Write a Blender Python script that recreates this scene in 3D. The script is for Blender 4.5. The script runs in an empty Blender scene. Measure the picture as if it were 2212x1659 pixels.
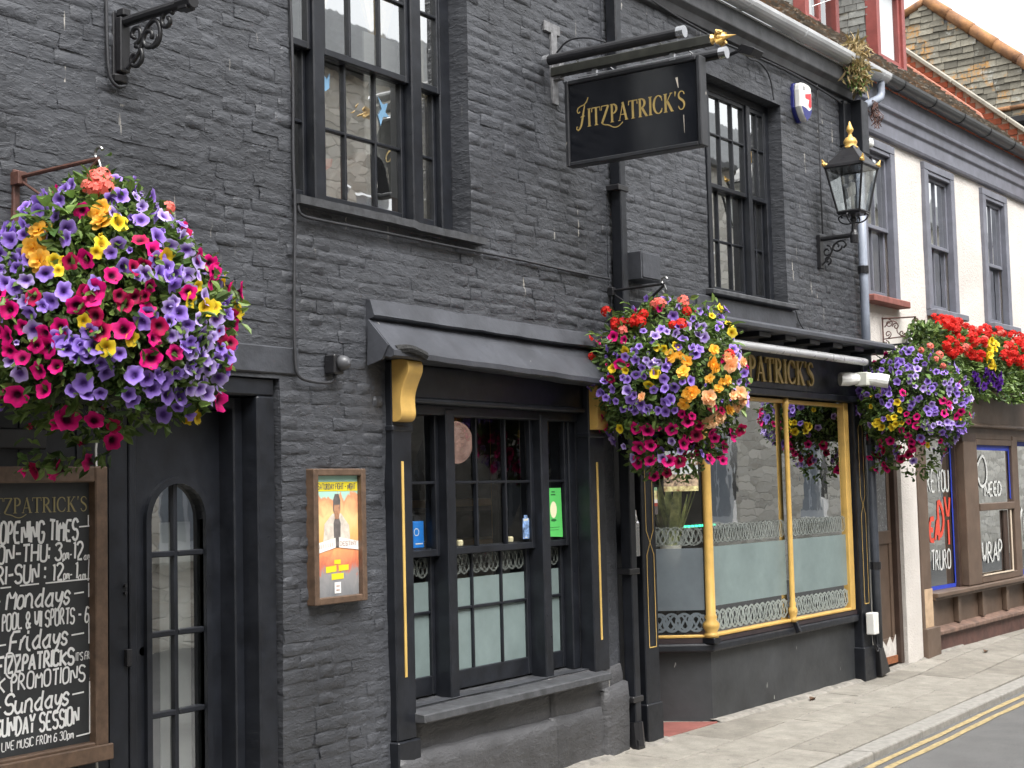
import bpy, bmesh, math, random
import numpy as np
from mathutils import Matrix, Vector, noise
random.seed(7); RNG = np.random.default_rng(11)
sc = bpy.context.scene
col = sc.collection
PI = math.pi
# ------------------------------------------------------------ camera
CAM = Vector((0, -4.5, 1.6))
YAW = math.atan2(2144, 3200); PITCH = math.atan(230.5/3200); ROLL = 0.024
fh = Vector((math.cos(YAW), math.sin(YAW), 0)); rh = Vector((math.sin(YAW), -math.cos(YAW), 0)); uz = Vector((0, 0, 1))
fw = fh*math.cos(PITCH)+uz*math.sin(PITCH); up0 = -fh*math.sin(PITCH)+uz*math.cos(PITCH)
rc = rh*math.cos(ROLL)-up0*math.sin(ROLL); uc = rh*math.sin(ROLL)+up0*math.cos(ROLL)
cd = bpy.data.cameras.new('camera'); cam = bpy.data.objects.new('camera', cd); col.objects.link(cam)
cam.matrix_world = Matrix(((rc.x, uc.x, -fw.x, CAM.x), (rc.y, uc.y, -fw.y, CAM.y), (rc.z, uc.z, -fw.z, CAM.z), (0, 0, 0, 1)))
cd.sensor_width = 36; cd.lens = 36*3200/2212; cd.clip_end = 400; cd.clip_start = .05
sc.camera = cam
# ------------------------------------------------------------ light: bright overcast
SUN_EL, SUN_AZ = math.radians(58), math.radians(205)      # azimuth measured from +Y clockwise
w = bpy.data.worlds.new('World'); sc.world = w; w.use_nodes = True
nt = w.node_tree; nt.nodes.clear()
sky = nt.nodes.new('ShaderNodeTexSky'); sky.sky_type = 'NISHITA'; sky.sun_disc = False
sky.sun_elevation = SUN_EL; sky.sun_rotation = SUN_AZ; sky.air_density = 1.2; sky.dust_density = 6; sky.ozone_density = 1
hs = nt.nodes.new('ShaderNodeHueSaturation'); hs.inputs['Saturation'].default_value = .10
bg = nt.nodes.new('ShaderNodeBackground'); bg.inputs['Strength'].default_value = .15
wo = nt.nodes.new('ShaderNodeOutputWorld')
nt.links.new(sky.outputs[0], hs.inputs['Color']); nt.links.new(hs.outputs[0], bg.inputs['Color']); nt.links.new(bg.outputs[0], wo.inputs['Surface'])
sd = bpy.data.lights.new('sun', 'SUN'); sun = bpy.data.objects.new('sun', sd); col.objects.link(sun)
sd.energy = .6; sd.angle = math.radians(25); sd.color = (1, .965, .91)
sdir = Vector((math.sin(SUN_AZ)*math.cos(SUN_EL), math.cos(SUN_AZ)*math.cos(SUN_EL), math.sin(SUN_EL)))
sun.rotation_euler = sdir.to_track_quat('Z', 'Y').to_euler(); sun.location = (4, -8, 12)
vs = sc.view_settings; vs.view_transform = 'Standard'; vs.look = 'None'; vs.gamma = 1; vs.use_curve_mapping = False
vs.exposure = 1.52
sc.cycles.max_bounces = 6; sc.cycles.transparent_max_bounces = 12; sc.cycles.caustics_reflective = False; sc.cycles.caustics_refractive = False
sc.cycles.sample_clamp_indirect = 6
# ------------------------------------------------------------ frames: A = world; B = right part of the street front, turned 2.4 degrees
AB = math.radians(2.4007); PX = 7.95
FA = Matrix.Identity(4)
FB = Matrix.Translation((PX, 0, 0)) @ Matrix.Rotation(-AB, 4, 'Z')
FRAME = {}; LOC = {}
def tag(o, label=None, cat=None, group=None, kind=None):
    for k, v in (('label', label), ('category', cat), ('group', group), ('kind', kind)):
        if v: o[k] = v
    return o
def thing(name, label, cat, loc, fr=FA, group=None):
    o = bpy.data.objects.new(name, None); col.objects.link(o); o.empty_display_size = .1
    o.matrix_world = fr @ Matrix.Translation(loc); tag(o, label, cat, group)
    LOC[o] = Vector(loc); FRAME[o] = fr
    return o
class MB:
    def __init__(s): s.v = []; s.f = []
    def add(s, vs, fs):
        n = len(s.v); s.v += [tuple(p) for p in vs]; s.f += [tuple(i+n for i in f) for f in fs]; return s
    def box(s, x0, x1, y0, y1, z0, z1):
        return s.add([(x0, y0, z0), (x1, y0, z0), (x1, y1, z0), (x0, y1, z0), (x0, y0, z1), (x1, y0, z1), (x1, y1, z1), (x0, y1, z1)],
                     [(3, 2, 1, 0), (4, 5, 6, 7), (0, 1, 5, 4), (1, 2, 6, 5), (2, 3, 7, 6), (3, 0, 4, 7)])
    def prism(s, poly, ax, a, b):
        # poly: 2D points in the plane normal to ax; extruded from a to b
        n = len(poly)
        def P(p, t): return (t, p[0], p[1]) if ax == 'x' else ((p[0], t, p[1]) if ax == 'y' else (p[0], p[1], t))
        s.add([P(p, a) for p in poly]+[P(p, b) for p in poly],
              [tuple(range(n-1, -1, -1)), tuple(range(n, 2*n))]+[(i, (i+1) % n, n+(i+1) % n, n+i) for i in range(n)])
        return s
    def tube(s, pts, r, n=8, cap=True, rs=None):
        pts = [Vector(p) for p in pts]; m = len(pts); base = len(s.v); prev = None
        for i, p in enumerate(pts):
            t = (pts[min(i+1, m-1)]-pts[max(i-1, 0)]).normalized()
            if prev is None:
                a = Vector((0, 0, 1)) if abs(t.z) < .9 else Vector((1, 0, 0)); u = t.cross(a).normalized()
            else:
                u = (prev-t*prev.dot(t)).normalized()
            prev = u; v = t.cross(u); rr = rs[i] if rs else r
            for k in range(n):
                a = 2*PI*k/n; s.v.append(tuple(p+(u*math.cos(a)+v*math.sin(a))*rr))
        for i in range(m-1):
            for k in range(n):
                s.f.append((base+i*n+k, base+i*n+(k+1) % n, base+(i+1)*n+(k+1) % n, base+(i+1)*n+k))
        if cap:
            s.f.append(tuple(base+k for k in range(n-1, -1, -1))); s.f.append(tuple(base+(m-1)*n+k for k in range(n)))
        return s
    def lathe(s, prof, c, n=16, axis='z', a0=0, sq=False):
        base = len(s.v); m = len(prof)
        for (r, h) in prof:
            for k in range(n):
                a = a0+2*PI*k/n; q = r*math.cos(a), r*math.sin(a)
                p = (q[0], q[1], h) if axis == 'z' else ((h, q[0], q[1]) if axis == 'x' else (q[0], h, q[1]))
                s.v.append((p[0]+c[0], p[1]+c[1], p[2]+c[2]))
        for i in range(m-1):
            for k in range(n):
                s.f.append((base+i*n+k, base+i*n+(k+1) % n, base+(i+1)*n+(k+1) % n, base+(i+1)*n+k))
        s.f.append(tuple(base+k for k in range(n-1, -1, -1))); s.f.append(tuple(base+(m-1)*n+k for k in range(n)))
        return s
    def ribbon(s, pts, w, fr, t=0.0):
        # flat ribbon along 2D pts on plane fr=(origin, ux, uz); w number or list
        o, ux, uv = fr; m = len(pts); base = len(s.v); s.k = getattr(s, 'k', 0)+1; nz_ = ux.cross(uv)   # strokes step forward a hair so that crossings never share a plane
        for i, p in enumerate(pts):
            lift = nz_*((s.k % 14)*1.3e-4+i*6e-6); a = pts[max(i-1, 0)]; b = pts[min(i+1, m-1)]
            dx, dy = b[0]-a[0], b[1]-a[1]; L = math.hypot(dx, dy) or 1
            nx, ny = -dy/L, dx/L; ww = (w[i] if isinstance(w, (list, tuple)) else w)/2
            for sg in (1, -1):
                s.v.append(tuple(o+lift+ux*(p[0]+nx*ww*sg)+uv*(p[1]+ny*ww*sg)))
        for i in range(m-1): s.f.append((base+2*i, base+2*i+1, base+2*i+3, base+2*i+2))
        return s
    def poly(s, pts, fr):
        o, ux, uv = fr; n = len(s.v)
        s.v += [tuple(o+ux*p[0]+uv*p[1]) for p in pts]; s.f.append(tuple(range(n, n+len(pts)))); return s
    def mesh(s, name, off=(0, 0, 0), smooth=False):
        me = bpy.data.meshes.new(name); off = Vector(off)
        me.from_pydata([Vector(p)-off for p in s.v], [], s.f); me.update()
        bm = bmesh.new(); bm.from_mesh(me); bmesh.ops.recalc_face_normals(bm, faces=bm.faces); bm.to_mesh(me); bm.free()
        if smooth: me.shade_smooth()
        return me
def fin(o, m, bevel=0, seg=1, smooth=None):
    if m: o.data.materials.append(m)
    if bevel:
        b = o.modifiers.new('bevel', 'BEVEL'); b.width = bevel; b.segments = seg; b.limit_method = 'ANGLE'; b.angle_limit = math.radians(40)
    return o
def part(par, name, mb, m, bevel=0, seg=1, smooth=False, kind=None):
    root = par
    while root.parent: root = root.parent
    o = bpy.data.objects.new(name, mb.mesh(name, LOC[root], smooth)); col.objects.link(o); o.parent = par
    fin(o, m, bevel, seg)
    if kind: o['kind'] = kind
    return o
def single(name, mb, m, label, cat, loc, fr=FA, group=None, bevel=0, smooth=False, kind=None, seg=1):
    o = bpy.data.objects.new(name, mb.mesh(name, loc, smooth)); col.objects.link(o)
    o.matrix_world = fr @ Matrix.Translation(loc); fin(o, m, bevel, seg); LOC[o] = Vector(loc); FRAME[o] = fr
    return tag(o, label, cat, group, kind)
def px_of(p):
    q = Vector(p)-CAM; z = q.dot(fw)
    if z < .1: return (-9, -9, z)
    return (512+1481.37*q.dot(rc)/z, 384-1481.37*q.dot(uc)/z, z)
def smooth_pts(p, it=2, closed=False):
    for _ in range(it):
        q = []
        for i in range(len(p)-1):
            a, b = p[i], p[i+1]
            q.append(tuple(a[k]*.75+b[k]*.25 for k in range(len(a)))); q.append(tuple(a[k]*.25+b[k]*.75 for k in range(len(a))))
        p = [p[0]]+q+[p[-1]]
    return p
# ------------------------------------------------------------ materials
MATS = {}
def N(nt, t, **kw):
    n = nt.nodes.new(t)
    for k, v in kw.items():
        if k in ('loc',): continue
        if hasattr(n, k): setattr(n, k, v)
        else: n.inputs[k].default_value = v
    return n
def base(name):
    m = bpy.data.materials.new(name); m.use_nodes = True; nt = m.node_tree; nt.nodes.clear()
    out = nt.nodes.new('ShaderNodeOutputMaterial'); b = nt.nodes.new('ShaderNodeBsdfPrincipled'); nt.links.new(b.outputs[0], out.inputs[0])
    MATS[name] = m
    return m, nt, b, out
def rgb(c): return (c[0], c[1], c[2], 1)
def ramp(nt, a, b, ca=(0, 0, 0, 1), cb=(1, 1, 1, 1), interp='LINEAR'):
    r = nt.nodes.new('ShaderNodeValToRGB'); r.color_ramp.elements[0].position = a; r.color_ramp.elements[1].position = b
    r.color_ramp.elements[0].color = ca; r.color_ramp.elements[1].color = cb; r.color_ramp.interpolation = interp
    return r
def mixc(nt, f, a, b, blend='MIX'):
    n = nt.nodes.new('ShaderNodeMix'); n.data_type = 'RGBA'; n.blend_type = blend
    for s, v in ((n.inputs[0], f), (n.inputs[6], a), (n.inputs[7], b)):
        if hasattr(v, 'outputs') or hasattr(v, 'is_linked'): nt.links.new(v if hasattr(v, 'is_linked') else v.outputs[0], s)
        else: s.default_value = v
    return n.outputs[2]
def pos(nt, scale=(1, 1, 1)):
    g = nt.nodes.new('ShaderNodeNewGeometry'); mp = nt.nodes.new('ShaderNodeMapping'); mp.inputs['Scale'].default_value = scale
    nt.links.new(g.outputs['Position'], mp.inputs['Vector']); return mp.outputs[0]
def ntex(nt, vec, scale, detail=4, rough=.55, dist=0):
    n = N(nt, 'ShaderNodeTexNoise', Scale=scale, Detail=detail, Roughness=rough, Distortion=dist); nt.links.new(vec, n.inputs['Vector']); return n.outputs['Fac']
def bump(nt, b, h, strength, dist, prev=None):
    n = N(nt, 'ShaderNodeBump', Strength=strength, Distance=dist); nt.links.new(h, n.inputs['Height'])
    if prev is not None: nt.links.new(prev, n.inputs['Normal'])
    nt.links.new(n.outputs[0], b.inputs['Normal']); return n.outputs[0]
def mat(name, c, rough=.5, metal=0, var=.15, vs=6, bs=40, bstr=.15, bd=.004, spec=.5, c2=None, streak=None, emit=0, rvar=.12):
    if name in MATS: return MATS[name]
    m, nt, b, out = base(name)
    b.inputs['Metallic'].default_value = metal; b.inputs['Specular IOR Level'].default_value = spec
    p = pos(nt); n1 = ntex(nt, p, vs, 5, .6)
    lo = rgb([x*(1-var) for x in c]); hi = rgb([min(1, x*(1+var)) for x in (c2 or c)])
    r = ramp(nt, .3, .7, lo, hi); nt.links.new(n1, r.inputs[0]); cur = r.outputs[0]
    if streak:   # (colour, threshold, vertical scale)
        pv = pos(nt, (1, 1, streak[2])); n2 = ntex(nt, pv, streak[3], 2, .5)
        r2 = ramp(nt, streak[1], streak[1]+.03); nt.links.new(n2, r2.inputs[0]); cur = mixc(nt, r2.outputs[0], cur, rgb(streak[0]))
    nt.links.new(cur, b.inputs['Base Color'])
    n3 = ntex(nt, p, vs*2.3, 3, .6)
    mr = N(nt, 'ShaderNodeMapRange'); mr.inputs[3].default_value = max(.03, rough-rvar); mr.inputs[4].default_value = min(1, rough+rvar)
    nt.links.new(n3, mr.inputs[0]); nt.links.new(mr.outputs[0], b.inputs['Roughness'])
    if bstr: bump(nt, b, ntex(nt, p, bs, 4, .6), bstr, bd)
    if emit: nt.links.new(cur, b.inputs['Emission Color']); b.inputs['Emission Strength'].default_value = emit
    return m
def wall_paint(name, c, chips=True, scale=1.0):
    m, nt, b, out = base(name)
    p = pos(nt); n1 = ntex(nt, p, 1.5, 7, .68); r = ramp(nt, .32, .68, rgb([x*.66 for x in c]), rgb([x*1.5 for x in c])); nt.links.new(n1, r.inputs[0]); cur = r.outputs[0]
    # dusty bloom on the worn paint
    n4 = ntex(nt, p, 19, 5, .7); r4 = ramp(nt, .56, .8); nt.links.new(n4, r4.inputs[0])
    m4 = N(nt, 'ShaderNodeMath', operation='MULTIPLY'); m4.inputs[1].default_value = .35; nt.links.new(r4.outputs[0], m4.inputs[0])
    cur = mixc(nt, m4.outputs[0], cur, rgb([x*2.6 for x in c]))
    # white droppings and runs, short and vertical, in a few columns
    pv = pos(nt, (34, 34, 3.1)); v = N(nt, 'ShaderNodeTexNoise', Scale=1., Detail=1.5, Roughness=.5); nt.links.new(pv, v.inputs['Vector'])
    r2 = ramp(nt, .715, .75); nt.links.new(v.outputs['Fac'], r2.inputs[0])
    n5 = ntex(nt, p, 1.1, 2, .5); r5 = ramp(nt, .5, .58); nt.links.new(n5, r5.inputs[0])
    mm = N(nt, 'ShaderNodeMath', operation='MULTIPLY'); nt.links.new(r2.outputs[0], mm.inputs[0]); nt.links.new(r5.outputs[0], mm.inputs[1])
    m6 = N(nt, 'ShaderNodeMath', operation='MULTIPLY'); m6.inputs[1].default_value = .75; nt.links.new(mm.outputs[0], m6.inputs[0])
    cur = mixc(nt, m6.outputs[0], cur, (.5, .47, .42, 1))
    nt.links.new(cur, b.inputs['Base Color'])
    rr = ramp(nt, .3, .7, (.36, .36, .36, 1), (.56, .56, .56, 1)); nt.links.new(n4, rr.inputs[0]); nt.links.new(rr.outputs[0], b.inputs['Roughness'])
    b.inputs['Specular IOR Level'].default_value = .5
    ps = pos(nt, (1, 1, 2.6)); big = ntex(nt, ps, 7*scale, 5, .55); fine = ntex(nt, p, 70*scale, 4, .6)
    rid = ramp(nt, .50, .60); nt.links.new(ntex(nt, pos(nt, (1, 1, 2.2)), 15*scale, 4, .6), rid.inputs[0])
    k = bump(nt, b, big, .55, .02*scale); k = bump(nt, b, rid.outputs[0], .5, .0035, k); bump(nt, b, fine, .25, .002, k)
    return m
WALL = wall_paint('black_wall_paint', (.044, .0465, .053))
WALLB = wall_paint('black_wall_paint_b', (.046, .0485, .055))
BLACK = mat('black_gloss_wood', (.0115, .013, .017), .38, spec=.42, var=.4, vs=9, bs=26, bstr=.22, bd=.004, rvar=.2, streak=((.35, .33, .3), .79, .1, 42))
BLACKM = mat('black_metal', (.016, .016, .018), .32, var=.3, bs=60, bstr=.25, bd=.002)
LEAD = mat('painted_lead', (.048, .051, .060), .5, var=.3, vs=4, bs=7, bstr=.35, bd=.02, streak=((.42, .4, .36), .77, .12, 34))
SILLP = mat('worn_sill_paint', (.055, .057, .062), .55, var=.45, vs=14, bs=30, bstr=.4, bd=.006)
GOLD = mat('gold_paint', (.62, .39, .11), .36, metal=.15, var=.14, vs=9, bs=30, bstr=.1)
GOLDL = mat('gold_line', (.66, .44, .13), .45, metal=.1, var=.1, bstr=0)
GOLDT = mat('gold_leaf_lettering', (.50, .36, .13), .42, metal=.45, var=.18, vs=30, bstr=.1)
WHITEP = mat('white_plastic', (.72, .72, .69), .35, var=.08, bstr=.05)
GREYP = mat('grey_pipe_paint', (.26, .29, .35), .45, var=.2, bstr=.1, streak=((.7, .68, .62), .74, .2, 25))
STEEL = mat('brushed_steel', (.62, .62, .62), .25, metal=1, var=.1, bstr=.1)
CHROME = mat('tube_metal', (.55, .56, .58), .3, metal=.9, var=.2, bstr=.05)
RUSTM = mat('rusty_iron', (.09, .04, .03), .55, var=.4, vs=30, bs=80, bstr=.3, bd=.002)
WOOD = mat('brown_wood', (.10, .062, .04), .55, var=.35, vs=22, bs=60, bstr=.2, bd=.003)
BOARD = mat('slate_board', (.03, .032, .034), .6, var=.3, vs=5, bstr=.05)
CHALK = mat('white_marker', (.78, .78, .77), .8, var=.1, bstr=0)
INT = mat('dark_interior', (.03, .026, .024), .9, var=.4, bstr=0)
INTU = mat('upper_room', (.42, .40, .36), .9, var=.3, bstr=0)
CREAM = mat('cream_cloth', (.52, .46, .36), .9, var=.2, vs=30, bs=60, bstr=.3)
WHITEWALL = mat('white_roughcast', (.62, .58, .54), .9, var=.1, vs=2.2, bs=55, bstr=.8, bd=.012)
TRIM = mat('slate_grey_trim', (.15, .155, .185), .5, var=.2, bs=40, bstr=.1)
BROWN = mat('brown_shop_paint', (.115, .078, .056), .5, var=.22, vs=4, bs=40, bstr=.12)
BROWND = mat('dark_brown_paint', (.05, .03, .022), .5, var=.25, bs=40, bstr=.12)
BLUET = mat('blue_tape', (.03, .06, .45), .5, var=.1, bstr=0)
REDW = mat('red_window_paint', (.24, .06, .052), .5, var=.2, vs=10, bs=40, bstr=.15)
BRICKR = mat('red_brick', (.36, .10, .05), .85, var=.3, vs=12, bs=60, bstr=.4, bd=.004)
MORTAR = mat('mortar', (.42, .33, .26), .95, var=.2, bs=60, bstr=.4)
SALMON = mat('salmon_board', (.62, .27, .19), .7, var=.12, bstr=.1)
REDTILE = mat('red_floor_tile', (.24, .085, .07), .7, var=.2, vs=8, bstr=.15)
COPPER = mat('copper_lamp', (.72, .36, .28), .12, metal=1, var=.2, vs=7, bs=10, bstr=.25, bd=.02)
CONC = mat('concrete', (.3, .285, .26), .9, var=.2, bs=80, bstr=.4)
CAM_W = mat('camera_white', (.75, .75, .72), .3, var=.05, bstr=0)
def glass(name, k=1.7, add=.05, wav=.0025, tint=(.93, .95, .94)):
    m, nt, b, out = base(name); nt.nodes.remove(b)
    t = N(nt, 'ShaderNodeBsdfTransparent'); t.inputs[0].default_value = rgb(tint)
    g = N(nt, 'ShaderNodeBsdfGlossy'); g.inputs['Roughness'].default_value = .015; g.inputs[0].default_value = (.95, .97, .97, 1)
    lw = N(nt, 'ShaderNodeLayerWeight'); lw.inputs[0].default_value = .5; pw = N(nt, 'ShaderNodeMath', operation='POWER'); pw.inputs[1].default_value = 5; nt.links.new(lw.outputs['Facing'], pw.inputs[0])
    f = N(nt, 'ShaderNodeMath', operation='MULTIPLY_ADD'); f.inputs[1].default_value = .96; f.inputs[2].default_value = .04; nt.links.new(pw.outputs[0], f.inputs[0])
    ma = N(nt, 'ShaderNodeMath', operation='MULTIPLY_ADD', use_clamp=True); ma.inputs[1].default_value = k; ma.inputs[2].default_value = add
    nt.links.new(f.outputs[0], ma.inputs[0])
    bp = N(nt, 'ShaderNodeBump', Strength=.35, Distance=wav); nt.links.new(ntex(nt, pos(nt), 5.5, 2, .5), bp.inputs['Height']); nt.links.new(bp.outputs[0], g.inputs['Normal'])
    mx = N(nt, 'ShaderNodeMixShader'); nt.links.new(ma.outputs[0], mx.inputs[0]); nt.links.new(t.outputs[0], mx.inputs[1]); nt.links.new(g.outputs[0], mx.inputs[2])
    nt.links.new(mx.outputs[0], out.inputs[0]); return m
GLASS = glass('old_window_glass', 3.0, .42, .0010); GLASSR = glass('return_glass', 1.2, .04, .0008); GLASSD = glass('dark_window_glass', 1.0, .01, .0012); GLASSB = glass('shop_glass', 3.2, .36, .0012); GLASSL = glass('lantern_glass', 1.6, .24, .001)
def film(name, c, transp, rough=.5):
    m, nt, b, out = base(name); b.inputs['Roughness'].default_value = rough
    p = pos(nt); n1 = ntex(nt, p, 3.5, 5, .65); r = ramp(nt, .3, .7, rgb([x*.82 for x in c]), rgb([x*1.14 for x in c])); nt.links.new(n1, r.inputs[0]); nt.links.new(r.outputs[0], b.inputs['Base Color'])
    t = N(nt, 'ShaderNodeBsdfTransparent'); mx = N(nt, 'ShaderNodeMixShader'); mr = N(nt, 'ShaderNodeMapRange'); mr.inputs[3].default_value = transp*.5; mr.inputs[4].default_value = transp*1.6
    nt.links.new(ntex(nt, p, 9, 4, .6), mr.inputs[0]); nt.links.new(mr.outputs[0], mx.inputs[0])
    nt.links.new(b.outputs[0], mx.inputs[1]); nt.links.new(t.outputs[0], mx.inputs[2]); nt.links.new(mx.outputs[0], out.inputs[0]); return m
FROST = film('frosted_film', (.205, .262, .258), .14, .35)
KNOTF = film('faint_knotwork_film', (.27, .30, .28), .55, .4)
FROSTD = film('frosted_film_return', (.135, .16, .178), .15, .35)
KNOT = film('knotwork_film', (.30, .335, .31), .22, .4)
def stone_mat(name, c1, c2, scale, bd):
    m, nt, b, out = base(name); p = pos(nt, (.62, .62, 1.7))
    wv = N(nt, 'ShaderNodeMixRGB', blend_type='ADD'); wv.inputs[0].default_value = .12; nt.links.new(p, wv.inputs[1])
    nn = N(nt, 'ShaderNodeTexNoise', Scale=3.); nt.links.new(p, nn.inputs['Vector']); nt.links.new(nn.outputs['Color'], wv.inputs[2])
    v = N(nt, 'ShaderNodeTexVoronoi', Scale=scale); nt.links.new(wv.outputs[0], v.inputs['Vector'])
    e = N(nt, 'ShaderNodeTexVoronoi', Scale=scale, feature='DISTANCE_TO_EDGE'); nt.links.new(wv.outputs[0], e.inputs['Vector'])
    s = N(nt, 'ShaderNodeSeparateColor'); nt.links.new(v.outputs['Color'], s.inputs[0])
    r = ramp(nt, .1, .9, rgb(c1), rgb(c2)); nt.links.new(s.outputs[0], r.inputs[0])
    n2 = ntex(nt, p, 8, 5, .65); q = mixc(nt, .5, r.outputs[0], n2, 'OVERLAY')
    er = ramp(nt, .0, .05); nt.links.new(e.outputs['Distance'], er.inputs[0])
    cur = mixc(nt, er.outputs[0], (.58, .55, .49, 1), q); nt.links.new(cur, b.inputs['Base Color']); b.inputs['Roughness'].default_value = .9
    bump(nt, b, er.outputs[0], .8, bd); return m
RUBBLE = stone_mat('rubble_stone', (.56, .53, .47), (.84, .80, .72), 4.2, .015)
def slate_mat(name, c, lich, amt):
    m, nt, b, out = base(name); p = pos(nt); oi = N(nt, 'ShaderNodeAttribute', attribute_name='rnd')
    r = ramp(nt, 0, 1, rgb([x*.6 for x in c]), rgb([x*1.5 for x in c])); nt.links.new(oi.outputs['Fac'], r.inputs[0])
    n1 = ntex(nt, p, 22, 5, .7); q = mixc(nt, .55, r.outputs[0], n1, 'OVERLAY')
    n2 = ntex(nt, p, 2.1, 4, .6); add = N(nt, 'ShaderNodeMath', operation='MULTIPLY_ADD'); add.inputs[1].default_value = .16; nt.links.new(oi.outputs['Fac'], add.inputs[0]); nt.links.new(n2, add.inputs[2])
    r2 = ramp(nt, amt, amt+.05); nt.links.new(add.outputs[0], r2.inputs[0])
    n3 = ntex(nt, p, 30, 4, .7); r3 = ramp(nt, .42, .55); nt.links.new(n3, r3.inputs[0])
    mm = N(nt, 'ShaderNodeMath', operation='MULTIPLY'); nt.links.new(r2.outputs[0], mm.inputs[0]); nt.links.new(r3.outputs[0], mm.inputs[1])
    cur = mixc(nt, mm.outputs[0], q, rgb(lich))
    n5 = ntex(nt, p, 5.1, 3, .6); r5 = ramp(nt, .6, .7); nt.links.new(n5, r5.inputs[0]); m5 = N(nt, 'ShaderNodeMath', operation='MULTIPLY'); nt.links.new(r5.outputs[0], m5.inputs[0]); nt.links.new(r3.outputs[0], m5.inputs[1])
    cur = mixc(nt, m5.outputs[0], cur, (.4, .4, .36, 1))
    nt.links.new(cur, b.inputs['Base Color']); b.inputs['Roughness'].default_value = .8; bump(nt, b, n1, .4, .006); return m
SLATE = slate_mat('lichen_slate', (.20, .185, .145), (.42, .23, .08), .64)
SLATE2 = slate_mat('mossy_slate', (.16, .14, .115), (.22, .13, .07), .58)
SLATE3 = slate_mat('grey_hung_slate', (.17, .175, .165), (.3, .28, .2), .75)
RIDGE = mat('ridge_tile', (.19, .10, .065), .85, var=.35, vs=5, c2=(.33, .16, .06), bs=30, bstr=.4, bd=.01)
def leaf_mat(name, a, b2, tr=.25):
    m, nt, b, out = base(name); at = N(nt, 'ShaderNodeAttribute', attribute_name='rnd')
    r = ramp(nt, 0, 1, rgb(a), rgb(b2)); nt.links.new(at.outputs['Fac'], r.inputs[0]); nt.links.new(r.outputs[0], b.inputs['Base Color']); b.inputs['Roughness'].default_value = .5
    t = N(nt, 'ShaderNodeBsdfTranslucent'); nt.links.new(r.outputs[0], t.inputs[0]); mx = N(nt, 'ShaderNodeMixShader'); mx.inputs[0].default_value = tr
    nt.links.new(b.outputs[0], mx.inputs[1]); nt.links.new(t.outputs[0], mx.inputs[2]); nt.links.new(mx.outputs[0], out.inputs[0]); return m
LEAF = leaf_mat('petunia_foliage', (.03, .07, .015), (.20, .30, .075))
LEAFB = leaf_mat('begonia_foliage', (.05, .11, .025), (.20, .32, .07))
GRASSY = leaf_mat('gutter_grass', (.20, .16, .06), (.55, .42, .22))
def petal_mat(name, throat, c, edge, tr=.3):
    m, nt, b, out = base(name); at = N(nt, 'ShaderNodeAttribute', attribute_name='rad')
    r = ramp(nt, .1, 1, rgb(throat), rgb(edge)); e = r.color_ramp.elements.new(.34); e.color = rgb(c); nt.links.new(at.outputs['Fac'], r.inputs[0])
    oi = N(nt, 'ShaderNodeObjectInfo'); hv = N(nt, 'ShaderNodeHueSaturation'); nt.links.new(r.outputs[0], hv.inputs['Color'])
    mr = N(nt, 'ShaderNodeMapRange'); mr.inputs[3].default_value = .78; mr.inputs[4].default_value = 1.22; nt.links.new(oi.outputs['Random'], mr.inputs[0]); nt.links.new(mr.outputs[0], hv.inputs['Value'])
    nt.links.new(hv.outputs[0], b.inputs['Base Color']); b.inputs['Roughness'].default_value = .6; b.inputs['Specular IOR Level'].default_value = .25
    t = N(nt, 'ShaderNodeBsdfTranslucent'); nt.links.new(hv.outputs[0], t.inputs[0]); mx = N(nt, 'ShaderNodeMixShader'); mx.inputs[0].default_value = tr
    nt.links.new(b.outputs[0], mx.inputs[1]); nt.links.new(t.outputs[0], mx.inputs[2]); nt.links.new(mx.outputs[0], out.inputs[0]); return m
PET = {'P': petal_mat('purple_petal', (.10, .04, .26), (.31, .17, .70), (.45, .31, .84)),
       'L': petal_mat('lilac_petal', (.14, .06, .32), (.46, .32, .80), (.64, .53, .88)),
       'M': petal_mat('magenta_petal', (.05, .0, .02), (.74, .006, .19), (.86, .012, .25)),
       'D': petal_mat('crimson_petal', (.05, .0, .01), (.42, .005, .07), (.55, .008, .10)),
       'Y': petal_mat('yellow_petal', (.5, .28, .01), (.88, .62, .02), (.92, .70, .06)),
       'O': petal_mat('orange_petal', (.7, .2, .01), (.92, .46, .03), (.95, .55, .10)),
       'A': petal_mat('apricot_petal', (.75, .28, .08), (.92, .50, .22), (.95, .62, .36)),
       'C': petal_mat('coral_petal', (.7, .1, .06), (.85, .17, .13), (.9, .24, .2)),
       'R': petal_mat('red_petal', (.25, .0, .0), (.62, .02, .015), (.74, .03, .02)),
       'I': petal_mat('indigo_petal', (.02, .0, .05), (.07, .012, .22), (.12, .03, .32))}
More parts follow.
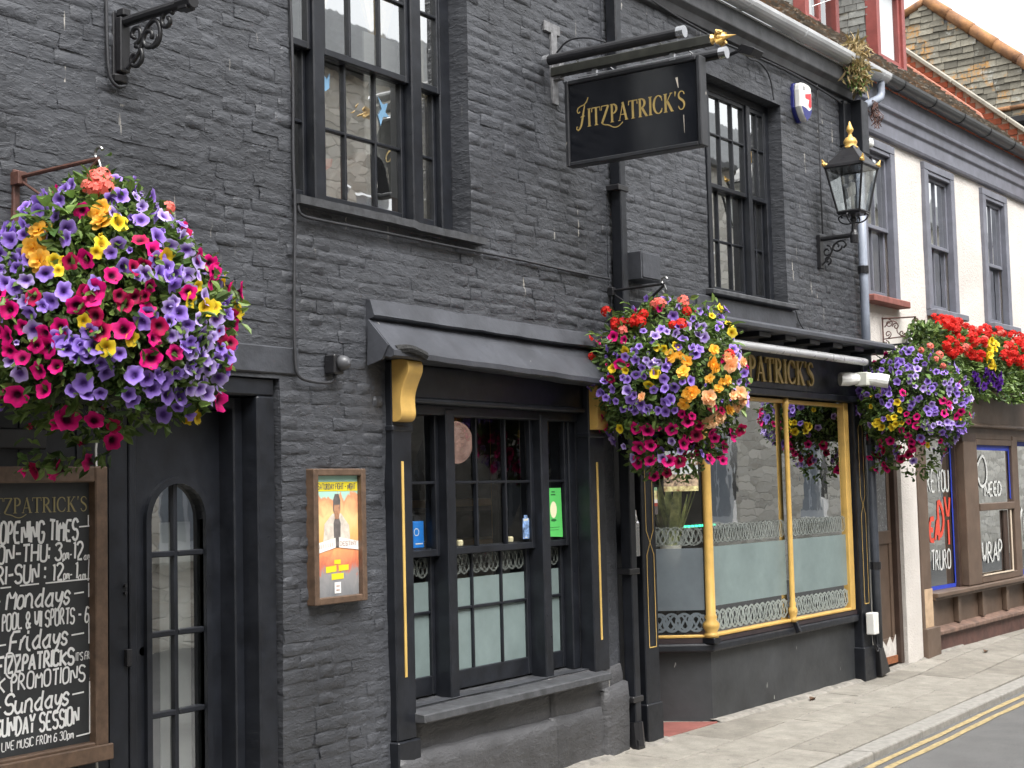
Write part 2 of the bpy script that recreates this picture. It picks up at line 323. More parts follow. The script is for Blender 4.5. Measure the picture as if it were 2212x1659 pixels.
# ------------------------------------------------------------ ground
def asphalt():
    m, nt, b, out = base('asphalt'); p = pos(nt); a = ntex(nt, p, 260, 3, .7); c = ntex(nt, p, 3, 4, .6)
    r = ramp(nt, .35, .7, (.08, .08, .08, 1), (.175, .172, .166, 1)); nt.links.new(a, r.inputs[0]); q = mixc(nt, .35, r.outputs[0], c, 'OVERLAY')
    nt.links.new(q, b.inputs['Base Color']); b.inputs['Roughness'].default_value = .85; bump(nt, b, a, .6, .004); return m
def flag_mat():
    m, nt, b, out = base('flagstone'); p = pos(nt); oi = N(nt, 'ShaderNodeObjectInfo')
    r = ramp(nt, 0, 1, (.20, .184, .156, 1), (.275, .257, .223, 1)); nt.links.new(oi.outputs['Random'], r.inputs[0])
    a = ntex(nt, p, 7, 6, .7); q = mixc(nt, .55, r.outputs[0], a, 'OVERLAY'); g = ntex(nt, p, 130, 3, .7); q = mixc(nt, .45, q, g, 'OVERLAY')
    s = ntex(nt, p, 2.4, 6, .72); rs = ramp(nt, .52, .72); nt.links.new(s, rs.inputs[0]); mm = N(nt, 'ShaderNodeMath', operation='MULTIPLY'); mm.inputs[1].default_value = .55; nt.links.new(rs.outputs[0], mm.inputs[0])
    q = mixc(nt, mm.outputs[0], q, (.125, .112, .095, 1))
    v = N(nt, 'ShaderNodeTexVoronoi', Scale=7.); nt.links.new(p, v.inputs['Vector']); rv = ramp(nt, .06, .085, (1, 1, 1, 1), (0, 0, 0, 1)); nt.links.new(v.outputs['Distance'], rv.inputs[0])
    q = mixc(nt, rv.outputs[0], q, (.11, .105, .10, 1))
    nt.links.new(q, b.inputs['Base Color']); b.inputs['Roughness'].default_value = .88; k = bump(nt, b, a, .35, .01); bump(nt, b, g, .5, .002, k); return m
ASPH, FLAG = asphalt(), flag_mat()
KERBM = mat('granite_kerb', (.27, .258, .235), .85, var=.2, vs=20, bs=90, bstr=.4)
KERBD = mat('joint_dirt', (.10, .09, .075), .95, var=.3, vs=20, bs=60, bstr=.4)
YEL = mat('yellow_road_paint', (.36, .28, .14), .8, var=.4, vs=30, bs=120, bstr=.3)
RZ = -.045
g = single('road', MB().add([(-90, -90, RZ), (150, -90, RZ), (150, 150, RZ), (-90, 150, RZ)], [(0, 1, 2, 3)]), ASPH, None, None, (0, 0, RZ), kind='structure')
for i, yc in enumerate((-1.335, -1.435)):
    mb = MB(); n = 120; pts = []
    for k in range(n):
        x0 = -2+k*.25; pts.append((x0, yc+.004*math.sin(x0*3.1+i)+.003*math.sin(x0*9.7)))
    mb.ribbon(pts, [.046+.005*math.sin(k*1.7+i) for k in range(n)], (Vector((0, 0, RZ+.004)), Vector((1, 0, 0)), Vector((0, 1, 0))))
    single('yellow_line', mb, YEL, None, None, (0, yc, RZ), kind='structure')
def rise(x):
    t = min(1, max(0, (x-11.6)/1.6)); return .045+.075*t*t*(3-2*t)
def pz(x, y): return rise(x)*(y+1.27)/1.27
mb = MB(); xs = [-2+.5*i for i in range(60)]
for a, b in zip(xs, xs[1:]):
    mb.add([(a, -1.15, pz(a, -1.15)-.012), (b, -1.15, pz(b, -1.15)-.012), (b, .6, pz(b, .6)-.012), (a, .6, pz(a, .6)-.012)], [(0, 1, 2, 3)])
pav = single('pavement', mb, KERBD, None, None, (0, 0, 0), kind='structure')
rows = [(-1.125, -.80, .95), (-.80, -.42, .74), (-.42, .04, .66), (.04, .5, .7)]
for ri, (ya, yb, L) in enumerate(rows):
    x = -1.5-ri*.31
    while x < 26:
        l = L*random.uniform(.75, 1.35); g1 = .004
        a, b = x+g1, x+l-g1; jz = [random.uniform(-.0025, .0025) for _ in range(4)]
        P = [(a+.006*random.random(), ya+g1), (b-.006*random.random(), ya+g1), (b-.006*random.random(), yb-g1), (a+.006*random.random(), yb-g1)]
        mb = MB().add([(p[0], p[1], pz(*p)-.03) for p in P]+[(p[0], p[1], pz(*p)+j) for p, j in zip(P, jz)],
                      [(4, 5, 6, 7), (0, 1, 5, 4), (1, 2, 6, 5), (2, 3, 7, 6), (3, 0, 4, 7)])
        if x > 2: part(pav, 'flagstone', mb, FLAG, bevel=.004)
        x += l
fm_ = MB(); xs = [5.2+.08*i for i in range(106)]      # rough cement fillet where the paving meets the walls
for i_, x_ in enumerate(xs):
    yw = (-.075 if 5.6 < x_ < 7.55 else -.03) if x_ < 7.95 else (-.09 if x_ < 8.25 else (.0 if x_ < 8.95 else -(x_-7.95)*math.tan(math.radians(2.4))-.02))
    if 8.24 < x_ < 8.98: yw = -.06
    e_ = noise.noise(Vector((x_*6, 3, 1)))*.02; z_ = pz(x_, yw)
    fm_.v += [(x_, yw+.05, z_+.018+e_*.5), (x_, yw-.004, z_+.014+e_*.5), (x_, yw-.024+e_, z_+.004), (x_, yw-.05+e_, z_-.01)]
fm_.f = [(4*i_+k_, 4*i_+k_+1, 4*i_+k_+5, 4*i_+k_+4) for i_ in range(105) for k_ in range(3) if not 8.22 < xs[i_] < 8.96]
part(pav, 'cement_fillet', fm_, mat('pale_cement', (.23, .215, .19), .9, var=.35, vs=14, bs=40, bstr=.6, bd=.01))
kerb = single('kerb', MB().box(-2, 27, -1.262, -1.13, -.2, -.03), KERBD, None, None, (0, 0, 0), kind='structure')
x = 2.2
while x < 26:
    l = random.uniform(.75, 1.1)
    part(kerb, 'kerbstone', MB().box(x+.004, x+l-.004, -1.27+random.uniform(-.004, .004), -1.128, -.2, pz(x, -1.2)+random.uniform(-.002, .003)), KERBM, bevel=.012, seg=2); x += l
# ------------------------------------------------------------ painted brickwork
def brick_variants(n, rough):
    out = []
    for v in range(n):
        NX, NZ = 5, 3; vs_, fs_ = [], []
        tilt = random.uniform(-1, 1); tx = random.uniform(-1, 1)
        for j in range(NZ+1):
            for i in range(NX+1):
                u, t = i/NX, j/NZ; edge = (i in (0, NX)) or (j in (0, NZ))
                h = 0 if edge else 1
                uu = u if not (0 < i < NX) else .5+(u-.5)*1.32
                tt = t if not (0 < j < NZ) else (.30 if j == 1 else .80)
                jit = rough*.05
                vs_.append((uu-.5+random.uniform(-jit, jit)*.5, -(h*(1+rough*(random.uniform(-.5, .5)+.35*tilt*(t-.5)+.3*tx*(u-.5)))) if not edge else .35*random.random()*rough, tt-.5+random.uniform(-jit, jit)))
        for j in range(NZ):
            for i in range(NX):
                a = j*(NX+1)+i; fs_.append((a, a+1, a+NX+2, a+NX+1))
        out.append((vs_, fs_))
    return out
def brickwork(par, fr, x0, x1, z0, z1, holes, m, course=.075, stretch=.225, prot=.009, rough=1., lim=300, fld=None, seed=1, wob=.004, flush=.25):
    rnd = random.Random(seed); random.seed(seed); V = brick_variants(26, rough)
    meshes = []
    for k, (a, b) in enumerate(V):
        me = bpy.data.meshes.new('brick'); me.from_pydata(a, [], b); me.shade_smooth(); me.materials.append(m); meshes.append(me)
    L = []; z = z0; ci = 0
    while z+course*.5 < z1:
        h = course*rnd.uniform(.93, 1.07); zc = z+h/2
        iv = [(x0, x1)]
        for (a, b, c, d) in holes:
            if c-.012 < zc < d+.012:
                nv = []
                for (s, e) in iv:
                    if b <= s or a >= e: nv.append((s, e)); continue
                    if a > s: nv.append((s, a))
                    if b < e: nv.append((b, e))
                iv = nv
        for (s, e) in iv:
            x = s-rnd.random()*.1 if s == x0 else s
            while x < e-.025:
                l = stretch*rnd.uniform(.88, 1.1)*(1 if rnd.random() < .62 else .5)
                if e-(x+l) < .05: l = e-x
                l = min(l, e-x)
                L.append((x+l/2, zc, l, h)); x += l
        z += h; ci += 1
    root = par
    while root.parent: root = root.parent
    loc = LOC[root]; items = []
    for (xc, zc, l, h) in L:
        y = fld(xc, zc) if fld else 0
        wp = fr @ Vector((xc, y, zc)); u, v, d = px_of(wp)
        vis = -20 < u < 1044 and -20 < v < 788
        items.append(((l*h/d/d) if vis else 0, xc, zc, l, h, y))
    items.sort(key=lambda t: -t[0]); stuff = MB()
    for k, (sz, xc, zc, l, h, y) in enumerate(items):
        vi = rnd.randrange(len(V)); pr = prot*(rnd.uniform(.5, 1.5) if rnd.random() > (flush*1.6 if xc < 5 and zc > 2.2 else flush) else rnd.uniform(.08, .3)); sx = l-.006; sz_ = h-.004; dz = wob*rnd.uniform(-1, 1); ry = rnd.uniform(-.02, .02); fl = rnd.choice((1, -1))
        if k < lim and sz > 0:
            o = bpy.data.objects.new('brick', meshes[vi]); col.objects.link(o); o.parent = par
            o.location = Vector((xc, y, zc+dz))-loc; o.scale = (sx*1, pr, sz_); o.rotation_euler = (0, ry, 0)
            if fl < 0: o.rotation_euler = (0, PI+ry, 0)
        else:
            c, s = math.cos(ry), math.sin(ry)
            stuff.add([(xc+fl*(p[0]*sx*c+p[2]*sz_*s), y+p[1]*pr, zc+dz+fl*(-p[0]*sx*s+p[2]*sz_*c)) for p in V[vi][0]], V[vi][1])
    me = bpy.data.meshes.new('brickwork'); me.from_pydata([Vector(p)-loc for p in stuff.v], [], stuff.f); me.shade_smooth(); me.materials.append(m)
    o = bpy.data.objects.new('brickwork', me); col.objects.link(o); o.parent = par; o['kind'] = 'stuff'
    return o
def wall_sheet(par, name, fr, xs, zs, holes, m, fld, thick=.35, step=.05):
    def grid(a):
        out = []
        for p, q in zip(a, a[1:]):
            k = max(1, int((q-p)/step)); out += [p+(q-p)*i/k for i in range(k)]
        return out+[a[-1]]
    for h in holes: xs = xs+[h[0], h[1]]; zs = zs+[h[2], h[3]]
    lo, hi, zl, zh = min(xs), max(xs), min(zs), max(zs)
    gx = grid(sorted(set(round(v, 4) for v in xs))); gz = grid(sorted(set(round(v, 4) for v in zs)))
    mb = MB(); idx = {}
    for j, z in enumerate(gz):
        for i, x in enumerate(gx):
            idx[i, j] = len(mb.v); mb.v.append((x, fld(x, z), z))
    for j in range(len(gz)-1):
        for i in range(len(gx)-1):
            xc, zc = (gx[i]+gx[i+1])/2, (gz[j]+gz[j+1])/2
            if any(h[0] < xc < h[1] and h[2] < zc < h[3] for h in holes): continue
            mb.f.append((idx[i, j], idx[i+1, j], idx[i+1, j+1], idx[i, j+1]))
    root = par
    while root.parent: root = root.parent
    me = bpy.data.meshes.new(name); me.from_pydata([Vector(p)-LOC[root] for p in mb.v], [], mb.f); me.shade_smooth()
    o = bpy.data.objects.new(name, me); col.objects.link(o); o.parent = par; o.data.materials.append(m)
    # solid body behind the sheet with the openings left free
    rv = MB()
    for (a, b, c, d) in holes:
        y1 = thick
        for q in ([(a, c), (a, d)], [(b, d), (b, c)], [(a, d), (b, d)], [(b, c), (a, c)]):
            n = 8; P = []
            for k in range(n+1):
                t = k/n; x = q[0][0]+(q[1][0]-q[0][0])*t; z = q[0][1]+(q[1][1]-q[0][1])*t
                P.append((x, fld(x, z)-.004, z)); P.append((x, y1, z))
            rv.add(P, [(2*k, 2*k+1, 2*k+3, 2*k+2) for k in range(n)])
    if rv.v: part(par, 'window_reveal', rv, m)
    return o
def room(par, x0, x1, y0, y1, z0, z1, m, name='room'):
    mb = MB().box(x0, x1, y0, y1, z0, z1)
    mb.f = [f for k, f in enumerate(mb.f) if k != 2]       # open towards the window wall
    return part(par, name, mb, m)
# ------------------------------------------------------------ sash windows
def sash(par, x0, x1, z0, z1, vx, hz, y, m, gl, stile=.03, rail=.035, bar=.015, dep=.035, toprail=None, botrail=None):
    tr = toprail or rail; br = botrail or rail
    mb = MB().box(x0, x0+stile, y, y+dep, z0, z1).box(x1-stile, x1, y, y+dep, z0, z1).box(x0+stile, x1-stile, y+.001, y+dep-.001, z1-tr, z1).box(x0+stile, x1-stile, y+.001, y+dep-.001, z0, z0+br)
    part(par, 'sash', mb, m, bevel=.004)
    a, b, c, d = x0+stile, x1-stile, z0+br, z1-tr
    X = [a]+list(vx)+[b]; Z = [c]+list(hz)+[d]
    for x in vx: part(par, 'glazing_bar', MB().box(x-bar/2, x+bar/2, y+.003, y+dep-.004, c, d), m, bevel=.003)
    for z in hz:
        for p, q in zip(X, X[1:]):
            part(par, 'glazing_bar', MB().box(p+(bar/2 if p != a else 0), q-(bar/2 if q != b else 0), y+.004, y+dep-.005, z-bar/2, z+bar/2), m, bevel=.003)
    for p, q in zip(X, X[1:]):
        for r, s in zip(Z, Z[1:]):
            w1 = random.uniform(-.0009, .0009); w2 = random.uniform(-.0009, .0009)
            part(par, 'pane', MB().add([(p, y+dep*.6-w1, r), (q, y+dep*.6+w1, r), (q, y+dep*.6+w2, s), (p, y+dep*.6-w2, s)], [(0, 1, 2, 3)]), gl)
# ------------------------------------------------------------ lettering
TH, TN = .135, .05
def _arc(cx, cz, rx, rz, a0, a1, wf, n=18):
    pts, ws = [], []
    for k in range(n+1):
        a = math.radians(a0+(a1-a0)*k/n); pts.append((cx+rx*math.cos(a), cz+rz*math.sin(a))); ws.append(wf(a))
    return pts, ws
def _l(x0, z0, x1, z1, w): return [(x0, z0), (x1, z1)], [w, w]
def _serif(x, z, w=.3): return _l(x-w/2, z, x+w/2, z, TN*.8)
thick_side = lambda a: TN+(TH-TN)*abs(math.cos(a))
def _S(): 
    p = smooth_pts([(.50, .80), (.44, .96), (.22, 1.0), (.06, .86), (.08, .66), (.28, .54), (.47, .40), (.50, .18), (.34, .01), (.12, .03), (.04, .22)], 2)
    return p, [TN+(TH-TN)*max(0, 1-abs(i/(len(p)-1)-.5)*3.2) for i in range(len(p))]
def _bowl(cz, rz, rx=.30): return [_arc(.22, cz, rx, rz, 88, -88, thick_side), _l(.12, cz+rz, .24, cz+rz, TN), _l(.12, cz-rz, .24, cz-rz, TN)]
GL = {'I': (.32, [_l(.16, 0, .16, 1, TH), _serif(.16, .02), _serif(.16, .98)]),
      'T': (.70, [_l(.35, 0, .35, 1, TH), _serif(.35, .02), _l(.0, .975, .70, .975, TN), _l(.02, .98, .0, .76, TN), _l(.68, .98, .70, .76, TN)]),
      'Z': (.66, [_l(.60, .97, .05, .03, TH), _l(.03, .975, .62, .975, TN), _l(.03, .025, .64, .025, TN), _l(.04, .97, .03, .76, TN), _l(.63, .03, .65, .26, TN)]),
      'P': (.60, [_l(.15, 0, .15, 1, TH), _serif(.15, .02), _l(.0, .98, .16, .98, TN*.8)]+_bowl(.73, .25)),
      'R': (.74, [_l(.15, 0, .15, 1, TH), _serif(.15, .02), _l(.0, .98, .16, .98, TN*.8), _l(.30, .50, .64, .03, TH), _l(.58, .02, .76, .02, TN)]+_bowl(.74, .24)),
      'A': (.76, [_l(.38, 1, .08, 0, TN), _l(.36, 1, .66, 0, TH), _l(.18, .33, .54, .33, TN), _serif(.08, .02, .2), _serif(.66, .02, .26)]),
      'C': (.74, [_arc(.40, .5, .36, .475, 48, 312, thick_side, 26), _l(.64, .86, .68, .68, TN), _l(.64, .14, .68, .28, TN)]),
      'K': (.76, [_l(.15, 0, .15, 1, TH), _serif(.15, .02), _serif(.15, .98), _l(.16, .42, .58, .97, TN), _l(.30, .58, .64, .03, TH), _l(.50, .98, .70, .98, TN), _l(.56, .02, .78, .02, TN)]),
      "'": (.22, [([(.10, 1.02), (.07, .76)], [.11, .02])]), 'S': (.56, [_S()]),
      'F': (.62, [_l(.15, 0, .15, 1, TH), _serif(.15, .02), _l(.0, .975, .58, .975, TN), _l(.15, .53, .42, .53, TN), _l(.57, .98, .58, .78, TN)])}
_sw = smooth_pts([(.95, 1.62), (.86, 1.42), (.62, 1.24), (.30, 1.20), (.06, 1.10), (.02, .90), (.16, .82), (.26, .92)], 3)
_st = smooth_pts([(.66, 1.22), (.56, .9), (.46, .5), (.34, .1), (.12, -.12), (-.06, -.06), (-.04, .10), (.06, .08)], 3)
GL['f'] = (.78, [(_sw, [TN*1.3]*len(_sw)), (_st, [TN+(TH-TN)*max(0, 1-abs(i/(len(_st)-1)-.35)*2.6) for i in range(len(_st))]), (smooth_pts([(.30, .58), (.45, .66), (.66, .62)], 2), TN)])
_zt = smooth_pts([(.05, .03), (.25, -.06), (.6, -.10), (.95, -.28), (1.35, -.30), (1.75, -.08)], 3)
GL['z'] = (.66, [_l(.60, .97, .05, .03, TH), _l(.03, .975, .62, .975, TN), _l(.04, .97, .03, .76, TN), (_zt, [TN*1.2]*len(_zt))])
def serif_text(s, fr, h, mb=None, space=.07, sx=1.0, each=False, bold=1.):
    x = 0; out = []; mb = mb or MB()
    for ch in s:
        wd, st = GL[ch]; t = MB() if each else mb
        for pts, ws in st:
            ww = [w_*h*bold for w_ in ws] if isinstance(ws, list) else ws*h*bold
            t.ribbon([((x+p[0])*h*sx, p[1]*h) for p in pts], ww, fr)
        out.append(t); x += wd+space
    return (out if each else mb), x*h*sx
def text_w(s, h, space=.07, sx=1.): return sum(GL[c][0]+space for c in s)*h*sx
HF = {}
for ln in """A 00 25 26 40;12 32
B 00 06 26 35 34 23 03;23 34 32 31 20 00
C 45 36 16 05 01 10 30 41
D 00 06 26 44 42 20 00
E 46 06 00 40;03 33
F 46 06 00;03 33
G 45 36 16 05 01 10 30 41 43 23
H 00 06;40 46;03 43
I 00 06
J 36 31 20 10 01
K 00 06;45 03 40
L 06 00 40
M 00 06 23 46 40
N 00 06 40 46
O 16 05 01 10 30 41 45 36 16
P 00 06 26 35 34 23 03
Q 16 05 01 10 30 41 45 36 16;22 50
R 00 06 26 35 34 23 03;13 40
S 45 36 16 05 04 13 33 42 41 30 10 01
T 06 46;26 20
U 06 01 10 30 41 46
V 06 20 46
W 06 10 23 30 46
X 00 46;06 40
Y 06 23 46;23 20
Z 06 46 00 40
0 16 05 01 10 30 41 45 36 16
1 15 26 20
2 05 16 36 45 44 00 40
3 05 16 36 45 34 23 34 42 41 30 10 01
6 45 26 15 02 01 10 30 41 42 33 13 02
- 03 33
: 01 02;04 05
! 06 02;00 01
& 40 04 05 16 26 35 34 02 01 10 20 42
' 16 04
a 33 24 13 02 01 10 20 31;34 30 40
d 33 24 13 02 01 10 20 31;36 30 40
i 04 01 10 20;05 06
m 00 04 03 14 23 20 23 34 43 40
n 00 04 03 14 24 33 30 40
o 14 03 01 10 20 31 33 24 14
p 0a 04;03 14 24 33 31 20 10 01
r 00 04 02 14 24
s 33 24 14 03 12 22 31 20 10 01
u 04 01 10 20 31 34 30 40
y 04 02 11 21 34;34 31 2a 1b 0a
y2 0""".split('\n'):
    k = ln[0]
    if ln[1] != ' ': continue
    dig = {c: int(c) for c in '0123456789'}; dig.update({'a': -1, 'b': -2})
    HF[k] = [[(dig[p[0]], dig[p[1]]) for p in seg.split()] for seg in ln[2:].split(';')]
def hand_text(s, fr, x, z, h, w, wd=None, sl=.12, mb=None, jit=.02, gap=1.1, sm=1, rs=None):
    """marker lettering: s starts at (x,z) with cap height h, letter cell width w, stroke wd"""
    mb = mb or MB(); wd = wd or h*.13; r = rs or random.Random(len(s)*31+int(z*1000))
    for ch in s:
        if ch == ' ': x += w*.7; continue
        gl = HF.get(ch)
        if not gl: x += w; continue
        mx = max(p[0] for seg in gl for p in seg)/4; dy = r.uniform(-.03, .03)*h
        for seg in gl:
            pts = [(x+(p[0]/4+sl*p[1]/6)*w+r.uniform(-jit, jit)*w, z+dy+p[1]/6*h+r.uniform(-jit, jit)*h) for p in seg]
            mb.ribbon(smooth_pts(pts, sm) if len(pts) > 2 else pts, wd, fr)
        x += w*(mx*1.0+.30*gap)
    return mb, x
def hand_w(s, w, gap=1.1):
    x = 0
    for ch in s: x += w*.7 if ch == ' ' else (w*(max(p[0] for seg in HF[ch] for p in seg)/4+.3*gap) if ch in HF else w)
    return x
# ------------------------------------------------------------ the left part of the pub
def fldA(x, z):
    n = noise.noise(Vector((x*1.7, 3.1, z*1.9)))*.013+noise.noise(Vector((x*5.5, 7.3, z*8.)))*.006+noise.noise(Vector((x*13, 1.3, z*19)))*.003
    return n
pubA = thing('pub_building', 'black painted brick pub front with arched glass door and gold bracketed window', 'building', (5.5, 0, 0))
HA = [(2.3, 4.86, -.1, 2.12), (4.96, 6.36, 2.95, 4.62), (5.74, 7.46, .56, 2.1)]
wA = wall_sheet(pubA, 'wall', FA, [1.2, 7.80], [-.1, 5.25], HA, WALL, lambda x, z: fldA(x, z)+.001, thick=.16, step=.045)
brickwork(wA, FA, 1.2, 7.80, .30, 5.2, HA+[(1.2, 4.99, 2.13, 2.28), (5.46, 7.66, 2.2, 2.54), (5.58, 7.8, -.1, 2.3)], WALL, prot=.0048, rough=1.1, flush=.36, fld=fldA, seed=3, course=.060, stretch=.22, wob=.004)
part(pubA, 'end_return', MB().add([(7.80, -.004, -.1), (7.80, .3, -.1), (7.80, .3, 5.25), (7.80, -.004, 5.25)], [(0, 1, 2, 3)]), WALL)
part(pubA, 'flat_lintel', MB().box(1.2, 4.985, -.012, .02, 2.14, 2.262), mat('lintel_paint', (.042, .045, .053), .55, var=.35, vs=5, bs=12, bstr=.5, bd=.012), bevel=.006)
# plinth and apron under the lower window: lumpy render with ledges
def lump(name, x0, x1, yf, z0, z1, top, m=WALL, sl=0.0):
    mb = MB(); nx, nz = max(3, int((x1-x0)/.06)), max(2, int((z1-z0)/.06)); idx = []
    for j in range(nz+1):
        for i in range(nx+1):
            x = x0+(x1-x0)*i/nx; z = z0+(z1-z0)*j/nz+(sl*(i/nx) if j == nz else 0)
            e = noise.noise(Vector((x*4, z0*7, z*5)))*.012+noise.noise(Vector((x*11, 2, z*13)))*.006
            if j == nz: z += noise.noise(Vector((x*5, 9.1, z0)))*.018
            mb.v.append((x, yf+e+(.012 if j == nz else 0), z))
    for j in range(nz):
        for i in range(nx):
            a = j*(nx+1)+i; mb.f.append((a, a+1, a+nx+2, a+nx+1))
    b0 = nz*(nx+1); n = len(mb.v)
    for i in range(nx+1): mb.v.append((mb.v[b0+i][0], .06, mb.v[b0+i][2]+top))
    for i in range(nx): mb.f.append((b0+i, b0+i+1, n+i+1, n+i))
    n = len(mb.v)
    for j in range(nz+1): mb.v.append((x0, .06, mb.v[j*(nx+1)][2]))
    for j in range(nz): mb.f.append((j*(nx+1), (j+1)*(nx+1), n+j+1, n+j))
    return part(pubA, name, mb, m, smooth=True)
PLN = wall_paint('plinth_paint', (.055, .055, .058))
lump('plinth', 5.60, 6.97, -.075, -.05, .345, .03, PLN, -.02)
lump('plinth', 6.972, 7.52, -.045, -.05, .335, .02, PLN, .0)
lump('apron', 5.78, 7.0, -.012, .3, .55, .0, PLN)
lump('apron', 7.0, 7.80, -.018, .28, .55, .0, PLN)
lump('plinth', 7.53, 7.80, -.06, -.05, .42, .03, PLN, .03)
lump('plinth', 4.9, 5.58, -.014, -.05, .30, .03, WALL)
# ---- door
ob = part(pubA, 'door_frame', MB().box(4.735, 4.845, .01, .20, -.05, 2.04).box(2.3, 4.845, .012, .2, 2.04, 2.12).box(4.845, 4.862, .06, .2, -.05, 2.12), BLACK, bevel=.008)
part(ob, 'door_stop', MB().box(4.68, 4.735, .10, .22, -.05, 2.038).box(2.3, 4.68, .1, .22, 1.985, 2.038), BLACK, bevel=.006)
YD = .19
cx, hw, zs, zb = 4.425, .155, 1.51, .12     # arched light: centre, half width, springing, bottom
def arch(h, zb, n=16): return [(cx-h, zb), (cx-h, zs)]+[(cx-h*math.cos(PI*k/n), zs+h*math.sin(PI*k/n)) for k in range(1, n)]+[(cx+h, zs), (cx+h, zb)]
dl = MB(); inner = arch(hw, zb); x0, x1 = 4.19, 4.68
ring = [(x0, -.04), (x0, zs)]+[None]*15+[(x1, zs), (x1, -.04)]
for k in range(1, 16):
    a = PI*k/16; c, s = -math.cos(a), math.sin(a); t = min(((x1-x0)/2)/max(abs(c), 1e-6), (1.98-zs)/max(s, 1e-6)); ring[1+k] = (4.435+c*t, zs+s*t)
n = len(inner); y0, y1 = YD, YD+.045
dl.add([(p[0], y0, p[1]) for p in inner]+[(p[0], y0, p[1]) for p in ring], [(i, i+1, n+i+1, n+i) for i in range(n-1)])
dl.add([(x0, y0, -.04), (x1, y0, -.04), (cx+hw, y0, zb), (cx-hw, y0, zb)], [(0, 1, 2, 3)])
dl.add([(p[0], y0, p[1]) for p in inner]+[(p[0], y1, p[1]) for p in inner], [(i, i+1, n+i+1, n+i) for i in range(n-1)])
dl.add([(x0, y0, -.04), (x0, y1, -.04), (x0, y1, 1.98), (x0, y0, 1.98)], [(0, 1, 2, 3)])
for cxn in ((x0, 1.98), (x1, 1.98)):
    near = [r for r in ring if r[1] > zs-.01 and abs(r[0]-cxn[0]) < .3]
    near.sort(key=lambda r: math.atan2(r[1]-zs, r[0]-4.435))
    dl.add([(cxn[0], y0, cxn[1])]+[(r[0], y0, r[1]) for r in near], [(0, i, i+1) for i in range(1, len(near))])
door = part(pubA, 'door', dl, BLACK)
am = MB(); o1 = arch(hw+.028, zb-.028); i1 = arch(hw, zb)
for yy in (YD-.02,): am.add([(p[0], yy, p[1]) for p in i1]+[(p[0], yy, p[1]) for p in o1], [(i, i+1, n+i+1, n+i) for i in range(n-1)])
am.add([(p[0], YD-.02, p[1]) for p in o1]+[(p[0], YD+.001, p[1]) for p in o1], [(i, i+1, n+i+1, n+i) for i in range(n-1)])
am.add([(p[0], YD-.02, p[1]) for p in i1]+[(p[0], YD+.02, p[1]) for p in i1], [(i, i+1, n+i+1, n+i) for i in range(n-1)])
part(door, 'arch_moulding', am, BLACK)
hz = [.40, .71, 1.04, 1.37]
part(door, 'glazing_bar', MB().box(cx-.011, cx+.011, YD+.002, YD+.03, zb, zs+hw), BLACK, bevel=.003)
for z in hz:
    for a, b in ((cx-hw, cx-.011), (cx+.011, cx+hw)): part(door, 'glazing_bar', MB().box(a, b, YD-.004, YD+.03, z-.012, z+.012), BLACK, bevel=.004)
ZZ = [zb]+hz
for s in (-1, 1):
    xa, xb = (cx-hw, cx) if s < 0 else (cx, cx+hw)
    for k, z in enumerate(ZZ):
        z1 = ZZ[k+1] if k+1 < len(ZZ) else None; y = YD+.02
        if z1: part(door, 'pane', MB().add([(xa, y, z), (xb, y, z), (xb, y, z1), (xa, y, z1)], [(0, 1, 2, 3)]), GLASS)
        else:
            P = [(cx, z), (cx, zs+hw)]+[(cx+s*hw*math.sin(PI/2*t/8), zs+hw*math.cos(PI/2*t/8)) for t in range(1, 9)]+[(cx+s*hw, z)]
            part(door, 'pane', MB().add([(p[0], y, p[1]) for p in P], [tuple(range(len(P)))]), GLASS)
# white blind hanging behind the glass
part(door, 'blind', MB().box(cx+.0, cx+hw+.02, YD+.10, YD+.105, .06, 1.5).box(cx-hw-.01, cx-hw*.35, YD+.10, YD+.105, .06, 1.66), mat('white_blind', (.62, .64, .62), .8, var=.12, vs=3, bstr=.1))
part(door, 'door_handle', MB().lathe([(.0, 0), (.018, 0), (.02, .01), (.012, .02), (.012, .035), (.022, .045), (.018, .06), (0, .062)], (4.235, YD, .98), 10, 'y'), BLACKM, smooth=True).matrix_world
lf = part(pubA, 'fixed_door_leaf', MB().box(2.3, 4.15, YD-.012, YD+.04, -.04, 1.98).box(4.152, 4.188, YD-.02, YD+.04, -.04, 1.98), BLACK, bevel=.004)
for x in (3.35, 3.62, 3.89, 4.05): part(lf, 'bead', MB().box(x-.004, x+.004, YD-.018, YD-.011, -.04, 1.98), BLACK)
part(lf, 'lock_plate', MB().box(4.125, 4.15, YD-.035, YD-.012, .93, 1.0), BLACKM, bevel=.003)
for z in (1.255, 1.225): part(lf, 'bolt', MB().lathe([(0, -.012), (.008, -.012), (.008, 0), (0, 0)], (4.13, YD-.012, z), 8, 'y'), BLACKM)
part(lf, 'letter_plate', MB().box(3.42, 3.72, YD-.05, YD-.012, 1.80, 1.88), BLACKM, bevel=.006)
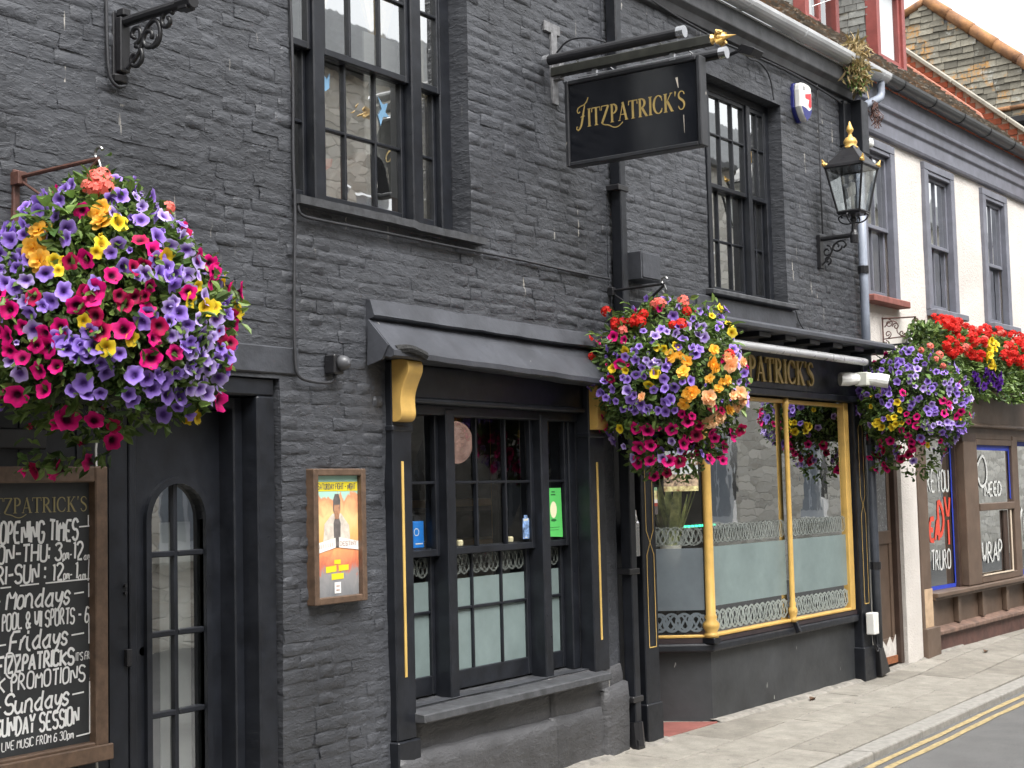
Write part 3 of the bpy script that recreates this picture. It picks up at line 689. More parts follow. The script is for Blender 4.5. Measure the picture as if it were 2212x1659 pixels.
# ---- upper sash window
win = part(pubA, 'upper_window', MB().box(4.96, 5.075, .12, .2, 2.98, 4.6).box(6.265, 6.36, .115, .2, 2.98, 4.6).box(4.96, 6.36, .118, .2, 4.54, 4.61)
           .box(5.235, 5.315, .095, .19, 2.955, 4.54).box(5.995, 6.08, .095, .19, 2.955, 4.54), BLACK, bevel=.006)
for (a, b, vx, st) in ((5.075, 5.235, [], .022), (5.315, 5.995, [5.53, 5.765], .028), (6.08, 6.265, [], .024)):
    sash(win, a, b, 2.985, 3.75, vx, [3.37], .150, BLACK, GLASS, st, .032, botrail=.055)
    sash(win, a, b, 3.715, 4.54, vx, [4.13], .112, BLACK, GLASS, st, .036)
sl = MB(); m = 30
for k in range(m+1):
    x = 4.965+(6.44-4.965)*k/m; j = noise.noise(Vector((x*9, 0, 0)))*.006; t = -.008 if (k > 17) else 0
    sl.v += [(x, .13, 2.985), (x, -.052+j, 2.955+t+j), (x, -.05+j, 2.918+t+j*.5), (x, .02, 2.912)]
for k in range(m): sl.f += [(4*k+i, 4*k+i+1, 4*k+i+5, 4*k+i+4) for i in range(3)]
sl.f += [(0, 1, 2, 3), (4*m+3, 4*m+2, 4*m+1, 4*m)]
part(win, 'window_sill', sl, SILLP)
room(pubA, 4.6, 6.9, .2, 3.2, 2.7, 4.7, INTU)
# things seen in the upper room
cs = MB()
for (a, b) in ((5.0, 5.16), (6.12, 6.30)):
    m = 14
    for k in range(m+1):
        x = a+(b-a)*k/m; y = .235+.02*math.sin(k*2.1); cs.v += [(x, y, 3.0), (x, y, 4.55)]
    n0 = len(cs.v)-2*(m+1); cs.f += [(n0+2*k, n0+2*k+2, n0+2*k+3, n0+2*k+1) for k in range(m)]
part(pubA, 'curtain', cs, CREAM, smooth=True)
# ---- lower window: pilasters, fascia, brackets, canopy
lw = part(pubA, 'lower_window', MB().box(5.76, 5.86, .05, .2, .56, 2.1).box(7.385, 7.46, .06, .2, .56, 2.1).box(5.76, 7.46, .055, .2, 2.03, 2.1)
          .box(6.13, 6.205, .02, .17, .535, 2.03).box(7.025, 7.105, .02, .17, .535, 2.03), BLACK, bevel=.006)
for (a, b, vx, st) in ((5.86, 6.13, [], .03), (6.205, 7.025, [6.475, 6.75], .034), (7.105, 7.385, [], .03)):
    sash(lw, a, b, .575, 1.315, vx, [.99], .115, BLACK, GLASSD, st, .03, botrail=.095)
    sash(lw, a, b, 1.275, 2.03, vx, [1.65], .072, BLACK, GLASSD, st, .036)
part(lw, 'window_sill', MB().prism([(.16, .57), (-.105, .535), (-.108, .492), (.05, .485)], 'x', 5.74, 7.53), SILLP, bevel=.006)
part(lw, 'head_board', MB().box(5.765, 7.44, -.012, .05, 2.045, 2.235).prism([(-.012, 2.04), (-.03, 2.05), (-.03, 2.065), (-.012, 2.08)], 'x', 5.765, 7.44).box(5.765, 7.44, .027, .1, 1.995, 2.046), BLACK, bevel=.004)
for (a, b) in ((5.605, 5.755), (7.445, 7.615)):
    p = part(pubA, 'pilaster', (MB().box(a, b, -.045, .05, .42, 2.24).box(a-.012, b+.012, -.06, .04, .20, .42) if a < 6 else MB().box(a, b, -.045, .05, .54, 2.24)).box(a-.006, b+.006, -.052, .04, 1.90, 1.93), BLACK, bevel=.006)
    xm = (a+b)/2-.005; part(p, 'gold_line', MB().box(xm-.008, xm+.008, -.049, -.044, .72, 1.755), GOLDL)
br = smooth_pts([(-.045, 1.945), (-.085, 1.945), (-.105, 1.975), (-.098, 2.03), (-.10, 2.08), (-.125, 2.14), (-.148, 2.18), (-.152, 2.215), (-.14, 2.246), (-.045, 2.246)], 2)
for a in (5.605, 7.455):
    part(pubA, 'gold_bracket', MB().prism(br, 'x', a, a+.115), GOLD, bevel=.004)
cp = MB(); m = 34; X0, X1 = 5.47, 7.63
prof = [(.02, 2.545), (-.03, 2.53), (-.058, 2.452), (-.05, 2.444), (-.018, 2.44), (-.05, 2.41), (-.162, 2.292), (-.18, 2.275), (-.178, 2.25), (-.16, 2.242), (-.13, 2.25), (-.02, 2.25)]
for k in range(m+1):
    t = k/m; x = X0+(X1-X0)*t
    for (y, z) in prof:
        e = noise.noise(Vector((x*3, y*9, z*4)))*.008+noise.noise(Vector((x*8.7, y*5, 2)))*.004; zz = z+e*1.2-(.05*t if z < 2.44 else .015*t)
        cp.v.append((x+(.012*math.sin(9*y) if k in (0, m) else 0), y+e if y < 0 else y, zz))
L_ = len(prof)
for k in range(m): cp.f += [(k*L_+i, k*L_+i+1, (k+1)*L_+i+1, (k+1)*L_+i) for i in range(L_-1)]
cp.f += [tuple(range(L_)), tuple(m*L_+i for i in range(L_-1, -1, -1))]
cpo = part(pubA, 'lead_canopy', cp, LEAD, smooth=False)
part(cpo, 'side_flap', MB().prism([(-.03, 2.43), (-.15, 2.30), (-.11, 2.235), (-.02, 2.21)], 'x', 5.452, 5.466), LEAD)
part(cpo, 'torn_felt', MB().tube(smooth_pts([(5.50, -.155, 2.28), (5.57, -.182, 2.29), (5.64, -.188, 2.272), (5.70, -.178, 2.26)], 2), .022, 7), mat('torn_felt', (.02, .02, .02), .9, var=.5, vs=60, bs=90, bstr=1, bd=.01))
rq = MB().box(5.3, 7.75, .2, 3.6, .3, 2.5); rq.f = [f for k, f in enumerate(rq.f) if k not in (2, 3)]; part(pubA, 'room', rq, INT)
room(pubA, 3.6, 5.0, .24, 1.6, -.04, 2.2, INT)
# ---- frosted film and knotwork on the lower sashes
def knot(mb, x0, x1, z0, z1, fr, wd=.013, unit=None):
    h = z1-z0; zc = (z0+z1)/2; unit = unit or h*1.25; n = max(1, round((x1-x0)/unit)); L = (x1-x0)/n; a = h/2-wd/2
    for ph in (0, 1/3, 2/3):
        pts = [(x0+k/12*L/1.0, zc+a*.8*math.sin(2*PI*(k/12+ph))) for k in range(n*12+1)]; mb.ribbon(pts, wd*.85, fr)
    R = a; st_ = L*.56; m = max(1, int((x1-x0-2*R)/st_)); st_ = (x1-x0-2*R)/m if m else 0
    for k in range(m+1):
        c = x0+R+k*st_; pts = [(c+R*.92*math.cos(2*PI*i/20), zc+R*math.sin(2*PI*i/20)) for i in range(21)]; mb.ribbon(pts, wd, fr)
    return mb
UX, UZ = Vector((1, 0, 0)), Vector((0, 0, 1))
X_ = [(5.89, 6.10), (6.239, 6.4675), (6.4825, 6.7425), (6.7575, 6.991), (7.135, 7.355)]
for i, (a, b) in enumerate(X_):
    y = .134
    part(lw, 'frosted_film', MB().add([(a, y, .67), (b, y, .67), (b, y, 1.145), (a, y, 1.145)], [(0, 1, 2, 3)]), FROST)
    part(lw, 'knotwork_film', knot(MB(), a, b, 1.165, 1.275, (Vector((0, y, 0)), UX, UZ), .0095, .11), KNOTF)
# ------------------------------------------------------------ the right part of the pub (frame B)
def fldB(x, z):
    return noise.noise(Vector((x*1.5+40, 3.1, z*1.9)))*.008+noise.noise(Vector((x*6+9, 7.3, z*9)))*.004
pubB = thing('pub_building', 'black painted brick pub wing with gold framed shop window and grey gutter', 'building', (1.9, 0, 0), FB)
HB = [(1.14, 2.34, 2.92, 4.45)]
wB = wall_sheet(pubB, 'wall', FB, [-.16, 3.74], [2.60, 4.98], HB, WALLB, lambda x, z: fldB(x, z)+.0015, thick=.15, step=.06)
brickwork(wB, FB, -.15, 3.74, 2.62, 4.72, HB+[(1.05, 2.45, 4.45, 4.55), (.9, 2.5, 2.6, 2.9)], WALLB, prot=.0042, rough=.9, fld=fldB, seed=5, course=.058, stretch=.20, wob=.003)
part(pubB, 'cement_band', MB().box(.95, 2.45, -.02, .02, 2.66, 2.89), LEAD, bevel=.01)
part(pubB, 'wall_end', MB().box(3.741, 3.76, -.02, .3, 2.5, 5.0).box(-.16, 3.75, .16, .3, 4.46, 5.0), WALLB)
part(pubB, 'eaves_board', MB().prism([(.02, 4.74), (-.03, 4.745), (-.05, 4.80), (-.09, 4.83), (-.09, 4.95), (.02, 4.95)], 'x', -.3, 3.80), mat('eaves_paint', (.075, .077, .082), .55, var=.35, vs=7, bs=20, bstr=.3, bd=.006), bevel=.004)
gm = MB(); GA = [(-.10+.075*math.cos(a), 5.035+.075*math.sin(a)) for a in [PI+PI*k/10 for k in range(11)]]; GI = [(-.10+.066*math.cos(a), 5.035+.066*math.sin(a)) for a in [2*PI-PI*k/10 for k in range(11)]]
GA = [(y-.03, z) for y, z in GA]; GI = [(y-.03, z) for y, z in GI]
GUTW = mat('pale_gutter', (.54, .55, .56), .4, var=.15, vs=3, bs=20, bstr=.1)
gut = part(pubB, 'gutter', MB().prism(GA+GI, 'x', -.5, 4.12), GUTW)
for u in (.6, 1.55, 2.45, 3.3, 3.95): part(gut, 'gutter_strap', MB().prism([(y-.003 if y < -.12 else y+.003, z-.004) for y, z in GA]+[(y, z) for y, z in GA[::-1]], 'x', u, u+.02), GUTW)
part(pubB, 'soffit_board', MB().box(-.3, 3.95, -.095, .02, 4.952, 4.965), GUTW)
wb = part(pubB, 'upper_window', MB().box(1.14, 1.20, .10, .18, 2.95, 4.45).box(2.27, 2.34, .10, .18, 2.95, 4.45).box(1.14, 2.34, .10, .18, 4.39, 4.45)
          .box(1.335, 1.385, .085, .17, 2.93, 4.39).box(1.955, 2.01, .085, .17, 2.93, 4.39), BLACK, bevel=.005)
for (a, b, vx, st) in ((1.20, 1.335, [], .018), (1.385, 1.955, [1.573, 1.762], .022), (2.01, 2.27, [2.155], .022)):
    sash(wb, a, b, 2.955, 3.73, vx, [3.34], .138, BLACK, GLASS, st, .03, botrail=.05, bar=.014)
    sash(wb, a, b, 3.70, 4.39, vx, [4.09], .102, BLACK, GLASS, st, .032, bar=.014)
part(wb, 'window_sill', MB().prism([(.13, 2.965), (-.06, 2.935), (-.06, 2.90), (.02, 2.895)], 'x', 1.10, 2.42), SILLP, bevel=.006)
room(pubB, .9, 2.7, .18, 3., 2.75, 4.6, INTU)
# ---- shop front
Zt = 2.27
fas = part(pubB, 'fascia', MB().box(.06, 3.56, -.045, .06, 2.285, 2.60).box(.04, 3.60, -.075, .05, 2.235, 2.284), BLACK, bevel=.006)
cor = part(pubB, 'shop_cornice', MB().prism([(.02, 2.775), (-.30, 2.70), (-.325, 2.685), (-.325, 2.655), (-.29, 2.648), (-.06, 2.648), (-.045, 2.601), (.02, 2.601)], 'x', .04, 3.60), LEAD, bevel=.004)
for u in (.6, 1.0, 1.4, 1.8, 2.2, 2.6, 3.0, 3.4): part(cor, 'bracket_block', MB().box(u-.05, u+.12, -.26, -.046, 2.612, 2.647), BLACK, bevel=.003)
def pil_lines(par, a, b, y, z0, z1, zx):
    xm, h = (a+b)/2, (b-a)*.26; q = .075; f = (Vector((0, y, 0)), UX, UZ); mb = MB(); t = .007
    for s in (-1, 1):
        mb.ribbon([(xm+s*h, z0), (xm+s*h, zx-q), (xm-s*h, zx+q), (xm-s*h, z1)], t, f)
    mb.ribbon([(xm-h, z0), (xm+h, z0)], t, f)
    ar = [(xm-h*math.cos(PI*k/10), z1+h*math.sin(PI*k/10)) for k in range(11)]; mb.ribbon(ar, t, f)
    part(par, 'gold_line', mb, GOLDL)
pl1 = part(pubB, 'pilaster', MB().box(.085, .25, -.05, .10, .03, 2.235).box(.075, .26, -.06, .08, .0, .28), BLACK, bevel=.006)
pil_lines(pl1, .09, .25, -.0535, .62, 2.12, 1.26)
pl2 = part(pubB, 'pilaster', MB().box(3.37, 3.56, -.05, .10, .03, 2.235).box(3.355, 3.575, -.065, .08, .0, .30), BLACK, bevel=.006)
pil_lines(pl2, 3.39, 3.55, -.0535, .64, 2.02, 1.42)
part(pubB, 'side_post', MB().box(-.13, .02, .02, .2, -.02, 2.62).box(.02, .085, .12, .25, -.02, 2.6), BLACK, bevel=.004)
# bay: front light on d=0 and a canted return into the entrance
P0, P1 = Vector((1.0, .0, 0)), Vector((.40, .86, 0)); cd_ = (P1-P0).normalized(); cn = Vector((cd_.y, -cd_.x, 0))
if cn.x > 0: cn = -cn
LRET = (P1-P0).length
def ret_box(mb, t0, t1, o0, o1, z0, z1):
    a, b = P0+cd_*t0, P0+cd_*t1
    v = [a+cn*o0, b+cn*o0, b+cn*o1, a+cn*o1]
    return mb.add([(p.x, p.y, z0) for p in v]+[(p.x, p.y, z1) for p in v], [(3, 2, 1, 0), (4, 5, 6, 7), (0, 1, 5, 4), (1, 2, 6, 5), (2, 3, 7, 6), (3, 0, 4, 7)])
RISER = mat('stall_riser_paint', (.034, .036, .039), .5, var=.35, vs=3, bs=30, bstr=.25, bd=.004, streak=((.3, .3, .28), .74, .3, 30))
stall = part(pubB, 'stall_riser', MB().prism([(1.03, .02), (1.03+cd_.x*LRET, .02+cd_.y*LRET), (1.3, 1.0), (3.37, .5), (3.37, .02)], 'z', -.02, .50), RISER)
part(pubB, 'bay_sill', MB().prism([(.985, -.03), (.985+cd_.x*LRET-.02, -.03+cd_.y*LRET), (1.2, .9), (3.37, .3), (3.37, -.03)], 'z', .505, .562), BLACK, bevel=.014, seg=3)
bay = part(pubB, 'shop_window', MB().box(1.03, 3.37, -.012, .03, .563, .598), mat('dark_plum_paint', (.03, .02, .022), .45, var=.2, bstr=.1), bevel=.003)
ret_box_m = ret_box(MB(), .03, LRET, -.03, .012, .563, .598); part(pubB, 'return_rail', ret_box_m, MATS['dark_plum_paint'])
part(bay, 'gold_frame', MB().box(1.03, 3.25, -.018, .03, .599, .622).box(3.25, 3.335, -.018, .03, .599, 2.234).box(1.03, 3.25, -.018, .03, 2.195, 2.224), GOLD, bevel=.006)
part(bay, 'gold_frame', ret_box(MB(), .03, LRET, -.03, .016, .599, .618), GOLD, bevel=.004)
def column(u, d, r, name):
    pr = [(0, .60), (r*1.5, .60), (r*1.5, .625), (r*1.15, .635), (r*1.7, .665), (r*1.75, .69), (r*1.1, .715), (r*1.3, .735), (r, .75), (r*.92, 2.15), (r*1.3, 2.17), (r*1.3, 2.232), (0, 2.232)]
    part(bay, name, MB().lathe(pr, (u, d, 0), 14), GOLD, smooth=True)
column(1.0, -.005, .033, 'gold_column'); column(2.20, -.02, .02, 'gold_column')
part(bay, 'column_foot', MB().box(.955, 1.045, -.05, .04, .562, .5985).prism([(-.055, .602), (-.085, .53), (-.045, .52), (-.02, .598)], 'x', 2.185, 2.215), BLACK, bevel=.004)
for (a, b) in ((1.03, 2.2), (2.2, 3.25)):
    part(bay, 'pane', MB().add([(a, .012, .62), (b, .012, .62), (b, .012, 2.2), (a, .012, 2.2)], [(0, 1, 2, 3)]), GLASSB)
def ret_quad(t0, t1, z0, z1, o=0.0):
    a, b = P0+cd_*t0+cn*o, P0+cd_*t1+cn*o
    return MB().add([(a.x, a.y, z0), (b.x, b.y, z0), (b.x, b.y, z1), (a.x, a.y, z1)], [(0, 1, 2, 3)])
part(bay, 'pane', ret_quad(.03, LRET, .61, 2.23), GLASSR)
fr_ret = (Vector((P1.x, P1.y, 0))+cn*.003, -cd_, UZ)
part(bay, 'frosted_film', ret_quad(.035, LRET, .78, 1.19, .003), FROSTD)
part(bay, 'knotwork_film', knot(MB(), 0, LRET-.035, .635, .765, fr_ret, .016, .15), FROSTD)
part(bay, 'knotwork_film', knot(MB(), 0, LRET-.035, 1.205, 1.335, fr_ret, .012, .1), KNOTF)
for (a, b) in ((1.04, 2.175), (2.225, 3.25)):
    part(bay, 'frosted_film', MB().add([(a, .009, .80), (b, .009, .80), (b, .009, 1.195), (a, .009, 1.195)], [(0, 1, 2, 3)]), FROST)
    f = (Vector((0, .009, 0)), UX, UZ)
    part(bay, 'knotwork_film', knot(MB(), a, b, .635, .775, f, .015, .135), KNOT)
    part(bay, 'knotwork_film', knot(MB(), a, b, 1.215, 1.345, f, .012, .11), KNOTF)
# room behind the bay, entrance recess
rm = MB().add([(-.1, .95, -.02), (3.55, .95, -.02), (3.55, 3.4, -.02), (-.1, 3.4, -.02), (-.1, .95, 2.4), (3.55, .95, 2.4), (3.55, 3.4, 2.4), (-.1, 3.4, 2.4)], [(2, 3, 7, 6), (1, 2, 6, 5)])
rm.add([(3.38, .1, 0), (3.55, .95, 0), (3.55, .95, 2.4), (3.38, .1, 2.4)], [(0, 1, 2, 3)]).add([(-.2, .0, 2.3), (3.6, .0, 2.3), (3.6, 3.4, 2.3), (-.2, 3.4, 2.3)], [(0, 1, 2, 3)]).add([(-.2, .3, .3), (3.6, .3, .3), (3.6, 3.4, .3), (-.2, 3.4, .3)], [(0, 1, 2, 3)])
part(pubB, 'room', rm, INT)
part(pubB, 'entrance_wall', MB().box(.0, .06, .05, .95, -.02, 2.3).box(-.05, .45, .95, 1.0, -.02, 2.3), BLACK)
part(pubB, 'tiled_threshold', MB().prism([(.255, -.03), (1.0, -.03), (.42, .93), (.06, .93)], 'z', -.04, .052), REDTILE, bevel=.003)
part(pubB, 'back_bar_shelf', MB().box(.9, 3.4, 2.3, 2.5, .9, 1.02).box(.9, 3.4, 2.35, 2.5, 1.45, 1.48), WOOD)
part(pubB, 'window_ledge', MB().box(1.15, 3.36, .05, .28, .56, .60), mat('red_brown_ledge', (.22, .085, .05), .5, var=.2))
# raised gold letters on the fascia
U0, U1 = 1.10, 2.64; fs = "FITZPATRICK'S"; h = .175; sx = (U1-U0)/text_w(fs, h)
ltr, _ = serif_text(fs, (Vector((U0, -.062, 2.335)), UX, UZ), h, sx=sx, each=True, bold=1.35)
for t in ltr:
    n = len(t.v); t.v += [(p[0], p[1]+.016, p[2]) for p in t.v]; F = list(t.f)
    for f in F: t.f += [(f[0]+n, f[1]+n, f[2]+n, f[3]+n), (f[0], f[2+1], f[3]+n, f[0]+n), (f[1], f[2], f[2]+n, f[1]+n)]
    part(fas, 'letter', t, GOLDT)
# striplight above the fascia
strip = thing('strip_light', 'long pale tubular strip light above the gold lettering of the shop fascia', 'light', (2.0, -.25, 2.53), FB)
part(strip, 'tube', MB().lathe([(0, .60), (.028, .60), (.030, .62), (.030, 3.14), (.026, 3.17), (0, 3.17)], (0, -.25, 2.535), 14, 'x'), mat('pale_tube', (.52, .52, .53), .3, metal=.3, var=.1, vs=8), smooth=True)
for u in (.9, 1.7, 2.5, 3.05): part(strip, 'arm', MB().box(u-.012, u+.012, -.25, -.05, 2.55, 2.562), BLACKM)
# ------------------------------------------------------------ white neighbour (frame B)
def fldC(x, z): return .02+noise.noise(Vector((x*2+70, 1, z*2)))*.006+noise.noise(Vector((x*9+70, 4, z*9)))*.003
wht = thing('white_building', 'white roughcast house with grey sash windows and a brown shop front below', 'building', (6.5, 0, .1), FB)
WC = [(3.86, 4.49), (5.31, 5.965), (6.89, 7.53)]
HC = [(a, b, 3.14, 4.44) for a, b in WC]+[(3.83, 4.32, .0, 1.98), (4.75, 9.4, -.1, 2.46)]
wall_sheet(wht, 'wall', FB, [3.765, 9.4], [-.1, 4.6], HC, WHITEWALL, fldC, thick=.18, step=.08)
part(wht, 'corner_strip', MB().box(3.762, 3.80, -.012, .05, .02, 4.55), mat('white_paint_flaking', (.7, .67, .62), .8, var=.12, bs=30, bstr=.6, bd=.01))
part(wht, 'cornice', MB().prism([(.05, 4.545), (-.02, 4.55), (-.03, 4.575), (-.03, 4.68), (-.05, 4.70), (-.055, 4.77), (-.08, 4.79), (-.08, 4.81), (-.07, 4.82), (-.07, 4.97), (.05, 4.97)], 'x', 3.70, 9.4), TRIM, bevel=.004)
gtc = part(wht, 'gutter', MB().prism(GA+GI, 'x', 4.10, 9.4), mat('dark_gutter', (.055, .058, .06), .32, var=.25, vs=3))
for k in range(7): part(gtc, 'gutter_strap', MB().prism([(y-.004 if y < -.12 else y+.004, z-.005) for y, z in GA]+[(y, z) for y, z in GA[::-1]], 'x', 4.4+k*.74, 4.43+k*.74), BLACKM)
for i, (a, b) in enumerate(WC):
    wn = part(wht, 'sash_window', MB().box(a-.06, a+.035, -.02, .05, 3.15, 4.44).box(b-.035, b+.06, -.02, .05, 3.15, 4.44).box(a-.06, b+.06, -.02, .05, 4.44, 4.51).box(a+.035, b-.035, -.01, .05, 4.405, 4.44), TRIM, bevel=.005)
    xm = (a+b)/2
    sash(wn, a+.036, b-.036, 3.16, 3.78, [xm], [], .065, TRIM, GLASS, .03, .03, botrail=.06, bar=.013)
    sash(wn, a+.036, b-.036, 3.745, 4.404, [xm], [], .03, TRIM, GLASS, .03, .034, bar=.013)
    sm = MB().box(a-.06, b+.10, -.09, .1, 3.09, 3.15)
    part(wn, 'window_sill', sm, mat('red_stone_sill', (.21, .075, .06), .75, var=.25, vs=12) if i == 0 else TRIM, bevel=.008)
    cm = MB(); 
    for k in range(13):
        x = a+.05+(b-a-.1)*k/12; y = .135+.012*math.sin(k*1.9+i); cm.v += [(x, y, 3.16), (x, y, 4.4)]
    cm.f = [(2*k, 2*k+2, 2*k+3, 2*k+1) for k in range(12) if not (i == 2 and k < 3)]
    part(wn, 'curtain', cm, mat('pale_net_curtain', (.62, .60, .54), .9, var=.15), smooth=True)
room(wht, 3.8, 9.3, .22, 2.5, 2.9, 4.6, INTU)
# narrow brown side door
dr = part(wht, 'side_door', MB().box(3.875, 4.27, .06, .11, .14, 1.95), BROWN, bevel=.004)
part(dr, 'door_frame', MB().box(3.80, 3.874, .0, .12, .08, 1.98).box(4.271, 4.34, .0, .12, .08, 1.98).box(3.80, 4.34, .0, .12, 1.951, 2.02), BROWND, bevel=.005)
part(dr, 'rail', MB().box(3.876, 4.269, .045, .065, 1.08, 1.19).box(3.876, 3.93, .045, .065, .30, 1.08).box(4.215, 4.269, .045, .065, .30, 1.08).box(3.876, 4.269, .045, .065, .2, .30).box(3.876, 3.94, .045, .065, 1.19, 1.95).box(4.21, 4.269, .045, .065, 1.19, 1.95), BROWN, bevel=.004)
part(dr, 'pane', MB().box(3.94, 4.21, .054, .058, 1.19, 1.94), mat('reeded_glass', (.2, .205, .21), .25, var=.15, vs=20, bs=60, bstr=.3))
part(dr, 'worn_bottom', MB().prism([(3.876, .14), (4.269, .15), (4.269, .32), (4.20, .25), (4.14, .31), (4.06, .24), (3.99, .29), (3.93, .22), (3.876, .26)], 'y', .042, .0445), mat('bare_primer', (.6, .57, .53), .8, var=.2, vs=20))
part(dr, 'rotten_edge', MB().box(3.876, 4.269, .03, .06, .09, .15), mat('rotten_wood', (.25, .09, .035), .9, var=.4, vs=20, bs=40, bstr=.6, bd=.01))
part(wht, 'white_pier', MB().prism([(4.345, .0), (4.345, -.03), (4.48, -.045), (4.69, -.03), (4.69, .1), (4.345, .1)], 'z', .0, 2.44), WHITEWALL)
# brown shop front
sf = part(wht, 'shop_front', MB().box(4.70, 4.75, -.04, .1, .08, 2.46).box(4.75, 4.95, -.03, .12, .30, 2.46).box(4.69, 5.0, -.075, .1, .06, .33).box(5.86, 6.20, -.05, .14, .62, 2.03).box(7.36, 7.50, -.03, .12, .62, 2.03).box(4.95, 9.4, -.02, .1, 1.985, 2.10), BROWN, bevel=.006)
part(sf, 'bare_wood_repair', MB().box(4.752, 4.948, -.036, -.031, .33, .66), mat('bare_wood', (.48, .34, .22), .8, var=.2, vs=12))
part(sf, 'dark_reveal', MB().box(5.80, 5.862, .02, .14, .60, 1.99).box(5.83, 6.2, -.052, .1, 1.96, 2.03), BROWND)
part(sf, 'shop_fascia', MB().box(4.70, 9.4, -.05, .1, 2.10, 2.42).prism([(.1, 2.47), (-.12, 2.46), (-.12, 2.435), (-.05, 2.42), (.1, 2.42)], 'x', 4.69, 9.4).prism([(-.02, 2.09), (-.085, 2.10), (-.085, 2.118), (-.05, 2.135), (.05, 2.135)], 'x', 4.69, 9.4), BROWN, bevel=.004)
part(sf, 'shop_sill', MB().box(4.951, 9.4, -.085, .12, .575, .615).box(4.951, 9.4, -.06, .12, .55, .575), BROWN, bevel=.006)
part(sf, 'panel_backing', MB().box(4.95, 9.4, .03, .1, .1, .56), BROWN)
part(sf, 'bottom_rail', MB().prism([(.03, .31), (-.07, .28), (-.07, .245), (-.02, .235), (.03, .235)], 'x', 4.96, 9.4), mat('scuffed_rail', (.16, .10, .075), .6, var=.5, vs=12), bevel=.005)
part(sf, 'plinth', MB().box(4.96, 9.4, -.03, .05, .03, .236), mat('maroon_plinth', (.085, .04, .032), .6, var=.4, vs=6, bs=30, bstr=.3))
for u in (4.97, 5.62, 6.28, 6.98, 7.66, 8.4): part(sf, 'stile', MB().box(u, u+.075, -.02, .03, .31, .55), BROWN, bevel=.004)
def shop_pane(a, b, y, z0=.617, z1=1.985): return part(sf, 'pane', MB().add([(a, y, z0), (b, y, z0), (b, y, z1), (a, y, z1)], [(0, 1, 2, 3)]), GLASSC)
GLASSC = glass('shop_window_glass', 3.4, .42, .0015)
shop_pane(4.95, 5.80, .06); shop_pane(6.26, 7.32, -.0, .68, 1.93); shop_pane(7.5, 9.4, .06)
hat = part(sf, 'serving_hatch', MB().box(6.20, 6.265, -.035, .08, .62, 1.985).box(7.30, 7.36, -.035, .08, .62, 1.985).box(6.265, 7.30, -.035, .08, 1.93, 1.985).box(6.265, 7.30, -.045, .08, 1.30, 1.37).box(6.265, 7.30, -.04, .08, .62, .685), BROWN, bevel=.005)
part(hat, 'pale_bead', MB().box(6.27, 7.16, -.047, -.041, .686, .70).box(7.13, 7.16, -.047, -.041, .70, 1.29), mat('bare_bead', (.62, .52, .40), .7, var=.1))
part(hat, 'dark_frame', MB().box(7.0, 7.12, -.02, -.004, .70, 1.29), BROWND)
tp = MB(); f = (Vector((0, .055, 0)), UX, UZ)
for P in ([(4.97, .64), (5.79, .635)], [(5.785, .64), (5.785, 1.97)]): tp.ribbon(P, .034, f)
f2 = (Vector((0, -.006, 0)), UX, UZ); tp.ribbon([(6.27, 1.91), (7.3, 1.905)], .05, f2); tp.ribbon([(7.28, 1.40), (7.28, 1.92)], .035, f2); tp.ribbon([(7.5, 1.96), (9.3, 1.95)], .045, f); tp.ribbon([(7.5, .64), (9.3, .645)], .05, f)
part(sf, 'blue_tape', tp, BLUET)
CHALKF = mat('faded_window_marker', (.56, .57, .55), .8, var=.2, vs=20, bstr=0)
REDL = mat('red_window_marker', (.62, .07, .04), .7, var=.1, bstr=0)
f = (Vector((0, .056, 0)), UX, UZ); f3 = (Vector((0, -.007, 0)), UX, UZ)
for (q, fr_, x, z, h_, w_, t_, sl_, m_) in (('ARE', f, 5.06, 1.50, .19, .082, .024, .05, CHALKF), ('YOU', f, 5.42, 1.50, .19, .082, .024, .05, CHALKF), ('TRURO', f, 5.20, .80, .17, .078, .02, .1, CHALKF), ('WRAP', f3, 6.36, .80, .2, .125, .024, .1, CHALKF),
        ('NEED', f3, 6.52, 1.44, .13, .10, .022, .1, CHALKF), ('YOU', f, 7.56, .92, .36, .24, .05, .1, CHALKF), ('REA', f, 5.06, 1.06, .19, .10, .045, .15, REDL), ('D', f, 5.42, 1.10, .30, .13, .05, -.1, REDL), ('Y', f, 5.60, 1.02, .44, .13, .045, -.05, REDL)):
    part(sf, 'window_lettering', hand_text(q, fr_, x, z, h_, w_, t_, sl_, gap=.9)[0], m_)
part(sf, 'window_drawing', MB().ribbon(smooth_pts([(6.32, 1.72), (6.5, 1.86), (6.62, 1.72), (6.58, 1.56), (6.42, 1.52), (6.34, 1.62)], 2), .03, f3), CHALKF)
room(wht, 4.8, 9.3, .14, 2.5, .0, 2.1, mat('shop_interior', (.09, .075, .06), .9, var=.3, bstr=0))
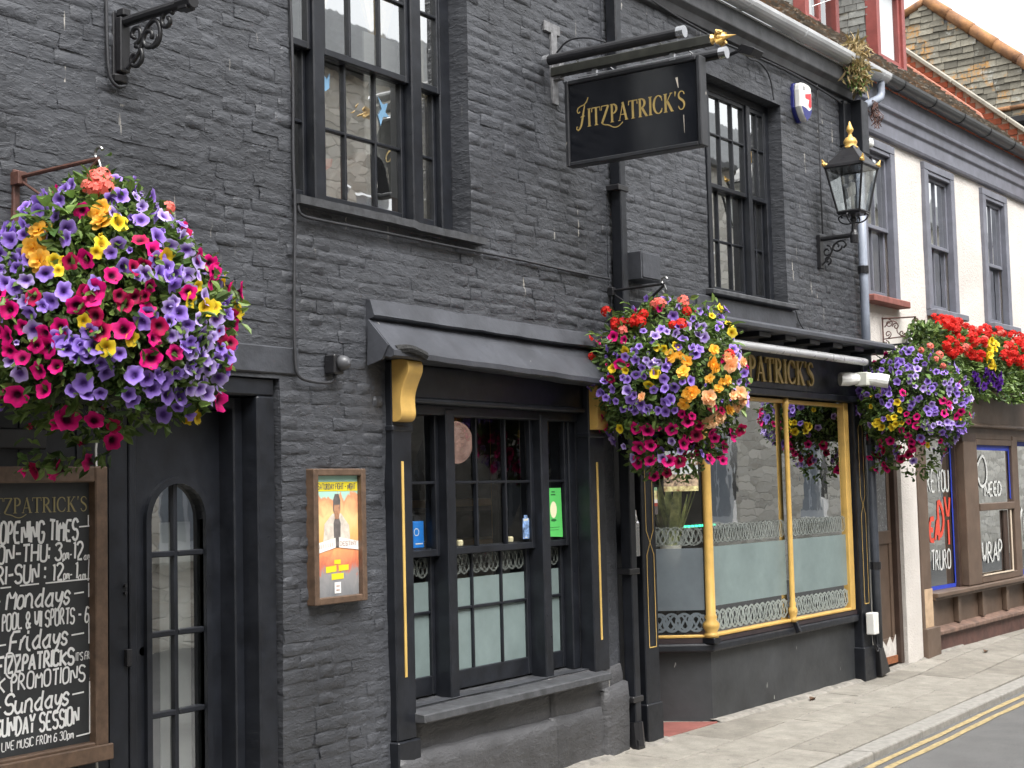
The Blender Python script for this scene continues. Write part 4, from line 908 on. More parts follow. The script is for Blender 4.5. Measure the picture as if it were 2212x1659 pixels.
# ------------------------------------------------------------ roofs
def slates(par, o, ux, uz, W, H, row, wid, m, seed, lap=.012, inside=None, name='slates', jit=.15):
    r = random.Random(seed); o, ux, uz = Vector(o), Vector(ux).normalized(), Vector(uz).normalized(); nn = ux.cross(uz).normalized()
    mb = MB(); rn = []; root = par
    while root.parent: root = root.parent
    j = 0
    while j*row < H:
        x = -r.random()*wid
        while x < W:
            ww = wid*r.uniform(.75, 1.3); a, b = max(0, x+.003), min(W, x+ww-.003)
            if b > a+.01 and (inside is None or inside((a+b)/2, j*row+row*.4)):
                dz = r.uniform(-jit, jit)*row*.35; t = lap*r.uniform(.6, 1.5); q = r.uniform(-.004, .004)
                p = [o+ux*a+uz*(j*row+dz)+nn*(t+q), o+ux*b+uz*(j*row+dz*.6)+nn*(t-q), o+ux*b+uz*(j*row+row*1.25)+nn*.001, o+ux*a+uz*(j*row+row*1.25)+nn*.001]
                k = [o+ux*a+uz*(j*row+dz)-nn*.002, o+ux*b+uz*(j*row+dz*.6)-nn*.002]
                mb.add(p+k, [(0, 1, 2, 3), (4, 5, 1, 0), (4, 0, 3), (1, 5, 2)]); rn += [r.random()]*6
            x += ww
        j += 1
    me = bpy.data.meshes.new(name); me.from_pydata([Vector(p)-LOC[root] for p in mb.v], [], mb.f); me.materials.append(m)
    at = me.attributes.new('rnd', 'FLOAT', 'POINT'); at.data.foreach_set('value', rn)
    ob = bpy.data.objects.new(name, me); col.objects.link(ob); ob.parent = par; ob['kind'] = 'stuff'; return ob
RP = math.atan(.875); sv = Vector((0, math.cos(RP), math.sin(RP)))
UNDER = mat('roof_underlay', (.05, .045, .04), .9)
rf = part(wht, 'roof', MB().add([(3.76, -.10, 5.035), (9.2, -.10, 5.035), (9.2, 2.6, 7.40), (3.76, 2.6, 7.40)], [(0, 1, 2, 3)]), UNDER)
slates(rf, (3.76, -.12, 5.045), (1, 0, 0), sv, 4.9, 3.4, .085, .14, SLATE2, 4, lap=.03, jit=.5)
rfB = part(pubB, 'roof', MB().add([(-.5, -.10, 5.035), (3.755, -.10, 5.035), (3.755, 2.6, 7.40), (-.5, 2.6, 7.40)], [(0, 1, 2, 3)]), UNDER)
slates(rfB, (-.5, -.12, 5.045), (1, 0, 0), sv, 4.25, 3.4, .085, .14, SLATE2, 9, lap=.03, jit=.5)
def dormer(u0, u1, d, z0, z1, label, opened):
    zr = lambda dd: 5.04+.875*(dd+.10)
    t = thing('dormer_window', label, 'dormer', ((u0+u1)/2, d, z0), FB, 'red dormers on the slate roof')
    f = .075
    fr = part(t, 'frame', MB().box(u0, u0+f, d-.05, d+.08, z0, z1).box(u1-f, u1, d-.05, d+.08, z0, z1).box(u0+f, u1-f, d-.05, d+.08, z0, z0+f).box(u0+f, u1-f, d-.05, d+.08, z1-f, z1), REDW, bevel=.006)
    a, b = u0+f, u1-f; c, e = z0+f, z1-f
    cas = MB().box(a, a+.05, d-.02, d+.03, c, e).box(b-.05, b, d-.02, d+.03, c, e).box(a+.05, b-.05, d-.02, d+.03, c, c+.05).box(a+.05, b-.05, d-.02, d+.03, e-.05, e)
    if opened:
        xm = (a+b)/2+.02
        part(t, 'casement', MB().box(a, a+.045, d-.02, d+.03, c, e).box(xm-.045, xm, d-.02, d+.03, c, e).box(a, xm, d-.02, d+.03, e-.045, e).box(a, xm, d-.02, d+.03, c, c+.045), REDW, bevel=.004)
        part(t, 'curtain', MB().box(a+.04, xm-.03, d+.06, d+.065, c, e), mat('grey_net', (.42, .41, .38), .9, var=.2))
        top = MB().add([(xm+.02, d-.03, e), (b+.03, d-.03, e), (b+.03, d-.33, c+.30), (xm+.02, d-.33, c+.30)], [(0, 1, 2, 3)])
        g1 = part(t, 'open_casement', MB().tube([(xm+.02, d-.03, e), (b+.03, d-.03, e), (b+.03, d-.33, c+.27), (xm+.02, d-.33, c+.27), (xm+.02, d-.03, e)], .032, 4), REDW)
        part(g1, 'pane', top, GLASSL)
        part(t, 'stay_wire', MB().tube([(a+.1, d-.03, c+.12), (xm+.1, d-.31, c+.28)], .004, 5), STEEL)
    else:
        part(t, 'casement', cas, REDW, bevel=.004)
        part(t, 'blind', MB().box(a+.03, b-.03, d+.04, d+.045, c, e), mat('mirrored_sky_white', (.78, .78, .77), .8, var=.03, bstr=0))  # white sheet stands in for sky mirrored in the pane
    part(t, 'pane', MB().add([(a, d+.005, c), (b, d+.005, c), (b, d+.005, e), (a, d+.005, e)], [(0, 1, 2, 3)]), GLASSL)
    part(t, 'top_board', MB().box(u0-.08, u1+.10, d-.12, d+1.4, z1+.001, z1+.10), REDW, bevel=.006)
    ck = part(t, 'cheek', MB().add([(u0+.02, d+.05, z0-.05), (u0+.02, d+1.3, z0+.9), (u0+.02, d+1.3, z1), (u0+.02, d+.05, z1)], [(0, 1, 2, 3)]).add([(u1-.02, d+.05, z0-.05), (u1-.02, d+1.3, z0+.9), (u1-.02, d+1.3, z1), (u1-.02, d+.05, z1)], [(0, 1, 2, 3)]), UNDER)
    slates(ck, (u0+.015, d+1.25, z0-.02), (0, -1, 0), (0, 0, 1), 1.2, z1-z0, .075, .15, SLATE3, 3, lap=.012, inside=lambda x, z: z > .875*(1.2-x)-.12)
    part(t, 'back', MB().box(u0+.05, u1-.05, d+.3, d+.32, z0, z1), INT)
dormer(4.57, 5.32, .82, 5.80, 6.75, 'red framed dormer with its casement hung open on a wire stay', True)
dormer(6.36, 7.12, .86, 5.84, 6.78, 'red framed dormer with white sheet for reflected sky and grey slated cheek', False)
# brick party wall with coping behind the roof
pw = thing('brick_parapet', 'red brick parapet with stone coping climbing beside the mossy roof', 'wall', (8.75, .5, 5.2), FB)
zc = lambda d: 5.33+.885*d
part(pw, 'mortar_core', MB().prism([(-.25, 4.6), (-.25, zc(-.25)), (2.6, zc(2.6)), (2.6, 4.6)], 'x', 8.765, 9.1), MORTAR)
bmq = MB(); rnd = random.Random(2); z = 4.6; rw = 0
while z < 7.6:
    d = -.25-(.11 if rw % 2 else 0)
    while d < 2.6:
        L1 = .215
        if zc(d) > z+.07 or zc(d+L1) > z+.06:
            dd = max(d, (z+.075-5.33)/.885)
            if d+L1-dd > .03: bmq.box(8.755-rnd.random()*.004, 8.78, dd+.005, d+L1-.005, z+.005, z+.07)
        d += L1+.01
    z += .075; rw += 1
part(pw, 'brickwork', bmq, BRICKR, kind='stuff')
cpg = MB()
for k in range(5):
    a, b = -.3+k*.6, -.3+(k+1)*.6-.008; cpg.prism([(a, zc(a)), (b, zc(b)), (b, zc(b)+.055), (a, zc(a)+.055)], 'x', 8.70, 9.16)
part(pw, 'coping', cpg, mat('stone_coping', (.26, .24, .20), .85, var=.3, vs=10, bs=40, bstr=.4), bevel=.006)
zs_ = lambda d: 5.135+.875*d
part(pw, 'salmon_flashing_board', MB().prism([(.52, zs_(.52)), (2.2, zs_(2.2)), (2.2, zs_(2.2)+.085), (.58, zs_(.58)+.085)], 'x', 8.70, 8.75), SALMON, bevel=.004)
# far slate-hung gable
fg = thing('slate_gable_house', 'tall house with lichen stained slate gable and rusty ridge tiles', 'building', (13.5, 2.7, .1), FB)
apx, apz = 2.72, 8.60
zR = lambda d: apz-.875*(apx-d); zL = lambda d: apz-.42*(d-apx)
part(fg, 'gable_wall', MB().prism([(-.2, 6.5), (-.2, zR(-.2)), (apx, apz), (6, zL(6)), (6, 0), (-.2, 0)], 'x', 13.03, 22), mat('grey_render', (.17, .175, .18), .8, var=.15))
slates(fg, (13.02, 6, 5.4), (0, -1, 0), (0, 0, 1), 6.2, 3.4, .093, .19, SLATE, 6, lap=.02, inside=lambda x, z: (5.4+z+.07) < (zR(6-x) if 6-x < apx else zL(6-x)) and not (6-x < 1.75 and 5.4+z < 6.6), jit=.35)
rt = MB(); 
def tiles(p, q, n, r):
    p, q = Vector(p), Vector(q)
    for k in range(n):
        a = p.lerp(q, k/n); b = p.lerp(q, (k+1)/n); rt.tube([a, a.lerp(b, .5), b], r, 8, rs=[r*.96, r, r*1.06])
tiles((13.02, apx, apz+.01), (13.02, -.2, zR(-.2)+.01), 9, .085); tiles((13.02, apx, apz+.01), (13.02, 5.6, zL(5.6)+.01), 7, .06); tiles((13.0, 2.25, 6.80), (13.0, .2, 6.80), 6, .035)
part(fg, 'ridge_tile', rt, RIDGE, smooth=True, kind='stuff')
part(fg, 'eaves', MB().box(12.6, 13.0, -.2, 1.70, 6.50, 6.58), BLACKM)
# ------------------------------------------------------------ unseen houses added left of and behind the camera to block low sky
nb = thing('sky_block_terrace', 'unseen grey rendered terrace to the left, added to block low sky', 'building', (-4, 0, 0))
part(nb, 'wall', MB().box(-12, 1.19, .02, 6, -.1, 6.2), mat('grey_roughcast', (.32, .31, .29), .9, var=.15))
part(nb, 'roof', MB().prism([(-.2, 6.2), (3, 8.6), (6, 6.2)], 'x', -12, 1.19), mat('far_roof', (.12, .125, .13), .7, var=.3))
eb = thing('sky_block_house', 'unseen stone house far behind the viewer, added to block low sky', 'building', (-14, -3, 0))  # out of view, placed to shut out low sky light
part(eb, 'wall', MB().box(-18, -13, -12, 4, -.1, 7.5), RUBBLE); part(eb, 'roof', MB().prism([(-12, 7.5), (-4, 10.5), (4, 7.5)], 'x', -18, -12.8), MATS['far_roof'])
# ------------------------------------------------------------ stone houses across the street (seen in the panes)
opp = thing('stone_building', 'grey rubble stone house across the street mirrored in the window panes', 'building', (12, -7.2, 0))
HO = [(x, x+.95, z, z+1.5) for x in (1.0, 4.5, 8.0, 11.2, 14.4, 17.6, 20.8, 24.0, 27.2, 30.4) for z in (1.0, 4.0)]
mb = MB(); gx = sorted(set([-6, 36]+[h[0] for h in HO]+[h[1] for h in HO])); gz = sorted(set([-.1, 7.0]+[h[2] for h in HO]+[h[3] for h in HO]))
for i in range(len(gx)-1):
    for j in range(len(gz)-1):
        xc, z_ = (gx[i]+gx[i+1])/2, (gz[j]+gz[j+1])/2
        if not any(h[0] < xc < h[1] and h[2] < z_ < h[3] for h in HO): mb.add([(gx[i], -7.2, gz[j]), (gx[i], -7.2, gz[j+1]), (gx[i+1], -7.2, gz[j+1]), (gx[i+1], -7.2, gz[j])], [(0, 1, 2, 3)])
part(opp, 'wall', mb, RUBBLE)
SW = mat('pale_grey_joinery', (.42, .45, .5), .5, var=.1)
for (a, b, c, d) in HO:
    wo_ = part(opp, 'window', MB().box(a, b, -7.32, -7.3, c, d), SW)
    part(wo_, 'window_sill', MB().box(a-.1, b+.1, -7.3, -7.08, c-.1, c), mat('pale_sill', (.55, .54, .5), .8), bevel=.01)
    part(wo_, 'pane', MB().box(a+.12, (a+b)/2-.04, -7.299, -7.295, c+.12, d-.12).box((a+b)/2+.04, b-.12, -7.299, -7.295, c+.12, d-.12), mat('grey_pane', (.22, .25, .29), .1, var=.1, bstr=0))
part(opp, 'roof', MB().add([(-6, -7.0, 7.0), (36, -7.0, 7.0), (36, -10.2, 9.2), (-6, -10.2, 9.2)], [(3, 2, 1, 0)]).box(-6, 36, -10.2, -7.22, -.1, .0), mat('far_roof', (.12, .125, .13), .7, var=.3))
part(opp, 'gutter', MB().box(-6, 36, -7.12, -7.0, 6.9, 7.0), BLACKM)
# ------------------------------------------------------------ things on the left front
def scroll(c, r0, turns, a0, sg, n=26, r1=.25):
    """spiral points (y,z) around c from outer radius r0 inwards"""
    return [(c[0]+r0*(1-(1-r1)*k/n)*math.cos(a0+sg*turns*2*PI*k/n), c[1]+r0*(1-(1-r1)*k/n)*math.sin(a0+sg*turns*2*PI*k/n)) for k in range(n+1)]
bd = thing('chalkboard', 'wood framed chalkboard with white opening times hung on the black door', 'board', (3.6, .16, .60))
bx0, bx1, bz0, bz1 = 3.20, 3.985, .605, 1.735; fw_ = .062
part(bd, 'board_panel', MB().box(bx0+.02, bx1-.02, .145, .165, bz0+.02, bz1-.02), BOARD)
for q in ((bx0, bx0+fw_, bz0, bz1), (bx1-fw_, bx1, bz0, bz1)): part(bd, 'frame_stile', MB().box(q[0], q[1], .105, .166, q[2], q[3]), WOOD, bevel=.005)
for q in ((bz0, bz0+fw_), (bz1-fw_, bz1)): part(bd, 'frame_rail', MB().box(bx0+fw_, bx1-fw_, .107, .166, q[0], q[1]), WOOD, bevel=.005)
part(bd, 'frame_ledge', MB().box(bx0-.005, bx1+.01, .088, .104, bz0-.012, bz0+.05), WOOD, bevel=.004)
BF = (Vector((0, .1435, 0)), UX, UZ); RX = 3.89
t = "fITzPATRICK'S"; h = .058; wdt = text_w(t, h)
mb, _ = serif_text(t, (Vector((RX+.025-wdt, .1435, 1.560)), UX, UZ), h)
part(bd, 'gold_lettering', mb, mat('dull_gold_print', (.26, .22, .10), .6, var=.15))
ct = MB()
def bX(v): return 3.508+v*.00217
def line(s, v0, v1, z0, z1, wd=None, sl=.12, gap=1.1):
    W = (bX(v1)-bX(v0)); w = W/(hand_w(s, 1., gap)+sl-.3*gap); hand_text(s, BF, bX(v0), z0, z1-z0, w, wd*.92 if wd > .006 else wd, sl, ct, gap=gap, jit=.03)
line('OPENING TIMES', 0, 166, 1.450, 1.528, .0115, gap=1.2)
line('MON-THU: 3', -24, 130, 1.376, 1.440, .010); line('pm-', 132, 152, 1.376, 1.415, .005); line('12', 152, 176, 1.376, 1.442, .010); line('am', 178, 194, 1.372, 1.40, .0045)
line('FRI-SUN : 12', -24, 132, 1.300, 1.366, .010); line('pm-', 133, 152, 1.300, 1.335, .005); line('1', 156, 164, 1.300, 1.366, .010); line('am', 166, 183, 1.296, 1.325, .0045)
line('Mondays', 12, 150, 1.205, 1.278, .0105, .3, .7)
line('POOL & WII SPORTS - 6', 4, 190, 1.130, 1.190, .0082); line('pm', 191, 203, 1.128, 1.16, .0045)
line('Fridays', 18, 145, 1.05, 1.122, .0105, .3, .7)
line('FIZZPATRICKS', -6, 156, .974, 1.034, .0115, gap=.9); line("IT'S FRIDAY", 160, 210, .985, 1.015, .0035)
line('DRINK PROMOTIONS !!!', -62, 203, .905, .965, .0085)
line('Sundays', 8, 147, .822, .892, .0105, .3, .7)
line('SUNDAY SESSION', -10, 166, .742, .808, .0105); line('LIVE MUSIC FROM 6 30pm', 3, 154, .692, .724, .004)
for (v0, v1, z) in ((156, 178, 1.243), (-24, 0, 1.235), (150, 178, 1.085), (-24, 12, 1.075), (152, 178, .858), (-24, 2, .85)): ct.ribbon([(bX(v0), z), (bX(v1), z+.003)], .006, BF)
for P in ([(189, 1.545), (189, 1.50)], [(168, 1.50), (205, 1.503)], [(198, 1.52), (194, 1.445)], [(190, 1.372), (188, 1.288)], [(40, 1.29), (80, 1.292)], [(94, 1.292), (193, 1.296)], [(0, 1.287), (22, 1.288)], [(189, 1.28), (189, 1.225)], [(189, 1.125), (189, 1.045)], [(190, .90), (190, .70)], [(190, .70), (160, .697)]):
    ct.ribbon([(bX(p[0]), p[1]) for p in P], .0055, BF)
for P in (smooth_pts([(14, 1.045), (8, .98), (22, .945), (34, .98), (28, 1.045), (14, 1.045)], 2), [(22, .945), (24, .90)]): ct.ribbon([(bX(p[0]), p[1]) for p in P], .007, BF)
part(bd, 'chalk_lettering', ct, CHALK)
single('white_flex', MB().tube([(3.965, .15, 1.736), (3.962, .15, 1.80), (3.968, .14, 1.90), (3.964, .16, 2.03)], .0045, 6).tube([(3.96, .15, .600), (3.955, .14, .55), (3.962, .15, .40), (3.95, .16, .1)], .0045, 6), WHITEP, 'thin white flex running down the door behind the chalkboard', 'cable', (3.965, .15, .1))
# ---- poster in a wooden frame
pf = thing('framed_poster', 'narrow fight night poster in a brown wooden frame beside the window', 'poster', (5.2, -.03, 1.115))
a, b, c, d = 5.02, 5.385, 1.108, 1.72; W_ = .032
for q in ((a, a+W_, c, d), (b-W_, b, c, d)): part(pf, 'frame_stile', MB().box(q[0], q[1], -.058, .0, c, d), WOOD, bevel=.004)
for q in ((c, c+W_), (d-W_, d)): part(pf, 'frame_rail', MB().box(a+W_, b-W_, -.056, .0, q[0], q[1]), WOOD, bevel=.004)
def fire_mat():
    m, nt, b_, out = base('fire_print'); g = N(nt, 'ShaderNodeNewGeometry'); s = N(nt, 'ShaderNodeSeparateXYZ'); nt.links.new(g.outputs['Position'], s.inputs[0])
    mr = N(nt, 'ShaderNodeMapRange'); mr.inputs[1].default_value = 1.12; mr.inputs[2].default_value = 1.70; nt.links.new(s.outputs['Z'], mr.inputs[0])
    n = ntex(nt, pos(nt, (1, 1, .6)), 14, 4, .6, 1.); ad = N(nt, 'ShaderNodeMath', operation='MULTIPLY_ADD'); ad.inputs[1].default_value = .32; nt.links.new(n, ad.inputs[0]); nt.links.new(mr.outputs[0], ad.inputs[2])
    r = ramp(nt, .14, 1.1, (.17, .18, .19, 1), (.42, .70, .58, 1))
    for p_, c_ in ((.36, (.30, .29, .29, 1)), (.42, (.60, .17, .10, 1)), (.52, (.78, .30, .14, 1)), (.66, (.88, .48, .18, 1)), (.82, (.86, .60, .28, 1)), (.97, (.70, .30, .16, 1))):
        e = r.color_ramp.elements.new(p_); e.color = c_
    nt.links.new(ad.outputs[0], r.inputs[0]); nt.links.new(r.outputs[0], b_.inputs['Base Color']); b_.inputs['Roughness'].default_value = .25; return m
FIRE = fire_mat(); part(pf, 'print', MB().box(a+W_, b-W_, -.03, -.01, c+W_, d-W_), FIRE)
PF = lambda k: (Vector((0, -.0305-.0006*k, 0)), UX, UZ)
YB = mat('yellow_print', (.80, .66, .03), .4, var=.08, bstr=0); DK = mat('dark_print', (.13, .115, .11), .5, var=.3, vs=40, bstr=0); PALE = mat('pale_print', (.62, .55, .47), .5, var=.2, vs=40, bstr=0); WP = mat('white_print', (.80, .78, .74), .5, var=.05, bstr=0); SKN = mat('brown_print', (.42, .22, .13), .5, var=.3, vs=50, bstr=0)
xl, xr = a+W_+.002, b-W_-.002; xm = (xl+xr)/2
for nm, P in (('yellow_band', [(xl, 1.618), (xr, 1.618), (xr, 1.66), (xl, 1.66)]), ('yellow_patch', [(xm-.022, 1.285), (xm+.022, 1.285), (xm+.022, 1.305), (xm-.022, 1.305)]), ('yellow_patch', [(xm-.08, 1.248), (xm-.008, 1.252), (xm-.008, 1.28), (xm-.08, 1.276)]), ('yellow_patch', [(xm+.008, 1.252), (xm+.078, 1.255), (xm+.078, 1.28), (xm+.008, 1.28)]), ('yellow_patch', [(xm-.042, 1.215), (xm+.042, 1.217), (xm+.042, 1.243), (xm-.042, 1.243)])): part(pf, nm, MB().poly(P, PF(1)), YB)
tx = MB(); hand_text('SATURDAY FIGHT - NIGHT', PF(2), xl+.022, 1.626, .026, .0105, .0036, 0, tx)
part(pf, 'dark_lettering', tx, DK)
part(pf, 'figure_coat', MB().poly([(xm-.10, 1.36), (xm-.085, 1.47), (xm-.03, 1.515), (xm+.03, 1.515), (xm+.085, 1.46), (xm+.095, 1.36)], PF(1)), PALE)
part(pf, 'figure', MB().poly([(xm-.02, 1.36), (xm-.024, 1.47), (xm-.012, 1.50), (xm-.024, 1.53), (xm-.025, 1.575), (xm-.012, 1.605), (xm+.014, 1.605), (xm+.026, 1.575), (xm+.024, 1.53), (xm+.014, 1.50), (xm+.026, 1.47), (xm+.02, 1.36)], PF(2)), DK)
part(pf, 'figure_face', MB().poly([(xm-.014, 1.49), (xm-.019, 1.52), (xm-.019, 1.555), (xm+.02, 1.555), (xm+.02, 1.52), (xm+.012, 1.49)], PF(3)), SKN)
part(pf, 'title_band', MB().poly([(xl, 1.335), (xm-.012, 1.36), (xm-.012, 1.405), (xl, 1.382)], PF(3)).poly([(xm+.012, 1.36), (xr, 1.345), (xr, 1.385), (xm+.012, 1.408)], PF(3)).poly([(xm-.022, 1.153), (xm+.022, 1.153), (xm+.022, 1.203), (xm-.022, 1.203)], PF(1)), WP)
tx = MB(); hand_text('DESTINY', PF(4), xm+.018, 1.367, .02, .0145, .003, 0, tx)
for k in range(9): tx.ribbon([(xl+.012+k*.0125, 1.357+k*.0012), (xl+.014+k*.0125, 1.375+k*.0012)], .003, PF(4))
for k in range(2): tx.ribbon([(xm-.012, 1.168+k*.018), (xm+.012, 1.168+k*.018)], .006, PF(2))
part(pf, 'title_lettering', tx, mat('faint_print', (.5, .36, .30), .5, var=.1, bstr=0))
# ---- wall sensor and cables
sn = thing('wall_sensor', 'small black domed sensor box at the end of the wall cable', 'sensor', (5.2, 0, 2.15))
part(sn, 'back_box', MB().box(5.165, 5.235, -.065, .0, 2.155, 2.245), BLACKM, bevel=.006); part(sn, 'dome', MB().lathe([(.036, -.066), (.036, -.08), (.028, -.10), (.012, -.112), (0, -.114)], (5.21, 0, 2.205), 14, 'y'), mat('grey_dome', (.07, .072, .078), .4), smooth=True)
CAB = mat('painted_cable', (.03, .031, .035), .5, var=.3)
def cable(name, pts, r, label, fr=FA, m=None, sm=2):
    return single(name, MB().tube(smooth_pts(pts, sm), r, 6), m or CAB, label, 'cable', pts[-1], fr, smooth=True)
cable('wall_cable', [(4.945, -.02, 5.2), (4.952, -.022, 4.6), (4.945, -.018, 4.0), (4.958, -.022, 3.5), (4.952, -.018, 3.1), (4.962, -.022, 2.9), (4.945, -.02, 2.5), (4.94, -.025, 2.2), (4.95, -.03, 2.128), (5.05, -.032, 2.112), (5.19, -.03, 2.112), (5.205, -.035, 2.16)], .0075, 'black cable clipped down the wall left of the upper window')
cable('sill_cable', [(4.99, -.02, 2.94), (4.97, -.03, 2.90), (4.985, -.03, 2.865), (5.1, -.028, 2.862), (5.6, -.025, 2.868), (6.2, -.025, 2.868), (6.8, -.022, 2.876), (7.3, -.025, 2.868), (7.78, -.02, 2.872)], .007, 'black cable clipped along the wall under the upper window sill')
# ---- iron lamp bracket
lb = thing('iron_lamp_bracket', 'black cast iron scroll bracket high on the wall above the basket', 'bracket', (3.95, 0, 3.27))
part(lb, 'wall_plate', MB().box(3.915, 3.985, -.018, .01, 3.265, 3.535).box(3.925, 3.975, -.05, -.018, 3.29, 3.51).box(3.93, 3.97, -.06, -.018, 3.515, 3.545).lathe([(0, 0), (.04, .0), (.045, .03), (0, .035)], (3.95, 0, 3.25), 10, 'z'), BLACKM, bevel=.004)
part(lb, 'arm', MB().tube([(3.95, 0, 3.49), (3.95, -.20, 3.497), (3.95, -.37, 3.50)], .021, 10).lathe([(0, -.43), (.03, -.43), (.03, -.35), (0, -.35)], (3.95, 0, 3.50), 10, 'y').box(3.925, 3.975, -.415, -.365, 3.47, 3.56), BLACKM, smooth=False, bevel=.003)
sb = MB()
for P in (scroll((-.105, 3.335), .048, 1.1, PI/2, 1)+[], scroll((-.105, 3.43), .04, 1.0, -PI/2, -1), scroll((-.185, 3.405), .05, 1.1, PI, 1), scroll((-.285, 3.45), .04, 1.1, PI*.8, -1), smooth_pts([(-.06, 3.30), (-.14, 3.36), (-.16, 3.44), (-.22, 3.475), (-.25, 3.43), (-.24, 3.37), (-.20, 3.36)], 2)):
    sb.tube([(3.95, y, z) for y, z in P], .0095, 7)
part(lb, 'scrollwork', sb, BLACKM, smooth=True)
cable('bracket_cable', [(3.87, -.02, 5.1), (3.875, -.02, 3.8), (3.88, -.02, 3.4), (3.885, -.025, 3.26), (3.92, -.03, 3.225), (3.965, -.03, 3.24)], .007, 'thin cable looping under the iron lamp bracket')
# ---- hanging basket brackets
def basket_bracket(fr, x, z, y, L, name, label, m, hookz):
    t = thing(name, label, 'bracket', (x, 0, z-.25), fr)
    part(t, 'wall_plate', MB().box(x-.014, x+.014, -.016, .012, z-.27, z+.03).box(x-.02, x+.02, -.05, -.0, z-.03, z+.02), m, bevel=.003)
    part(t, 'arm', MB().tube([(x, 0, z), (x, -L*.5, z+.004), (x, -L, z+.006)], .0085, 8), m)
    part(t, 'brace', MB().tube([(x, -L, z), (x, -L*.55, z-.13), (x, -.01, z-.26)], .0085, 8).tube([(x, -.03, z-.01), (x, -L*.5, z-.13)], .005, 6), m)
    ring = [(x, -L-.002+.02*math.cos(k), z+.025+.022*math.sin(k)) for k in [-1.3+.5*i for i in range(9)]]
    part(t, 'hook', MB().tube(ring, .006, 7).tube([(x, -L, z), (x, -L-.012, z-.03), (x, -L, z-.05), (x, -L+.014, z-.035)], .005, 7).tube([(x, -L*.55+.016*math.cos(k), z-.14+.016*math.sin(k)) for k in [.7*i for i in range(9)]], .006, 6), mat('worn_hook', (.25, .25, .25), .3, metal=.8, var=.3))
    for s in range(3):
        aa = s*2.1; part(t, 'chain', MB().tube([(x, -L, z-.05), (x+.14*math.cos(aa), -L+.14*math.sin(aa), hookz)], .0035, 5), m)
    return t
basket_bracket(FA, 3.46, 2.79, 0, .46, 'basket_bracket', 'dark red iron bracket holding the big basket left of the window', RUSTM, 2.55)
basket_bracket(FB, -.15, 2.80, 0, .40, 'basket_bracket', 'black iron bracket holding the basket in front of the drainpipe', BLACKM, 2.6)
basket_bracket(FB, 3.72, 2.70, 0, .40, 'basket_bracket', 'black iron bracket holding the basket beside the white house', BLACKM, 2.5)
# ---- hanging sign
sg = thing('hanging_sign', 'black hanging pub sign with gold lettering between two tube lights', 'sign', (7.22, 0, 3.45))
part(sg, 'wall_plate', MB().box(7.20, 7.26, -.014, .01, 3.84, 4.30).box(7.13, 7.30, -.012, .01, 4.26, 4.32).box(7.205, 7.255, -.06, .0, 3.98, 4.10), mat('worn_grey_metal', (.16, .16, .165), .5, var=.4, vs=30), bevel=.003)
part(sg, 'beam', MB().box(7.195, 7.25, -1.03, .0, 4.0, 4.055), mat('mossy_black_beam', (.02, .021, .016), .6, var=.5, vs=14), bevel=.005)
fx = MB().lathe([(0, -1.03), (.03, -1.03), (.016, -1.05), (.034, -1.075), (.03, -1.09), (.012, -1.115), (0, -1.175)], (7.222, 0, 4.03), 8, 'y')
for s in range(4):
    a_ = PI/4+s*PI/2; fx.tube([(7.222, -1.05, 4.03), (7.222+.045*math.cos(a_), -1.075, 4.03+.045*math.sin(a_)), (7.222+.03*math.cos(a_), -1.10, 4.03+.03*math.sin(a_))], .012, 6)
part(sg, 'gold_finial', fx, GOLD)
part(sg, 'sign_board', MB().box(7.195, 7.245, -.945, -.125, 3.475, 3.925), mat('black_sign_enamel', (.006, .007, .010), .16, var=.2, vs=2, bstr=.03, bs=8))
sfm = MB(); 
for (y0, y1, z0, z1) in ((-.97, -.945, 3.45, 3.95), (-.125, -.10, 3.45, 3.95), (-.945, -.125, 3.45, 3.475), (-.945, -.125, 3.925, 3.95)): sfm.box(7.18, 7.26, y0, y1, z0, z1)
part(sg, 'sign_frame', sfm, mat('chipped_black_frame', (.02, .021, .024), .4, var=.3, streak=((.45, .42, .38), .73, .3, 30)), bevel=.005)
SF = (Vector((7.1935, -.175, 3.665)), Vector((0, -1, 0)), UZ); t = "fITzPATRICK'S"; h = .105; mb, _ = serif_text(t, SF, h, sx=.70/text_w(t, h))
part(sg, 'gold_lettering', mb, GOLDT)
part(sg, 'paint_drip', MB().ribbon([(.645, .185), (.655, .125)], [.016, .003], (SF[0]-Vector((.0005, 0, 0)), SF[1], UZ)).ribbon([(.682, -.03), (.684, -.13)], [.004, .0015], (SF[0]-Vector((.0005, 0, 0)), SF[1], UZ)), mat('old_drip', (.5, .45, .38), .7, var=.2))
for (x, y0, y1, z, dz, r) in ((7.09, -.03, -.92, 4.062, .0, .030), (7.40, -.16, -1.02, 4.0, .0, .03)):
    tl = part(sg, 'tube_light', MB().lathe([(r, y1), (r, y0)], (x, 0, z+dz), 14, 'y'), BLACKM, smooth=False)
    part(tl, 'end_cap', MB().lathe([(0, y1-.012), (r*1.12, y1-.012), (r*1.12, y1+.03), (r, y1+.03)], (x, 0, z+dz), 14, 'y'), CHROME); part(tl, 'end_cap', MB().lathe([(r*1.1, y0), (r*1.1, y0-.03), (0, y0-.03)], (x, 0, z+dz), 14, 'y'), CHROME)
    for yy in (y0-.15, y1+.2): part(tl, 'clip', MB().tube([(x, yy, z+dz+r), (7.22, yy, 4.06)], .005, 5), STEEL)
part(sg, 'hanger', MB().box(7.21, 7.23, -.30, -.27, 3.945, 4.0).box(7.21, 7.23, -.80, -.77, 3.945, 4.0).box(7.17, 7.18, -.92, -.2, 3.952, 3.96), CHROME, bevel=.002)
